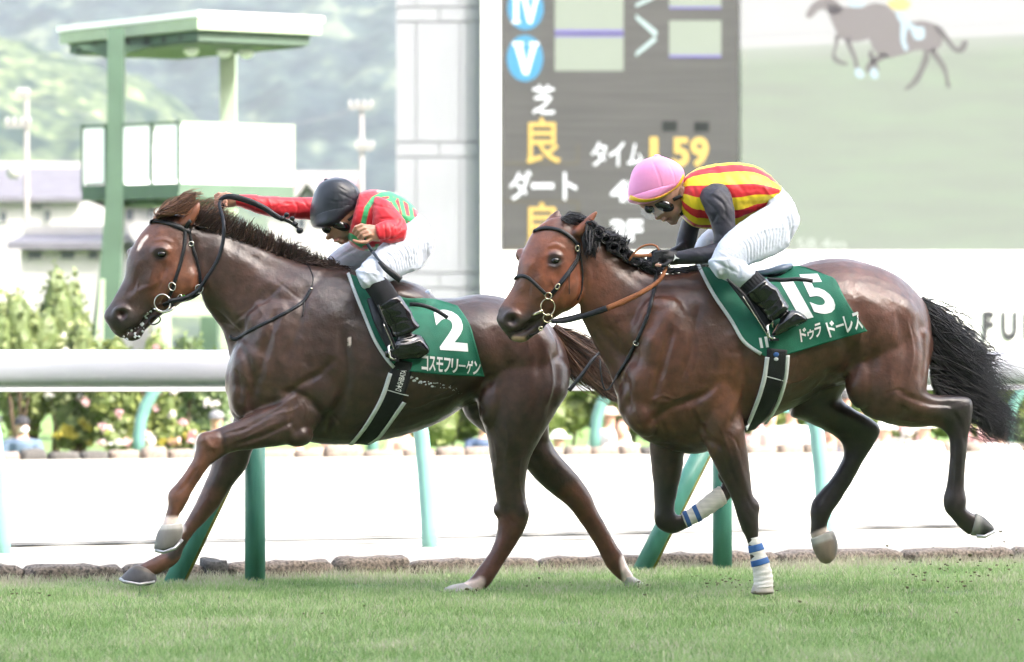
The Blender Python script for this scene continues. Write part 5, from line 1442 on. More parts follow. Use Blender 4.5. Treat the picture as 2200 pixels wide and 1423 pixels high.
hoof(H2, [(1579,1046,1549,1036,.14,.036),(1582,1030,1543,1026,.14,.045),(1580,1016,1542,1018,.14,.045)], Yh2, (.03,.03,.03))
hoof(H2, [(2086,1151,2097,1102,-.16,.040),(2104,1152,2112,1110,-.16,.046),(2120,1151,2126,1122,-.16,.042),(2132,1146,2135,1134,-.16,.025)], Yh2, (.05,.05,.048), [([(2096,1104),(2094,1150)],13,14,(.20,.20,.18))], [(2098,1152,-.20),(2116,1153,-.21),(2135,1142,-.18)])
hoof(H2, [(1741,1158,1790,1140,.14,.040),(1746,1178,1799,1164,.14,.050),(1753,1194,1799,1182,.14,.05),(1761,1206,1794,1198,.14,.042),(1770,1211,1786,1208,.14,.025)], Yh2, (.26,.20,.15), [([(1738,1160),(1790,1142)],14,9,(.50,.48,.45)), ([(1794,1150),(1800,1190)],7,9,(.12,.11,.10))])
def bandage(st, Yf, parent, stripes):
    mb = MB(); uv = []; loft(mb, st, Yf, n=28, sub=8, cap=.1, uvs=uv)
    v = np.array(mb.v); nn = vnormals(v, mb.f); u = uv[0][0]
    v = v + nn * (.0016 * np.sin(u * 150))[:, None] * (1 if (nn[:, 1] * (v[:, 1] - v[:, 1].mean())).sum() > 0 else -1)
    o = mesh_obj("leg_bandage", v, mb.f, m_band, parent, True)
    for (s0, s1) in stripes:
        mb = MB(); a = catmull(st, 8); m = len(a); i0, i1 = int(s0 * (m - 1)), max(int(s1 * (m - 1)), int(s0 * (m - 1)) + 1)
        seg = a[i0:i1 + 1].copy(); cx = (seg[:, 0] + seg[:, 2]) / 2; cy = (seg[:, 1] + seg[:, 3]) / 2
        for k, c_ in ((0, cx), (2, cx), (1, cy), (3, cy)): seg[:, k] = c_ + (seg[:, k] - c_) * 1.07
        seg[:, 5] *= 1.07
        loft(mb, [tuple(x) for x in seg], Yf, n=28, sub=2, cap=.02); mb.obj("blue_stripe", m_bluet, o, True)
    return o
bandage([(1605,1158,1631,1153,-.17,.036),(1611,1193,1643,1184,-.17,.037),(1617,1226,1655,1216,-.17,.041),(1619,1250,1661,1242,-.17,.044),(1618,1263,1661,1261,-.17,.049)], Yh2, H2, [(.13,.22),(.36,.45)])
bandage([(1476,1134,1464,1102,.14,.042),(1500,1122,1486,1090,.14,.044),(1524,1108,1508,1072,.14,.047),(1556,1086,1538,1048,.14,.05),(1562,1080,1546,1045,.14,.044)], Yh2, H2, [(.06,.15),(.26,.36)])

# ------------------------------------------------------------------ manes and tails
m_hair_b, N, L, B = new_mat("black horse hair"); B.inputs["Base Color"].default_value = (.016, .015, .018, 1); B.inputs["Roughness"].default_value = .42
m_hair_c, N, L, B = new_mat("chestnut horse hair")
at = N.new("ShaderNodeAttribute"); at.attribute_name = "rnd"; r = N.new("ShaderNodeValToRGB"); r.color_ramp.elements[0].color = (.07, .03, .016, 1); r.color_ramp.elements[1].color = (.26, .12, .06, 1)
L.new(at.outputs["Fac"], r.inputs[0]); L.new(r.outputs[0], B.inputs["Base Color"]); B.inputs["Roughness"].default_value = .45
m_hair_d, N, L, B = new_mat("dark brown horse hair")
at = N.new("ShaderNodeAttribute"); at.attribute_name = "rnd"; r = N.new("ShaderNodeValToRGB"); r.color_ramp.elements[0].color = (.020, .013, .011, 1); r.color_ramp.elements[1].color = (.07, .038, .026, 1)
L.new(at.outputs["Fac"], r.inputs[0]); L.new(r.outputs[0], B.inputs["Base Color"]); B.inputs["Roughness"].default_value = .45
def strands(roots, tips, n, jit, seed, Yf, y0, y1, curl=10, ws=(.6, 1.3), mid=0.5, sag=0):
    "roots, tips: matching polylines in photo px; strands run from one to the other"
    g = random.Random(seed); out = []
    R_, T_ = np.array(roots, float), np.array(tips, float)
    tr = np.linspace(0, 1, len(R_)); tt = np.linspace(0, 1, len(T_))
    for k in range(n):
        t = g.random()
        a = np.array([np.interp(t, tr, R_[:, i]) for i in (0, 1)]) + np.array([g.gauss(0, 2), g.gauss(0, 2)])
        b = np.array([np.interp(t, tt, T_[:, i]) for i in (0, 1)])
        b = a + (b - a) * g.uniform(.55, 1.08) + np.array([g.gauss(0, jit), g.gauss(0, jit)])
        d = b - a; nrm = np.array([-d[1], d[0]]) / (np.linalg.norm(d) + 1e-6)
        c1 = g.gauss(0, curl); ya = g.uniform(y0, y1); yb = ya + g.gauss(0, .03)
        ph = g.uniform(0, 6.28)
        pts = []
        for i in range(6):
            s = i / 5
            p = a + d * s + nrm * (c1 * math.sin(math.pi * s) + curl * .25 * math.sin(ph + s * 7) * s) + np.array([0, sag * math.sin(math.pi * s)])
            pts.append(P(p[0], p[1], Yf(p[0]) + ya + (yb - ya) * s))
        out.append((pts, g.uniform(*ws)))
    return out
# chestnut forelock blown back, then the mane
st = strands([(330,472),(345,452),(372,436),(398,430)], [(372,446),(396,428),(420,416),(440,412)], 260, 6, 1, Yh1, -.06, .06, 5)
st += strands([(338,462),(360,456),(390,460)], [(400,446),(415,432),(425,425)], 200, 6, 8, Yh1, -.07, .0, 5)
st += strands([(405,445),(430,450),(470,470)], [(440,425),(480,440),(505,462)], 90, 8, 2, Yh1, -.03, .04, 8, (.3, .7))
hair("forelock", st, .006, m_hair_c, H1)
st = strands([(408,478),(440,492),(490,506),(550,530),(610,555),(650,566),(720,574)], [(436,444),(478,452),(516,466),(556,486),(622,518),(662,540),(716,562)], 1500, 5, 3, Yh1, -.05, .04, 5)
st += strands([(600,545),(640,560)], [(630,535),(668,542)], 160, 6, 4, Yh1, -.05, .02, 8)
st += strands([(640,562),(680,568),(740,580)], [(690,566),(720,572),(765,590)], 260, 5, 5, Yh1, -.08, .06, 4)
hair("mane", st, .0065, m_hair_d, H1)
mb = MB(); loft(mb, [(1188,706,1200,745,0,.035),(1215,712,1215,760,.02,.035),(1240,735,1235,790,.03,.04),(1268,760,1258,820,.04,.04),(1298,790,1290,850,.05,.035),(1330,815,1325,868,.05,.025)], Yh1, n=16); 
v_, n_, f_ = remesh(mb, .01, 2); mesh_obj("tail", v_, f_, m_hair_d, H1)
st = strands([(1192,700),(1196,720),(1202,750)], [(1345,800),(1340,850),(1310,862)], 700, 10, 6, Yh1, -.04, .08, 12)
st += strands([(1215,715),(1240,745),(1260,780)], [(1330,790),(1345,830),(1335,872)], 500, 10, 16, Yh1, -.02, .08, 10)
m_hair_t, N, L, B = new_mat("brown tail hair")
at = N.new("ShaderNodeAttribute"); at.attribute_name = "rnd"; r = N.new("ShaderNodeValToRGB"); r.color_ramp.elements[0].color = (.022, .014, .011, 1); r.color_ramp.elements[1].color = (.17, .085, .05, 1)
L.new(at.outputs["Fac"], r.inputs[0]); L.new(r.outputs[0], B.inputs["Base Color"]); B.inputs["Roughness"].default_value = .45
hair("tail_hair", st, .005, m_hair_t, H1)
# bay: mane in rough knots, forelock tied between the ears
st = strands([(1205,470),(1220,466),(1250,470)], [(1240,478),(1262,470),(1290,492)], 300, 5, 11, Yh2, -.06, .05, 4)
st += strands([(1262,480),(1276,492)], [(1262,540),(1275,560)], 260, 6, 15, Yh2, -.09, -.04, 6)
knots = [(1268,486,16),(1286,500,17),(1302,512,17),(1322,516,15),(1318,532,16),(1338,540,16),(1352,552,15),(1366,562,13),(1336,526,12)]
g = random.Random(9)
for (kx, ky, kr) in knots:
    for k in range(90):
        t0 = g.uniform(0, 6.28); r0 = kr * g.uniform(.5, 1.0); pts = []; tw = g.uniform(1.5, 3); yo = g.uniform(-.085, -.01)
        for i in range(6):
            s = i / 5; a_ = t0 + tw * s; rr_ = r0 * (1 - .25 * s)
            px, py = kx + rr_ * math.cos(a_), ky + rr_ * .9 * math.sin(a_)
            pts.append(P(px, py, Yh2(px) + yo - .015 * math.sin(s * 3)))
        st.append((pts, g.uniform(.7, 1.4)))
st += strands([(1300,505),(1330,520),(1345,530)], [(1318,494),(1332,500),(1350,512)], 70, 5, 13, Yh2, -.05, .02, 5)
st += strands([(1345,550),(1375,566),(1400,574)], [(1390,566),(1420,585),(1424,592)], 220, 4, 14, Yh2, -.07, .0, 6)
st += strands([(1380,572),(1440,584),(1500,574)], [(1420,582),(1480,578),(1530,572)], 260, 3, 19, Yh2, -.08, .06, 3)
hair("mane", st, .0065, m_hair_b, H2)
mb = MB()
for (kx, ky, kr) in knots: bulge(mb, kx, ky, -.03, kr * .7, kr * .62, .045, Yh2)
v_, n_, f_ = remesh(mb, .006, 2); mesh_obj("mane_knots", v_, f_, m_hair_b, H2)
mb = MB(); loft(mb, [(1978,636,1992,690,0,.04),(2005,680,2000,760,.02,.045),(2030,730,2000,830,.03,.06),(2065,770,2030,846,.03,.06),(2095,815,2075,870,.03,.05),(2125,860,2100,905,.03,.03),(2150,900,2135,925,.03,.015)], Yh2, n=18)
v_, n_, f_ = remesh(mb, .01, 2); mesh_obj("tail", v_, f_, m_hair_b, H2)
st = strands([(1980,638),(1992,660),(1998,700),(2000,740)], [(2080,735),(2130,770),(2170,800),(2120,830)], 380, 14, 21, Yh2, -.06, .1, 16)
st += strands([(1990,660),(2000,720),(2000,800),(2010,840)], [(2130,800),(2150,850),(2180,900),(2172,950)], 800, 12, 22, Yh2, -.08, .1, 16)
st += strands([(2010,690),(2030,730),(2050,760)], [(2076,722),(2090,738),(2180,770)], 200, 8, 23, Yh2, -.05, .05, 10)
st += strands([(2040,760),(2070,800),(2090,840)], [(2230,820),(2220,880),(2190,950)], 150, 22, 24, Yh2, -.05, .08, 18, (.2, .5))
st += strands([(2080,840),(2100,870),(2110,890)], [(2190,900),(2180,940),(2160,950)], 380, 14, 26, Yh2, -.05, .08, 14, (.4, 1))
st += strands([(1990,650),(1995,700)], [(2040,700),(2060,690)], 80, 8, 25, Yh2, -.03, .03, 6)
st += strands([(2000,690),(2020,730),(2040,780)], [(2110,738),(2150,752),(2196,790)], 120, 12, 31, Yh2, -.06, .08, 16, (.3, .8), sag=14)
st += strands([(2030,760),(2060,800),(2080,850)], [(2160,800),(2196,850),(2192,930)], 180, 14, 32, Yh2, -.06, .08, 20, (.3, .8), sag=12)
st += strands([(2090,850),(2120,890)], [(2200,930),(2215,962),(2170,955)], 160, 14, 33, Yh2, -.05, .08, 16, (.25, .6), sag=10)
hair("tail_hair", st, .0045, m_hair_b, H2)
# ------------------------------------------------------------------ cloths, girths, saddles, bridles
m_cloth = mat("green saddlecloth", (0.010, 0.135, 0.080), .65, .10, 14, .25, 220)
m_wht = mat("white lettering", (.78, .79, .78), .6)
m_pipe = mat("white binding", (.62, .64, .64), .6, .08, 30)
m_elas = mat("black elastic girth", (0.010, 0.010, 0.013), .6, .3, 20, .3, 200)
m_sad = mat("blue grey saddle leather", (0.13, 0.17, 0.24), .28, .12, 20, .1, 60, coat=.3)
m_sadb = mat("dark saddle rim", (0.02, 0.02, 0.03), .4)
def coons(top, bot, left, right, nu, nv):
    def rs(p, n):
        p = catmull(p, 8); L = np.concatenate([[0], np.cumsum(np.linalg.norm(p[1:] - p[:-1], axis=1))]); t = np.linspace(0, L[-1], n)
        return np.stack([np.interp(t, L, p[:, k]) for k in (0, 1)], 1)
    T, Bm = rs(top, nu), rs(bot, nu); Lf, Rt = rs(left, nv), rs(right, nv)
    u = np.linspace(0, 1, nu)[None, :, None]; v = np.linspace(0, 1, nv)[:, None, None]
    return (1 - v) * T[None] + v * Bm[None] + (1 - u) * Lf[:, None] + u * Rt[:, None] - ((1 - u) * (1 - v) * T[0] + u * (1 - v) * T[-1] + (1 - u) * v * Bm[0] + u * v * Bm[-1])
def sheet(name, grid, surf, Yf, m, parent, lift=.012, thick=.004, flare=None, wr=.003, seed=0, limit=.34):
    nv, nu = grid.shape[:2]; Yg = np.full((nv, nu), np.nan)
    for j in range(nv):
        for i in range(nu):
            p, n = surf.hit(*grid[j, i])
            if p is not None and p[1] < Yf(grid[j, i][0]) - .02: Yg[j, i] = p[1]
    for i in range(nu):
        col = Yg[:, i]; ok = ~np.isnan(col)
        if ok.any(): col[~ok] = np.interp(np.flatnonzero(~ok), np.flatnonzero(ok), col[ok]); Yg[:, i] = col
        else: Yg[:, i] = Yf(grid[0, i][0]) - .2
    for _ in range(6):
        q = np.pad(Yg, 1, mode='edge'); s = (q[:-2, 1:-1] + q[2:, 1:-1] + q[1:-1, :-2] + q[1:-1, 2:]) / 4
        Yg = np.minimum(Yg, s) * .5 + s * .5
    Yg -= lift
    if flare is not None: Yg -= flare(np.linspace(0, 1, nu)[None], np.linspace(0, 1, nv)[:, None])
    V = []
    for j in range(nv):
        for i in range(nu):
            w = wr * mnoise.noise(Vector((grid[j, i][0] * .03 + seed, grid[j, i][1] * .012, 1.0))) * 2
            V.append(P(grid[j, i][0], grid[j, i][1], Yg[j, i] + w))
    V = np.array(V, float); n = len(V); B2 = V + np.array([0, thick, 0])
    F_ = []; id_ = lambda j, i: j * nu + i
    for j in range(nv - 1):
        for i in range(nu - 1):
            a, b, c, d = id_(j, i), id_(j, i + 1), id_(j + 1, i + 1), id_(j + 1, i)
            F_.append((a, d, c, b)); F_.append((n + a, n + b, n + c, n + d))
    for i in range(nu - 1):
        for j in (0, nv - 1):
            a, b = id_(j, i), id_(j, i + 1); F_.append((a, b, n + b, n + a) if j == 0 else (b, a, n + a, n + b))
    for j in range(nv - 1):
        for i in (0, nu - 1):
            a, b = id_(j, i), id_(j + 1, i); F_.append((b, a, n + a, n + b) if i == 0 else (a, b, n + b, n + a))
    o = mesh_obj(name, np.concatenate([V, B2]), F_, m, parent, True)
    return o, Surf(V, [q for q in F_ if max(q) < n]), V.reshape(nv, nu, 3)
def mirrored(name, o_mesh_verts, faces, Yf, m, parent):
    v = np.array(o_mesh_verts, float).copy()
    px = CX + v[:, 0] * F / v[:, 1]
    yc = np.array([Yf(a) for a in px]); v[:, 1] = 2 * yc - v[:, 1]
    return mesh_obj(name, v, [tuple(reversed(q)) for q in faces], m, parent, True)
def free_ribbon(mb, pts, wpx, Yf, thick=.003, nrm=(0, -1, .1)):
    "pts: (px, py, yoff)"
    q = resample(np.array(pts, float), 6.0); P3 = [P(a, b, Yf(a) + c) for a, b, c in q]
    w = wpx * 17.3 / F if not isinstance(wpx, (list, tuple)) else [np.interp(i / (len(q) - 1), np.linspace(0, 1, len(wpx)), wpx) * 17.3 / F for i in range(len(q))]
    return ribbon(mb, P3, [nrm] * len(P3), w, thick)
def ring(mb, px, py, rx, ry, Y, r=.0035, ang=0.0, n=22, tilt=.3):
    a = math.radians(ang); s = Y / F; pts = []
    c = P(px, py, Y)
    for k in range(n + 1):
        t = 2 * math.pi * k / n; x, z = rx * math.cos(t), ry * math.sin(t)
        pts.append(c + np.array([(x * math.cos(a) - z * math.sin(a)) * s, x * s * tilt, (x * math.sin(a) + z * math.cos(a)) * s]))
    return mb.tube(pts, r, 7, False)

def make_cloth(H, Yf, surf, top, bot, left, right, label, texts, numq, num, flare, seed):
    e_ = empty("saddlecloth", (H.location.x, H.location.y, 1.6), label, "saddlecloth", "numbered saddlecloths")
    g = coons(top, bot, left, right, 60, 44)
    o, sf, V = sheet("cloth", g, surf, Yf, m_cloth, e_, flare=flare, wr=.004, seed=seed)
    mirrored("far_flap", [tuple(v.co) for v in o.data.vertices] + np.array(wloc(o)), [tuple(p.vertices) for p in o.data.polygons], Yf, m_cloth, e_)
    mb = MB(); ed = V[:, 0]; ribbon(mb, ed[::2] + np.array([0, -.001, 0]), [(-.3, -1, 0)] * len(ed[::2]), .018, .004); mb.obj("white_binding", m_pipe, e_, True)
    for ch_, qd in num: text_on("number", ch_, qd, sf, m_wht, e_, Yf, .035, .004)
    for ch_, qd in texts: text_on("name_lettering", ch_, qd, sf, m_wht, e_, Yf, .026, .004)
    return e_, sf
def quads(s, q):
    "split a text quad into one quad per character"
    tl, tr, br, bl = [np.array(c, float) for c in q]; n = len(s); out = []
    for i, c in enumerate(s):
        a, b = (i + .05) / n, (i + .95) / n
        k = dict([("ー", (.38, .52)), ("ゥ", (.28, 1.0))]).get(c, (0, 1))
        T = lambda t, w: (tl + (tr - tl) * t) * (1 - w) + (bl + (br - bl) * t) * w
        out.append((c, (T(a, k[0]), T(b, k[0]), T(b, k[1]), T(a, k[1]))))
    return out
cl1, cs1 = make_cloth(H1, Yh1, S1f, [(748,587),(790,604),(860,638),(930,642),(983,657)], [(850,794),(885,799),(960,806),(1041,810)],
    [(748,587),(762,627),(779,669),(804,729),(828,768),(850,794)], [(983,657),(1008,694),(1022,740),(1041,810)],
    "green saddlecloth with large white number 2 on the leading dark chestnut horse", quads("コスモフリーゲン", ((905,763),(1034,777),(1031,806),(905,796))),
    None, [("2", ((928,662),(998,672),(1006,756),(946,752)))], lambda u, v: .05 * np.clip(u - .6, 0, 1) * v, 1)
cl2, cs2 = make_cloth(H2, Yh2, S2f, [(1500,568),(1560,585),(1640,592),(1711,571),(1778,592)], [(1640,764),(1668,768),(1740,748),(1800,730),(1864,712)],
    [(1500,568),(1510,590),(1535,636),(1571,689),(1599,735),(1640,764)], [(1778,592),(1795,601),(1813,636),(1834,671),(1864,712)],
    "green saddlecloth with large white number 15 on the bay horse", quads("ドゥラ", ((1716,708),(1764,692),(1766,722),(1720,736))) + quads("ドーレス", ((1772,694),(1846,668),(1856,706),(1782,726))) + [("1", ((1630,726),(1636,726),(1640,748),(1634,748))), ("1", ((1642,724),(1648,723),(1652,746),(1646,747)))],
    None, [("1", ((1676,606),(1704,604),(1748,682),(1722,688))), ("5", ((1712,590),(1760,588),(1806,672),(1752,676)))], lambda u, v: .06 * np.clip(u - .55, 0, 1) * v, 5)

def girth(H, Yf, surf, path, w, label, wl, wr_):
    e_ = empty("girth", (H.location.x, H.location.y, 1.2), label, "girth", "saddle girths")
    mb = MB(); pts = strap_on(mb, surf, path, w, Yf, .010, .004, True); mb.obj("elastic_band", m_elas, e_, True)
    for pth in (wl, wr_):
        mb = MB(); strap_on(mb, surf, pth, 10, Yf, .013, .005, False); mb.obj("white_edge", m_pipe, e_, True)
    mb = MB(); strap_on(mb, surf, [(path[1][0] - 22, path[1][1] + 6), (path[1][0] + 24, path[1][1] + 18)], 2, Yf, .016, .001); mb.obj("stitching", m_pipe, e_)
    return e_
g1 = girth(H1, Yh1, S1f, [(866,775),(852,830),(826,885),(797,930),(776,950)], 46, "black girth with white edges and lettering round the leading horse", [(839,802),(820,855),(785,913),(754,950)], [(868,862),(846,892),(815,933),(792,948)])
text_on("girth_lettering", "D★SHIBATA", ((847,838),(860,794),(874,797),(862,842)), S1f, m_wht, g1, Yh1, .01, .024)
g2 = girth(H2, Yh2, S2f, [(1669,750),(1664,800),(1652,850),(1628,895),(1606,922)], 44, "black girth with white edges round the bay horse under number 15", [(1648,767),(1640,815),(1622,870),(1598,922)], [(1690,763),(1685,812),(1668,865),(1640,908),(1622,920)])
mb = MB()
for (px, py, rx, ry) in ((1667,762,7,6),): 
    p, n = S2f.hit(px, py); mb.ell(p + np.array([0, -.017, 0]), (.014, .003, .012))
mb.obj("blue_emblem", m_bluet, g2, True)
mb = MB(); p, n = S2f.hit(1667, 772); mb.ell(p + np.array([0, -.017, 0]), (.011, .003, .009)); mb.obj("pale_emblem", m_pipe, g2, True)

def saddle(H, Yf, st, strap, label, flap):
    e_ = empty("saddle", (H.location.x, H.location.y, 1.6), label, "saddle", "racing saddles")
    mb = MB(); loft(mb, st, Yf, n=28, sub=6, pw=.8, cap=.08); mb.obj("seat", m_sad, e_, True)
    rim = [(s[2] - (2 if i else 0), s[3] - 1) for i, s in enumerate(st)]
    mb = MB(); mb.tube([P(a, b, Yf(a) - .13 + .05 * (i == len(rim) - 1)) for i, (a, b) in enumerate(rim)], .006, 8); mb.obj("rim", m_sadb, e_, True)
    mb = MB(); free_ribbon(mb, strap, 9, Yf, .004); mb.obj("strap", m_blk, e_, True)
    mb = MB(); free_ribbon(mb, flap, [26, 24, 20], Yf, .006, (0, -1, .2)); mb.obj("flap", m_blk, e_, True)
    return e_
s1 = saddle(H1, Yh1, [(806,628,806,648,0,.10),(840,636,840,654,0,.13),(872,634,874,652,0,.15),(902,627,906,646,0,.16),(924,622,924,637,0,.12)], [(880,654,-.31),(905,656,-.33),(935,666,-.34),(962,683,-.34)],
   "small blue grey racing saddle under the crouching rider in red", [(800,640,-.26),(815,690,-.33),(840,745,-.36)])
s2 = saddle(H2, Yh2, [(1586,578,1586,596,0,.10),(1620,581,1620,598,0,.13),(1648,577,1650,596,0,.15),(1676,567,1680,590,0,.16),(1700,564,1699,580,0,.12)], [(1648,600,-.30),(1680,602,-.32),(1715,600,-.33),(1746,604,-.33)],
   "small blue grey racing saddle under the rider in yellow and red", [(1572,596,-.26),(1612,650,-.33),(1650,700,-.36)])
def stirrup(Yf, pth, foot, label, yo):
    e_ = empty("stirrup", P(foot[0], foot[1], Yf(foot[0]) + yo), label, "stirrup", "stirrups")
    mb = MB(); free_ribbon(mb, pth, 5, Yf, .003); mb.obj("leather", m_blk, e_, True)
    mb = MB(); free_ribbon(mb, [(a - 4, b + 1, c - .002) for a, b, c in pth[1:]], 1.6, Yf, .003); mb.obj("pale_edge", m_steel, e_, True)
    mb = MB(); a, b = foot; y = Yf(a) + yo
    mb.tube([P(a - 2, b - 34, y), P(a - 12, b - 22, y - .05), P(a - 8, b, y - .07), P(a + 4, b + 6, y - .05)], .006, 8); mb.tube([P(a - 2, b - 34, y), P(a + 2, b - 20, y + .05), P(a, b, y + .06), P(a + 4, b + 6, y - .05)], .006, 8); mb.obj("iron", m_steel, e_, True)
    mb = MB(); mb.box(P(a + 2, b + 6, y), (.022, .055, .006)); mb.obj("tread", m_blk, e_)
stirrup(Yh1, [(812,655,-.40),(828,695,-.42),(843,730,-.42),(850,750,-.42)], (846,768), "stirrup iron and leather at the red rider's boot", -.37)
stirrup(Yh2, [(1562,600,-.40),(1600,636,-.43),(1634,690,-.43),(1655,724,-.42)], (1660,724), "stirrup iron and leather at the yellow and red rider's boot", -.37)

# bridle of the leading horse
br1 = empty("bridle", P(380, 560, Yh1(380)), "black leather bridle with round steel bit rings on the leading horse", "bridle", "bridles")
def sob(name, surf, poly, w, Yf, par, m=None, lift=.004, th=.003, mirror=True):
    mb = MB(); strap_on(mb, surf, poly, w, Yf, lift, th, mirror); return mb.obj(name, m or m_blk, par, True)
sob("browband", S1f, [(311,487),(333,476),(358,479),(386,489),(409,499)], 12, Yh1, br1, th=.005)
sob("cheek_strap", S1f, [(398,490),(396,529),(387,567),(379,592),(370,622),(362,640)], 8, Yh1, br1)
sob("throat_strap", S1f, [(406,494),(413,529),(424,562),(430,590),(428,622)], 7, Yh1, br1)
sob("head_strap", S1f, [(398,492),(404,480),(410,474)], 10, Yh1, br1)
sob("nose_strap", S1f, [(350,655),(366,648),(385,644),(408,636),(424,626)], 11, Yh1, br1, th=.005)
mb = MB(); p, n = S1f.hit(395, 640); m_tag = mat("bright green tape", (.10, .60, .05), .5); mb.box(p + [0, -.014, 0], (.012, .003, .012), [[.9, 0, .4], [0, 1, 0], [-.4, 0, .9]]); mb.obj("green_tape", m_tag, br1)
for (px, py, rx, ry, an) in ((370,616,7,9,20),(411,524,5,5,0),(386,640,4,7,-20)):
    p, n = S1f.hit(px, py); mb = MB(); ring(mb, px, py, rx, ry, p[1] - .012, .003, an, 14, 0); mb.obj("buckle", m_steel, br1, True)
for (px, py, r_, th) in ((349,651,17,.0038),(428,621,8,.0034)):
    p, n = S1f.hit(min(px, 420), py - 2); mb = MB(); ring(mb, px, py, r_, r_ * 1.1, (p[1] if p is not None else Yh1(px) - .06) - .016, th, 0, 26, .1); mb.obj("bit_ring" if r_ > 10 else "rein_ring", m_steel, br1, True)
mb = MB(); y = S1f.hit(345, 655)[0][1] - .02; mb.tube([P(325, 661, y + .02), P(338, 666, y), P(352, 672, y), P(366, 668, y), P(374, 660, y)], [.006, .008, .006, .005, .005], 8); mb.obj("bit", m_steel, br1, True)
mb = MB(); ring(mb, 332, 688, 13, 9, y + .01, .004, 20, 20, .1); mb.obj("lip_loop", m_blk, br1, True)
sob("chin_strap", S1f, [(362,648),(372,660),(371,668)], 9, Yh1, br1, mirror=False)
rn1 = empty("reins", P(480, 500, Yh1(480) - .1), "black rein curving from bit up to the red rider's raised hand", "reins", "reins")
mb = MB(); free_ribbon(mb, [(362,648,-.10),(397,640,-.10),(425,624,-.105),(446,594,-.12),(467,560,-.13),(479,520,-.13),(480,478,-.11),(471,440,-.02),(478,427,.0)], [10, 9, 9, 9, 8], Yh1, .004, (-.3, -1, 0)); mb.obj("near_rein", m_blk, rn1, True)
mb = MB(); free_ribbon(mb, [(472,432,.0),(482,424,-.01),(500,423,-.02),(534,432,-.03),(569,448,-.04),(597,467,-.05),(616,474,-.05),(640,490,-.05),(646,500,-.05)], [9, 14, 14, 13, 12, 7, 5], Yh1, .005); mb.obj("rein_end", m_blk, rn1, True)
mb = MB()
for (px, py, r_) in ((606,470,7),(616,462,6),(628,470,6),(634,482,7),(644,496,8)): bulge(mb, px, py, -.055, r_, r_ * .9, .014, Yh1)
v_, n_, f_ = remesh(mb, .004, 2); mesh_obj("rein_knot", v_, f_, m_blk, rn1)
mb = MB(); free_ribbon(mb, [(360,652,.10),(397,640,.10),(430,600,.11),(455,540,.12),(470,480,.11),(480,436,.06)], 8, Yh1, .004); mb.obj("far_rein", m_blk, rn1, True)
bp1 = empty("breastplate", P(560, 690, Yh1(560) - .2), "thin black neck strap across the leading horse's shoulder", "breastplate", "neck straps")
sob("neck_strap", S1f, [(494,722),(506,729),(537,711),(579,690),(622,668),(653,647),(667,624)], 8, Yh1, bp1)
sob("cord", S1f, [(667,624),(673,599),(663,574),(650,562)], 2, Yh1, bp1, mirror=False)
sob("strap_end", S1f, [(654,646),(653,664),(651,681)], 2.5, Yh1, bp1, mirror=False)
mb = MB(); p, n = S1f.hit(669, 620); mb.ell(p + [0, -.006, 0], (.008, .003, .005)); mb.obj("buckle", m_steel, bp1, True)

br2 = empty("bridle", P(1220, 580, Yh2(1220)), "black leather bridle with noseband and brass toned bit on the bay horse", "bridle", "bridles")
sob("browband", S2f, [(1148,499),(1160,493),(1181,491),(1206,497),(1227,511),(1242,528)], 9, Yh2, br2, th=.006)
sob("cheek_strap", S2f, [(1242,522),(1241,552),(1228,577),(1202,612),(1182,636)], 10, Yh2, br2)
sob("cheek_strap", S2f, [(1244,540),(1238,562),(1222,590),(1206,612)], 4, Yh2, br2, lift=.010, mirror=False)
sob("noseband", S2f, [(1108,600),(1118,593),(1135,597),(1153,613),(1172,632)], 8, Yh2, br2, th=.006)
sob("throat_strap", S2f, [(1244,538),(1251,580),(1248,622),(1240,645)], 4, Yh2, br2)
sob("strap_end", S2f, [(1224,586),(1220,604),(1222,632)], 2, Yh2, br2, lift=.012, mirror=False)
sob("chin_strap", S2f, [(1136,722),(1150,715),(1163,706),(1172,694),(1186,689)], 6, Yh2, br2)
m_brass = mat("brass toned steel", (.62, .55, .40), .25, metal=1.0)
for nm, px, py, rx, ry, an in (("buckle",1198,616,4,6,-30),("noseband_ring",1178,636,7,7,0),("bit_ring",1177,660,15,18,0),("rein_ring",1177,684,10,9,0),("buckle",1162,706,4,4,0),("buckle",1241,534,4,6,0)):
    p, n = S2f.hit(px, min(py, 676)); mb = MB(); ring(mb, px, py, rx, ry, (p[1] if p is not None else Yh2(px) - .07) - .014, .0036, an, 22, .1); mb.obj(nm, m_brass, br2, True)
y = S2f.hit(1165, 668)[0][1] - .016; mb = MB(); mb.tube([P(1140, 680, y + .02), P(1152, 674, y), P(1166, 667, y)], [.005, .008, .009], 8); mb.obj("bit", m_brass, br2, True)
rn2 = empty("reins", P(1300, 660, Yh2(1300) - .1), "rein half black and half tan leading to the gloved hands", "reins", "reins")
mb = MB(); free_ribbon(mb, [(1184,691,-.10),(1213,690,-.11),(1255,679,-.13),(1306,662,-.17)], [8, 11, 12, 13], Yh2, .004); mb.obj("black_rein", m_blk, rn2, True)
mb = MB(); free_ribbon(mb, [(1304,663,-.17),(1346,645,-.20),(1385,625,-.22),(1409,609,-.22),(1423,594,-.22),(1432,572,-.20)], [12, 12, 11, 9, 8], Yh2, .005); mb.obj("tan_rein", m_brl, rn2, True)
mb = MB(); free_ribbon(mb, [(1352,560,-.10),(1362,545,-.11),(1376,532,-.12),(1394,526,-.13),(1410,529,-.14),(1416,540,-.15)], 4.5, Yh2, .004); free_ribbon(mb, [(1362,549,-.14),(1380,550,-.16),(1400,548,-.18)], 8, Yh2, .004); mb.obj("rein_loop", m_brl, rn2, True)
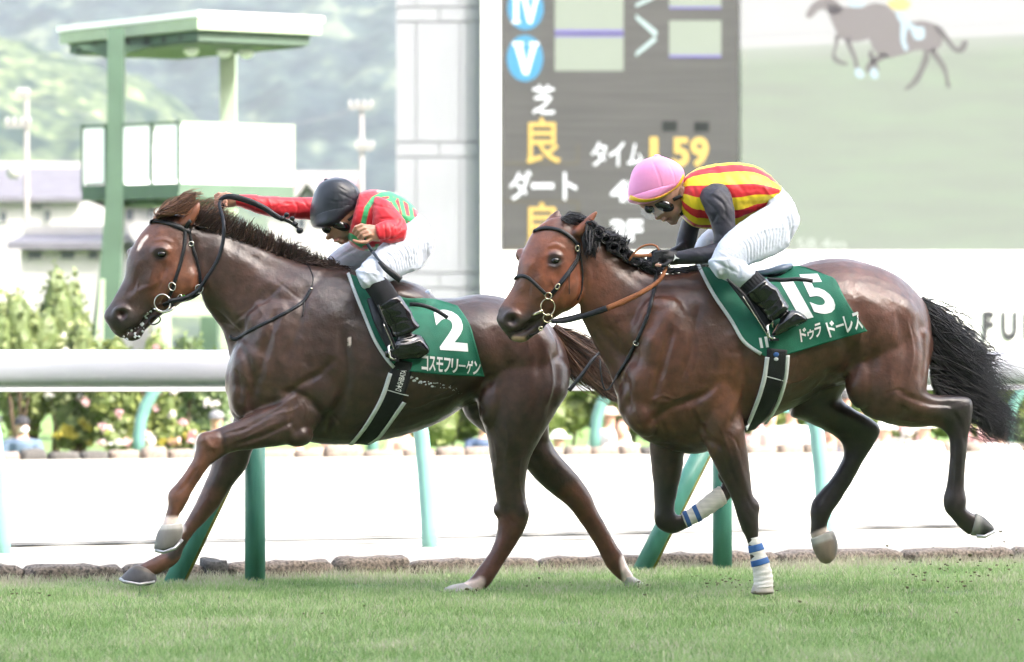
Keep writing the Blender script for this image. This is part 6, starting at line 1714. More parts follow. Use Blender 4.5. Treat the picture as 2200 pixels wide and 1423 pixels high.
mb = MB(); free_ribbon(mb, [(1184,691,.10),(1250,676,.12),(1330,640,.15),(1400,590,.10),(1425,560,.02)], 9, Yh2, .004); mb.obj("far_rein", m_blk, rn2, True)
bp2 = empty("breastplate", P(1380, 700, Yh2(1380) - .2), "black buckled neck strap hanging round the bay horse's shoulder", "breastplate", "neck straps")
sob("neck_strap", S2f, [(1410,588),(1407,612),(1396,664),(1379,710),(1364,742),(1346,777),(1324,812)], 8, Yh2, bp2, lift=.006)
p, n = S2f.hit(1366, 738); mb = MB(); ring(mb, 1366, 738, 6, 4, p[1] - .014, .002, -30, 14, 0); mb.obj("buckle", m_steel, bp2, True)
mb = MB(); free_ribbon(mb, [(1326,806,-.12),(1310,834,-.13),(1300,838,-.13),(1294,820,-.12),(1290,790,-.12),(1290,772,-.10)], 4, Yh2, .003); mb.obj("strap_end", m_blk, bp2, True)
mb = MB(); free_ribbon(mb, [(1288,758,-.10),(1270,778,-.12),(1250,806,-.13),(1232,828,-.13),(1222,840,-.13)], [5, 7, 8, 8, 9], Yh2, .004); mb.obj("hanging_strap", m_blk, bp2, True)
# ------------------------------------------------------------------ riders
m_face = attr_mat("rider skin", .45, "coat", .12, 120, .06, 40, spec=.4, sss=.12)
m_redj = attr_mat("red and green silks", .42, "coat", .12, 60, .05, 20, spec=.4, sheen=.2)
m_brch = mat("white breeches", (.53, .57, .66), .62, .03, 12, .25, 60, sheen=.1)
m_boot = mat("glossy black boot", (0.006, 0.006, 0.008), .14, .0, 10, .05, 30, spec=.7, coat=.5)
m_sock = mat("matt black sock", (0.014, 0.014, 0.018), .8, .15, 30, .3, 200)
m_hel1 = mat("dark helmet cover", (0.022, 0.026, 0.036), .42, .1, 8, .12, 18, coat=.1)
m_hel2 = mat("pink helmet cover", (.82, .30, .56), .55, .03, 6, .10, 20)
m_yel_b = mat("yellow band", (.80, .52, .03), .5)
m_lens = mat("dark goggle lens", (0.010, 0.010, 0.012), .05, spec=.9, coat=.6)
m_gfr = mat("black goggle frame", (0.012, 0.012, 0.013), .4)
m_sleeve = mat("charcoal stretch sleeve", (0.024, 0.023, 0.034), .48, .1, 10, .15, 50, sheen=.1)
m_glove = mat("black glove", (0.014, 0.015, 0.019), .55, .2, 40, .2, 120)
m_hairk = mat("black hair", (0.010, 0.008, 0.008), .5, .3, 80, .4, 200)
m_clear = mat("clear plastic visor", (.9, .93, .95), .05, alpha=.16, spec=.9)
def shrink(st, k):
    out = []; last = (0, .05)
    for s in st:
        s = list(s)
        if len(s) == 5: s = s[:4] + [last[0], s[4]]
        last = (s[4], s[5]); cx, cy = (s[0] + s[2]) / 2, (s[1] + s[3]) / 2
        out.append((cx + (s[0] - cx) * k, cy + (s[1] - cy) * k, cx + (s[2] - cx) * k, cy + (s[3] - cy) * k, s[4], s[5] * k))
    return out
def folds(v, nn, seed, amp=.0022):
    a = np.array([mnoise.noise(Vector((p[0] * 14 + seed, p[1] * 9, p[2] * 34))) for p in v]); b = np.array([mnoise.noise(Vector((p[0] * 30 + p[2] * 22, p[1] * 9 + seed, p[2] * 8))) for p in v])
    return v + nn * (amp * (np.abs(a) * -1.6 + np.abs(b) * -1.2 + .5))[:, None]
def soft(name, lofts, Yf, m, parent, voxel=.006, sm=3, strokes=(), amp=.0, sc=12, seed=0, base=None, spots=(), extra=None, cap=.18, n=26):
    mb = MB()
    for st in lofts: loft(mb, st, Yf, n=n, sub=5, cap=cap)
    if extra:
        for b in extra: bulge(mb, *b[:6], Yf, *(b[6:]))
    v, nn, f = remesh(mb, voxel, sm)
    if strokes: v = carve(v, nn, strokes, Yf, ylim=.6)
    if amp: v = lump(v, nn, amp, sc, seed)
    if m in (m_redj, m_brch, m_sleeve): v = folds(v, nn, seed)
    at = {"coat": paint(proj(v), base, list(spots))} if base is not None else None
    return mesh_obj(name, v, f, m, parent, True, at)
def tubes_px(mb, pts, r, Yf, n=10):
    q = [P(a, b, Yf(a) + c) for a, b, c in pts]; mb.tube(q, r, n); mb.ell(q[-1], (r[-1],) * 3 if isinstance(r, (list, tuple)) else (r,) * 3, None, 10, 6); mb.ell(q[0], (r[0],) * 3 if isinstance(r, (list, tuple)) else (r,) * 3, None, 10, 6)
SK = (.46, .25, .175)

# ================= rider in red and green
R1_ = empty("person", P(840, 600, 17.7), "person in dark helmet and red and green silks, crouched with one arm stretched forward", "person", "riders on the galloping horses")
Y1 = lambda px: 17.75 + 0.20 * (np.clip(px, 600, 1000) - 850) / 425.0
# the far arm reaches with the neck
tor = [(770,417,762,470,0,.09),(786,409,748,514,0,.16),(815,408,768,536,0,.18),(845,415,800,539,0,.18),(872,430,840,525,0,.17),(893,449,870,512,0,.155),(903,468,890,500,0,.14)]
slv = [(806,422,800,490,-.12,.08),(826,426,798,490,-.17,.075),(850,446,812,506,-.21,.068),(866,466,828,516,-.24,.062),(877,492,842,522,-.26,.056)]
fore = [(874,484,866,522,-.26,.05),(852,474,852,523,-.28,.054),(832,474,836,523,-.30,.052),(816,479,824,522,-.31,.046)]
cuff = [(818,480,825,522,-.31,.045),(808,482,818,521,-.315,.043)]
fslv = [(790,430,770,490,.08,.08),(740,424,730,482,.16,.068),(700,423,690,476,.2,.06),(655,424,652,472,.20,.056),(610,424,602,470,.17,.056),(570,421,562,462,.13,.052),(535,418,530,450,.10,.045),(512,418,508,444,.08,.036)]
pel = [(862,440,850,530,0,.15),(890,455,878,562,0,.165),(914,470,900,580,0,.165),(926,492,918,556,0,.12)]
th = [(900,460,905,575,-.10,.13),(865,488,897,580,-.17,.115),(828,516,868,592,-.24,.10),(800,545,842,604,-.29,.088),(778,568,818,616,-.33,.076),(767,588,796,622,-.35,.066)]
sh_ = [(764,582,822,588,-.35,.066),(774,612,824,592,-.355,.058),(782,622,832,600,-.355,.052)]
boot = [(783,620,824,592,-.355,.052),(797,640,843,613,-.36,.054),(811,661,857,636,-.36,.054),(825,685,876,661,-.36,.052),(837,706,890,684,-.36,.046),(844,724,900,702,-.36,.044)]
foot = [(920,742,920,760,-.36,.028),(905,722,902,770,-.36,.038),(882,716,880,773,-.365,.042),(858,722,858,774,-.37,.042),(840,746,842,772,-.37,.036),(828,754,830,768,-.37,.026)]
fth = [(880,480,890,560,.14,.13),(820,492,850,572,.20,.10),(770,508,800,580,.25,.09),(730,530,760,596,.29,.08),(702,555,728,604,.31,.07)]
fsh = [(700,562,740,575,.33,.065),(716,600,762,590,.35,.06),(735,640,780,622,.36,.052)]
fboot = [(735,640,780,622,.36,.052),(760,690,808,668,.36,.05),(780,730,828,708,.36,.045)]
ffoot = [(845,745,845,765,.36,.03),(815,728,815,772,.37,.042),(780,745,780,772,.37,.04),(765,755,766,770,.37,.025)]
face1 = [(672,470,776,436,0,.085),(684,486,772,452,0,.082),(697,499,768,466,0,.074),(706,508,764,480,0,.066),(716,515,760,492,0,.058),(728,520,754,502,0,.046),(738,521,750,510,0,.028)]
neck1 = [(752,430,742,500,0,.065),(790,425,770,505,0,.075)]
mb = MB()
loft(mb, face1, Y1, n=26, sub=5); loft(mb, neck1, Y1, n=20)
bulge(mb, 722, 440, 0, 46, 50, .095, Y1)
bulge(mb, 711, 506, -.004, 7, 9, .016, Y1, 30); bulge(mb, 705, 511, -.002, 6, 5, .013, Y1, 0); bulge(mb, 714, 507, -.018, 5, 5, .008, Y1)     # nose
bulge(mb, 724, 517, -.012, 8, 4, .030, Y1, -10); bulge(mb, 734, 520, -.01, 8, 6, .03, Y1, 0); bulge(mb, 745, 492, -.045, 16, 13, .02, Y1, 0)
bulge(mb, 769, 462, -.082, 6, 13, .014, Y1, 10)  # ear
for st in (tor, slv, fore, cuff, fslv, th, sh_, boot, foot, fth, fsh, fboot, ffoot, pel): loft(mb, shrink(st, .80), Y1, n=16, cap=.02)
# near hand round the whip handle
loft(mb, [(824,486,828,518,-.31,.026),(806,484,812,520,-.315,.024),(793,482,800,518,-.318,.028),(780,484,788,512,-.32,.028)], Y1, n=18)
hx, hy = 764, 487
for k, s_ in enumerate((7, 16, 25, 33)):
    cx, cy = hx + .64 * s_, hy + .77 * s_; L_ = (1, 1.05, 1, .85)[k]
    tubes_px(mb, [(cx + 20, cy - 6, -.325), (cx + 8, cy - 9, -.348), (cx - 5 * L_, cy - 4, -.352), (cx - 10 * L_, cy + 5, -.335), (cx - 3, cy + 9, -.315)], [.0095, .0095, .0088, .008, .0072], Y1)
tubes_px(mb, [(800,512,-.325), (786,521,-.34), (772,521,-.345), (760,517,-.345)], [.0115, .0105, .0095, .008], Y1)
# far hand closed over the reins
loft(mb, [(514,420,510,443,.08,.026),(500,416,496,446,.08,.026),(484,416,480,447,.07,.03),(474,420,472,444,.06,.028)], Y1, n=18)
for k in range(4):
    y_ = 419 + 7.5 * k
    tubes_px(mb, [(486,y_,.035-.004*k), (470,y_-3,.03), (462,y_+2,.04), (468,y_+6,.06), (478,y_+6,.065)], [.0095, .009, .0085, .008, .007], Y1)
tubes_px(mb, [(498,420,.04), (486,416,.02), (474,421,.012), (466,430,.014)], [.011, .010, .009, .008], Y1)
v, nn, f = remesh(mb, .0042, 3)
v = carve(v, nn, [([(716,516),(726,513),(733,510)], 2.2, -.004), ([(700,498),(712,492),(728,486)], 3, -.004), ([(718,503),(726,511)], 2, -.0025), ([(766,455),(769,468)], 2, -.006), ([(715,510),(719,508)], 1.8, -.003), ([(738,498),(745,508)], 3, -.002)], Y1, .6)
q = proj(v); lip = (.40, .15, .12)
mesh_obj("body", v, f, m_face, R1_, True, {"coat": paint(q, SK, [([(718,516),(730,512)], 3.2, 3, lip), ([(740,505),(752,495),(760,480)], 7, 8, (.36, .20, .15)), ([(712,508)], 5, 5, (.50, .24, .17)), ([(769,466)], 5, 5, (.50, .23, .17))])})
G_ = (.035, .36, .13); RD = (.62, .022, .035)
dense = []
gre = [([(783,516),(781,478),(788,448),(802,428),(820,418),(842,416),(868,426),(896,446)], 5.5, 2, G_), ([(752,508),(790,534),(836,530),(866,514),(890,494)], 7.5, 2, G_),
       ([(840,424),(852,446),(858,470)], 4.2, 1.5, G_), ([(861,430),(869,464)], 4.4, 1.5, G_), ([(881,440),(886,470)], 4.4, 1.5, G_), ([(856,466),(900,474)], 6, 1.5, G_), ([(872,480),(884,500)], 5, 1.5, G_), ([(888,484),(896,480)], 5, 1.5, (.02, .20, .09)), ([(866,488),(868,500)], 5, 1.5, RD),
       ([(828,432),(848,428)], 4, 2, G_), ([(783,532),(802,527)], 4.5, 2, RD), ([(818,528),(836,521)], 4.5, 2, RD), ([(812,411),(826,409)], 3, 2, (.6, .35, .3))]
wr1 = [([(800,440),(830,445),(850,440)], 3, -.004), ([(815,470),(845,470)], 3, -.004), ([(835,478),(842,500),(838,518)], 3.5, -.005), ([(848,478),(852,500)], 3, .004), ([(826,480),(830,520)], 2.5, -.004), ([(862,470),(846,492)], 3, -.004), ([(872,478),(856,500)], 2.5, -.004),
       ([(795,450),(802,480)], 3, -.004), ([(540,424),(552,440),(548,456)], 3, -.004), ([(575,424),(582,445),(578,462)], 3, .003), ([(630,428),(640,448),(634,468)], 3, -.004), ([(650,426),(662,448)], 3, -.004), ([(605,430),(590,452)], 2.5, -.003), ([(520,424),(530,440)], 2, -.003), ([(560,424),(610,432),(650,434)], 3, .003),
       ([(880,455),(896,470)], 3, -.003), ([(860,425),(880,440)], 3, .003), ([(790,470),(786,500)], 3, -.003), ([(800,520),(840,515),(870,500)], 3, -.004)]
soft("vest", [tor], Y1, m_redj, R1_, .0045, 3, wr1, .003, 14, 3, RD, gre, n=40)
soft("sleeve", [slv, fore, [tuple(x) for x in cuff]], Y1, m_redj, R1_, .0045, 3, wr1, .0035, 16, 8, RD)
soft("sleeve", [fslv], Y1, m_redj, R1_, .0055, 3, wr1, .0035, 16, 9, RD)
g = random.Random(12); wr = []
for k in range(17):
    t = k / 16; ax, ay = 905 - 100 * t, 480 + 62 * t; bx, by = 920 - 85 * t, 560 + 42 * t
    wr.append(([(ax + g.uniform(-3, 3), ay + 14), ((ax + bx) / 2 + 4, (ay + by) / 2), (bx - 2, by - 2)], 2.4, -.0045 * g.uniform(.5, 1.2)))
wr += [([(840,530),(870,500),(895,485)], 3, -.003), ([(780,575),(800,590),(815,605)], 3, -.003), ([(775,560),(785,580),(780,605)], 3, .003), ([(720,560),(745,545),(770,530)], 3, -.003)]
soft("breeches", [pel, th, sh_, fth, fsh], Y1, m_brch, R1_, .0055, 4, wr, .0035, 12, 4)
soft("sock", [boot[:3]], Y1, m_sock, R1_, .005, 2, (), .0015, 14, 1)
bw = [([(812,668),(838,660),(862,648)], 2, -.003), ([(822,690),(840,678),(860,676)], 5, -.004), ([(832,706),(860,690),(880,690)], 4, -.005), ([(842,716),(862,720),(895,706)], 4, .005), ([(846,730),(872,726),(900,716)], 3, -.006), ([(852,742),(880,740),(905,730)], 3, .004), ([(850,764),(885,766),(915,758)], 2.5, -.004)]
soft("boot", [shrink(boot[2:], 1.05), foot], Y1, m_boot, R1_, .005, 2, bw, .005, 22, 7)
soft("boot", [fboot, ffoot], Y1, m_boot, R1_, .008, 2)
hel = [(708,384,724,381,0,.02),(688,394,748,387,0,.085),(674,416,767,402,0,.112),(667,446,774,420,0,.122),(666,468,772,438,0,.122),(668,482,766,452,0,.118)]
he = empty("helmet_group", (0, 0, 0)) if False else None
soft("helmet", [hel], Y1, m_hel1, R1_, .006, 4, [([(735,382),(758,400),(768,425),(762,452)], 2.5, .004), ([(700,430),(730,434),(755,428)], 3, -.0015), ([(728,415),(760,430)], 2, -.002), ([(735,440),(762,445)], 2, -.002), ([(725,400),(745,412)], 2, -.0015)], .002, 14, 2, n=36, cap=.06)
soft("helmet_peak", [[(667,466,771,436,0,.122),(668,478,766,448,0,.124),(672,488,740,474,0,.118),(684,492,720,486,0,.09)]], Y1, m_hel1, R1_, .005, 2, n=36, cap=.06)
mb = MB(); bulge(mb, 701, 387, 0, 5, 3.5, .012, Y1); mb.obj("helmet_button", m_hel1, R1_, True)
mb = MB(); bulge(mb, 729, 482, -.062, 20, 9, .022, Y1, 24); bulge(mb, 704, 491, -.035, 9, 8, .02, Y1, 24); mb.obj("goggle_lens", m_lens, R1_, True)
mb = MB(); bulge(mb, 728, 482, -.055, 26, 12.5, .022, Y1, 24); bulge(mb, 702, 492, -.028, 11, 10, .02, Y1, 24); mb.obj("goggle_frame", m_gfr, R1_, True)
mb = MB(); free_ribbon(mb, [(748,474,-.082),(758,466,-.088),(768,452,-.094),(774,440,-.09)], 6, Y1); free_ribbon(mb, [(766,470,-.09),(762,488,-.08),(752,505,-.06)], 5, Y1); mb.obj("goggle_strap", m_gfr, R1_, True)
soft("hair", [[(766,428,778,452,-.02,.06),(768,450,776,470,-.02,.055)]], Y1, m_hairk, R1_, .006, 1, (), .004, 60, 1)
wh = empty("whip", P(800, 540, Y1(800) - .33), "dark padded riding whip held in the red rider's near hand", "whip")
m_whip = mat("slate grey whip grip", (0.045, 0.06, 0.08), .5, .1, 30, .2, 150)
mb = MB(); tubes_px(mb, [(766,489,-.33),(770,494,-.33),(783,515,-.33),(800,541,-.335)], [.013, .0085, .0085, .0095], Y1); mb.tube([P(800, 541, Y1(800) - .335), P(812, 556, Y1(812) - .37), P(820, 565, Y1(818) - .395), P(846, 590, Y1(846) - .42)], [.009, .007, .006, .005], 10); mb.obj("grip", m_whip, wh, True)
mb = MB(); free_ribbon(mb, [(815,562,-.39),(830,578,-.41),(848,592,-.425),(861,602,-.43)], [9, 13, 15, 15], Y1, .006); mb.obj("flap", m_blk, wh, True)

# ================= rider in yellow and red
R2_ = empty("person", P(1600, 560, 17.15), "person in pink helmet, yellow and red striped vest and black sleeves, crouched over horse", "person", "riders on the galloping horses")
Y2 = lambda px: 17.2 + 0.20 * (np.clip(px, 1350, 1760) - 1600) / 425.0
tor = [(1466,392,1463,446,0,.08),(1478,374,1466,466,0,.13),(1500,361,1490,487,0,.165),(1540,353,1530,492,0,.18),(1585,350,1580,491,0,.18),(1625,358,1612,474,0,.17),(1655,376,1642,458,0,.155),(1674,398,1667,432,0,.13)]
slv = [(1520,396,1562,398,-.13,.06),(1506,410,1568,408,-.16,.07),(1504,428,1573,424,-.19,.066),(1514,452,1578,450,-.21,.062),(1526,480,1580,480,-.22,.058),(1533,510,1583,520,-.23,.054),(1530,532,1580,545,-.24,.048)]
fore = [(1548,520,1572,556,-.24,.05),(1500,531,1515,567,-.24,.044),(1470,537,1475,569,-.22,.037),(1452,541,1456,568,-.2,.032)]
fslv = [(1480,440,1520,480,.10,.07),(1464,475,1504,490,.16,.06),(1456,505,1496,520,.17,.052),(1450,530,1490,538,.16,.046)]
ffore = [(1470,515,1476,548,.15,.045),(1450,530,1456,560,.10,.038),(1430,540,1436,568,.06,.032)]
pel = [(1650,384,1645,500,0,.14),(1680,402,1672,532,0,.165),(1706,436,1692,528,0,.15),(1715,462,1708,498,0,.09)]
th = [(1670,430,1695,530,-.10,.13),(1640,446,1668,548,-.18,.112),(1605,468,1640,560,-.24,.098),(1572,492,1606,572,-.29,.088),(1545,522,1574,590,-.325,.078),(1526,556,1548,600,-.34,.068)]
sh_ = [(1520,562,1576,556,-.345,.068),(1532,586,1594,562,-.35,.062),(1556,602,1612,572,-.355,.058),(1582,614,1624,579,-.36,.055),(1590,618,1628,584,-.36,.053)]
boot = [(1588,616,1624,580,-.36,.052),(1604,634,1646,600,-.365,.052),(1622,652,1668,620,-.365,.05),(1640,672,1682,640,-.365,.045),(1654,692,1694,660,-.365,.043)]
foot = [(1655,722,1664,708,-.365,.03),(1668,722,1674,690,-.365,.042),(1690,713,1694,668,-.365,.044),(1712,702,1713,668,-.365,.04),(1728,694,1730,680,-.365,.03),(1735,690,1735,684,-.365,.012)]
fth = [(1640,450,1655,540,.14,.12),(1590,464,1612,556,.20,.10),(1545,480,1568,562,.26,.09),(1512,500,1532,572,.30,.08),(1490,530,1506,580,.32,.065)]
fsh = [(1488,545,1530,560,.33,.06),(1520,590,1562,576,.35,.055),(1555,630,1600,612,.36,.05),(1590,680,1630,660,.36,.045)]
ffoot = [(1680,706,1680,722,.37,.03),(1650,680,1648,724,.37,.042),(1620,690,1618,722,.37,.04),(1602,708,1603,720,.37,.02)]
face2 = [(1362,430,1474,392,0,.088),(1378,446,1474,412,0,.084),(1394,456,1472,428,0,.074),(1408,464,1470,442,0,.066),(1422,470,1466,456,0,.057),(1436,479,1460,468,0,.044),(1444,481,1456,474,0,.026)]
neck2 = [(1462,398,1450,460,0,.065),(1490,395,1478,465,0,.075)]
mb = MB()
loft(mb, face2, Y2, n=26, sub=5); loft(mb, neck2, Y2, n=20)
bulge(mb, 1412, 396, 0, 50, 48, .10, Y2)
bulge(mb, 1413, 466, -.004, 8, 7, .016, Y2, 20); bulge(mb, 1419, 463, -.02, 5, 5, .009, Y2, 0); bulge(mb, 1429, 471, -.012, 9, 5, .028, Y2, -30); bulge(mb, 1446, 478, -.008, 9, 6, .03, Y2, -15); bulge(mb, 1448, 452, -.045, 16, 13, .02, Y2)
bulge(mb, 1467, 413, -.088, 7, 13, .015, Y2, 8)
for st in (tor, slv, fore, fslv, ffore, pel, th, sh_, boot, foot, fth, fsh, ffoot): loft(mb, shrink(st, .80), Y2, n=16, cap=.02)
v, nn, f = remesh(mb, .0045, 3)
v = carve(v, nn, [([(1428,475),(1436,470),(1444,466)], 2.2, -.004), ([(1418,468),(1424,463)], 2, -.003), ([(1465,406),(1468,420)], 2, -.006), ([(1390,450),(1405,442),(1420,436)], 3, -.004)], Y2, .6)
mesh_obj("body", v, f, m_face, R2_, True, {"coat": paint(proj(v), (.42, .235, .17), [([(1430,474),(1440,469)], 3.5, 3, (.34, .15, .13)), ([(1440,480),(1456,466),(1464,440)], 6, 8, (.26, .16, .13)), ([(1467,414)], 5, 5, (.46, .22, .17))])})
# gloved hands
mb = MB()
loft(mb, [(1462,540,1464,568,-.20,.032),(1448,538,1452,570,-.20,.032),(1432,536,1436,568,-.20,.034),(1416,538,1420,562,-.20,.032)], Y2, n=18)
for k in range(4):
    bx = 1428 - 5 * k; by = 540 + 6.5 * k
    tubes_px(mb, [(bx + 8, by + 1, -.215), (bx - 8 + 2 * k, by + 1, -.232), (bx - 21 + 4 * k, by + 5, -.228), (bx - 25 + 5 * k, by + 14, -.215), (bx - 16 + 4 * k, by + 19 - k, -.20)], [.0105, .0105, .010, .009, .008], Y2)
tubes_px(mb, [(1440,562,-.225),(1428,570,-.235),(1416,572,-.235)], [.012, .011, .0095], Y2)
v, nn, f = remesh(mb, .004, 2); mesh_obj("glove", v, f, m_glove, R2_)
mb = MB(); tubes_px(mb, [(1418,571,-.238),(1411,570,-.236)], [.0092, .0085], Y2); v, nn, f = remesh(mb, .003, 1); mesh_obj("bare_fingertip", v, f, m_face, R2_, True, {"coat": np.tile([.46, .25, .19], (len(v), 1))})
mb = MB()
loft(mb, [(1440,538,1446,568,.06,.03),(1424,540,1428,566,.05,.032),(1408,544,1410,564,.04,.03)], Y2, n=16)
for k in range(4):
    tubes_px(mb, [(1412,544+6*k,.02),(1398,545+6*k,.02),(1392,552+5*k,.035),(1402,558+4*k,.05)], [.010, .010, .009, .008], Y2)
tubes_px(mb, [(1430,544,.02),(1416,538,.0),(1402,542,.0)], [.011, .010, .009], Y2)
v, nn, f = remesh(mb, .0045, 2); mesh_obj("glove", v, f, m_glove, R2_)
mb = MB()
for poly in ([(1449,546),(1453,552),(1460,556),(1452,556),(1446,562),(1449,554)],):
    y_ = Y2(1452) - .236; pv_ = [P(a, b, y_) for a, b in poly]; mb.add(pv_ + [p + np.array([0, .004, 0]) for p in pv_], [(0, 1, 2, 3, 4, 5)[::-1], tuple(range(6, 12))] + [(i, (i + 1) % 6, 6 + (i + 1) % 6, 6 + i) for i in range(6)])
mb.obj("glove_emblem", m_wht, R2_)
# striped vest: stripes run with the body, coloured by place round it
m_str, N, L, B = new_mat("yellow and red striped vest")
at = N.new("ShaderNodeAttribute"); at.attribute_name = "band"
r = N.new("ShaderNodeValToRGB"); r.color_ramp.interpolation = 'CONSTANT'; e = r.color_ramp.elements
YE = (.84, .62, .02, 1); RE = (.60, .022, .03, 1)
e[0].position = 0; e[0].color = YE; e[1].position = .130; e[1].color = RE
for p_, c_ in ((.255, YE), (.405, RE), (.535, YE), (.665, RE), (.76, YE), (.865, RE), (.95, YE)):
    x = e.new(p_); x.color = c_
L.new(at.outputs["Fac"], r.inputs[0]); L.new(r.outputs[0], B.inputs["Base Color"]); B.inputs["Roughness"].default_value = .45
tc = N.new("ShaderNodeTexCoord"); nz = N.new("ShaderNodeTexNoise"); nz.inputs["Scale"].default_value = 40; L.new(tc.outputs["Object"], nz.inputs["Vector"])
bp = N.new("ShaderNodeBump"); bp.inputs["Strength"].default_value = .1; bp.inputs["Distance"].default_value = .005; L.new(nz.outputs[0], bp.inputs["Height"]); L.new(bp.outputs[0], B.inputs["Normal"])
mb = MB(); uv = []; loft(mb, tor, Y2, n=96, sub=14, cap=.3, uvs=uv); v = np.array(mb.v); band = np.minimum(uv[0][1], 1 - uv[0][1]) * 2; u_ = uv[0][0]
band = np.clip(band + .10 * np.clip(.45 - u_, 0, 1) * np.sin(band * 3.14) - .03 * np.clip(u_ - .8, 0, 1), 0, 1)
nn = vnormals(v, mb.f); nn = nn if (nn[:, 1] * (v[:, 1] - v[:, 1].mean())).sum() > 0 else -nn
vst = [([(1560,400),(1575,430),(1582,470)], 4, -.006), ([(1580,440),(1620,440),(1660,430)], 4, -.004), ([(1590,470),(1620,460),(1650,445)], 3.5, -.005), ([(1640,395),(1650,415),(1668,425)], 3, .004), ([(1655,385),(1662,405)], 3, -.004), ([(1490,400),(1500,440),(1520,480)], 4, -.006), ([(1478,420),(1488,450),(1505,478)], 3, .004),
       ([(1585,400),(1605,408),(1640,405)], 4, -.003), ([(1600,450),(1612,430)], 3, -.003), ([(1625,445),(1640,425)], 3, -.003), ([(1500,370),(1540,362)], 4, -.003)]
v = carve(v, nn, vst, Y2, .6); v = lump(v, nn, .004, 11, 5); v = folds(v, nn, 3, .003)
mesh_obj("vest", v, mb.f, m_str, R2_, True, {"band": band})
sw = [([(1515,430),(1540,455),(1530,480)], 4, -.004), ([(1530,420),(1555,440),(1560,470)], 4, -.004), ([(1545,500),(1560,515),(1575,512)], 4, -.005), ([(1530,525),(1550,520),(1565,530)], 3, -.005), ([(1545,405),(1525,420)], 4, .003), ([(1500,540),(1520,552)], 3, -.002), ([(1560,395),(1570,415)], 3, -.003)]
soft("sleeve", [slv, fore], Y2, m_sleeve, R2_, .005, 3, sw, .003, 12, 2)
soft("sleeve", [fslv, ffore], Y2, m_sleeve, R2_, .006, 3, (), .003, 12, 3)
g = random.Random(22); wr = []
for k in range(15):
    t = k / 14; ax, ay = 1690 - 105 * t, 430 + 60 * t; bx, by = 1700 - 92 * t, 520 + 50 * t
    wr.append(([(ax + 6, ay + 22), ((ax + bx) / 2 + 8, (ay + by) / 2 + 5), (bx - 3, by - 2)], 2.4, -.004 * g.uniform(.4, 1.2)))
wr += [([(1600,480),(1640,462),(1680,450)], 3, -.003), ([(1590,500),(1630,478),(1690,470)], 3, -.003), ([(1600,515),(1650,492),(1700,490)], 2.5, .003), ([(1530,560),(1560,575),(1590,590)], 3, -.004), ([(1545,540),(1575,560)], 3, .003), ([(1580,560),(1590,580),(1585,600)], 3, -.004), ([(1600,572),(1592,600)], 2.5, .003), ([(1560,560),(1575,590)], 3, -.003)]
soft("breeches", [pel, th, sh_, fth, fsh[:2]], Y2, m_brch, R2_, .0055, 4, wr, .0035, 12, 14)
sk = [([(1597 + 6 * k, 612 - 5 * k), (1612 + 6 * k, 628 - 5 * k)], 1.4, -.004) for k in range(7)]
soft("boot_top", [boot[:2]], Y2, m_sock, R2_, .004, 1, sk)
bw = [([(1618,655),(1640,650),(1660,628)], 2.5, -.005), ([(1628,668),(1652,662),(1676,642)], 3, -.005), ([(1640,684),(1664,676),(1686,656)], 3, .006), ([(1650,696),(1676,684),(1696,664)], 3, -.006), ([(1664,704),(1690,690),(1712,672)], 3, .004), ([(1668,718),(1700,706),(1730,690)], 2.5, -.004), ([(1612,640),(1648,606)], 2, -.004)]
soft("boot", [shrink(boot[1:], 1.06), foot], Y2, m_boot, R2_, .005, 2, bw, .005, 22, 27)
soft("boot", [fsh[2:], ffoot], Y2, m_boot, R2_, .008, 2)
hel = [(1402,337,1420,335,0,.03),(1378,346,1446,345,0,.088),(1360,365,1463,357,0,.114),(1352,392,1470,370,0,.124),(1349,416,1470,388,0,.122),(1352,428,1467,396,0,.118)]
soft("helmet", [hel], Y2, m_hel2, R2_, .006, 4, [([(1400,342),(1416,380),(1424,412)], 1.6, -.003), ([(1436,350),(1448,375),(1452,400)], 1.6, -.002)], .0012, 12, 2, n=36, cap=.06)
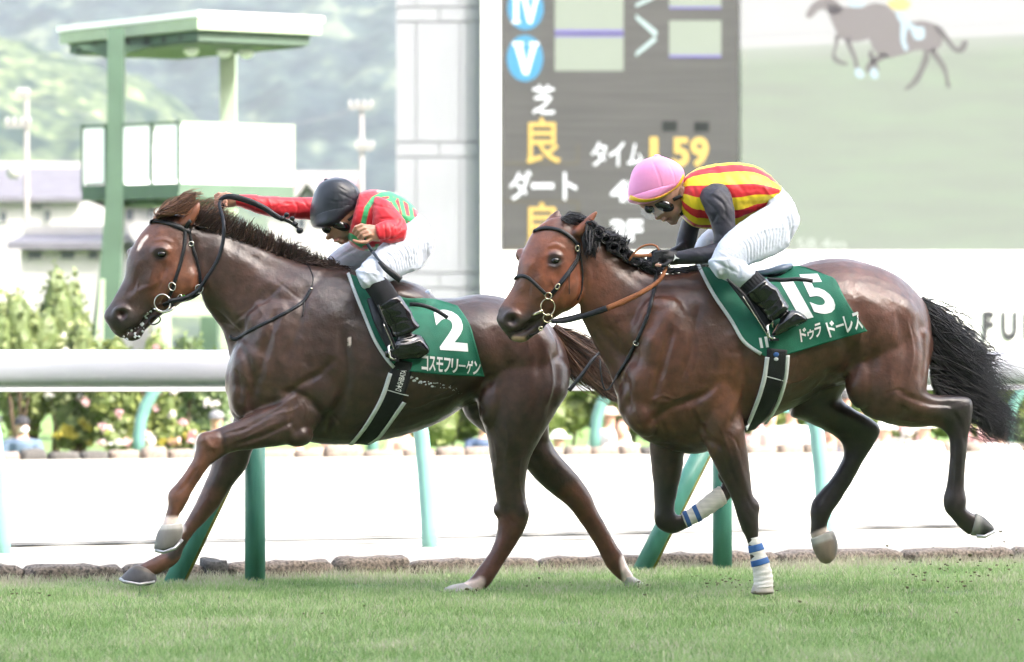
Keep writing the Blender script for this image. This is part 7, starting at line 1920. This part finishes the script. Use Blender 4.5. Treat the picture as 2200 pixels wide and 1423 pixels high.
soft("helmet_peak", [[(1350,424,1468,390,0,.121),(1350,433,1464,397,0,.1225),(1362,438,1440,418,0,.114),(1380,440,1420,430,0,.088)]], Y2, m_hel2, R2_, .005, 2, n=36, cap=.06)
hm = [o for o in R2_.children if o.name.startswith("helmet")]
hv, hfc = [], []
for o in hm:
    k = sum(len(a) for a in hv); hv.append(np.array([tuple(x.co) for x in o.data.vertices])); hfc += [tuple(i + k for i in p.vertices) for p in o.data.polygons]
HS = Surf(np.concatenate(hv), hfc)
mb = MB(); strap_on(mb, HS, [(1354,424),(1378,431),(1410,427),(1440,412),(1458,396),(1468,378)], 10, Y2, .002, .002); mb.obj("helmet_band", m_yel_b, R2_, True)
mb = MB(); bulge(mb, 1412, 335, 0, 7, 3, .016, Y2); mb.obj("helmet_button", m_hel2, R2_, True)
mb = MB(); bulge(mb, 1428, 440, -.066, 17, 11, .022, Y2, 22); bulge(mb, 1398, 449, -.03, 9, 9, .02, Y2, 22); mb.obj("goggle_lens", m_lens, R2_, True)
mb = MB(); bulge(mb, 1426, 440, -.058, 24, 14, .022, Y2, 22); bulge(mb, 1396, 449, -.024, 12, 11, .02, Y2, 22); mb.obj("goggle_frame", m_gfr, R2_, True)
mb = MB(); free_ribbon(mb, [(1446,430,-.086),(1458,424,-.092),(1470,418,-.09)], 8, Y2); free_ribbon(mb, [(1470,400,-.09),(1474,425,-.085),(1472,448,-.07),(1462,462,-.05)], 8, Y2); mb.obj("goggle_strap", m_gfr, R2_, True)
soft("hair", [[(1468,388,1480,408,-.02,.065),(1470,408,1480,430,-.02,.06),(1466,430,1476,455,-.02,.05)]], Y2, m_hairk, R2_, .006, 1, (), .004, 60, 1)
mb = MB(); vs = []; fs = []
for i in range(9):
    t = i / 8; a_ = math.radians(-10 + 150 * t)
    for (px, py) in ((1378 + 46 * t, 444 + 4 * t), (1376 + 50 * t, 458 + 16 * math.sin(math.pi * min(t * 1.1, 1)))):
        vs.append(P(px, py, Y2(px) + .04 - .125 * math.sin(a_ * .6 + .1)))
for i in range(8): fs.append((2 * i, 2 * i + 1, 2 * i + 3, 2 * i + 2))
mb.add(vs, fs); mb.obj("clear_visor", m_clear, R2_, True)
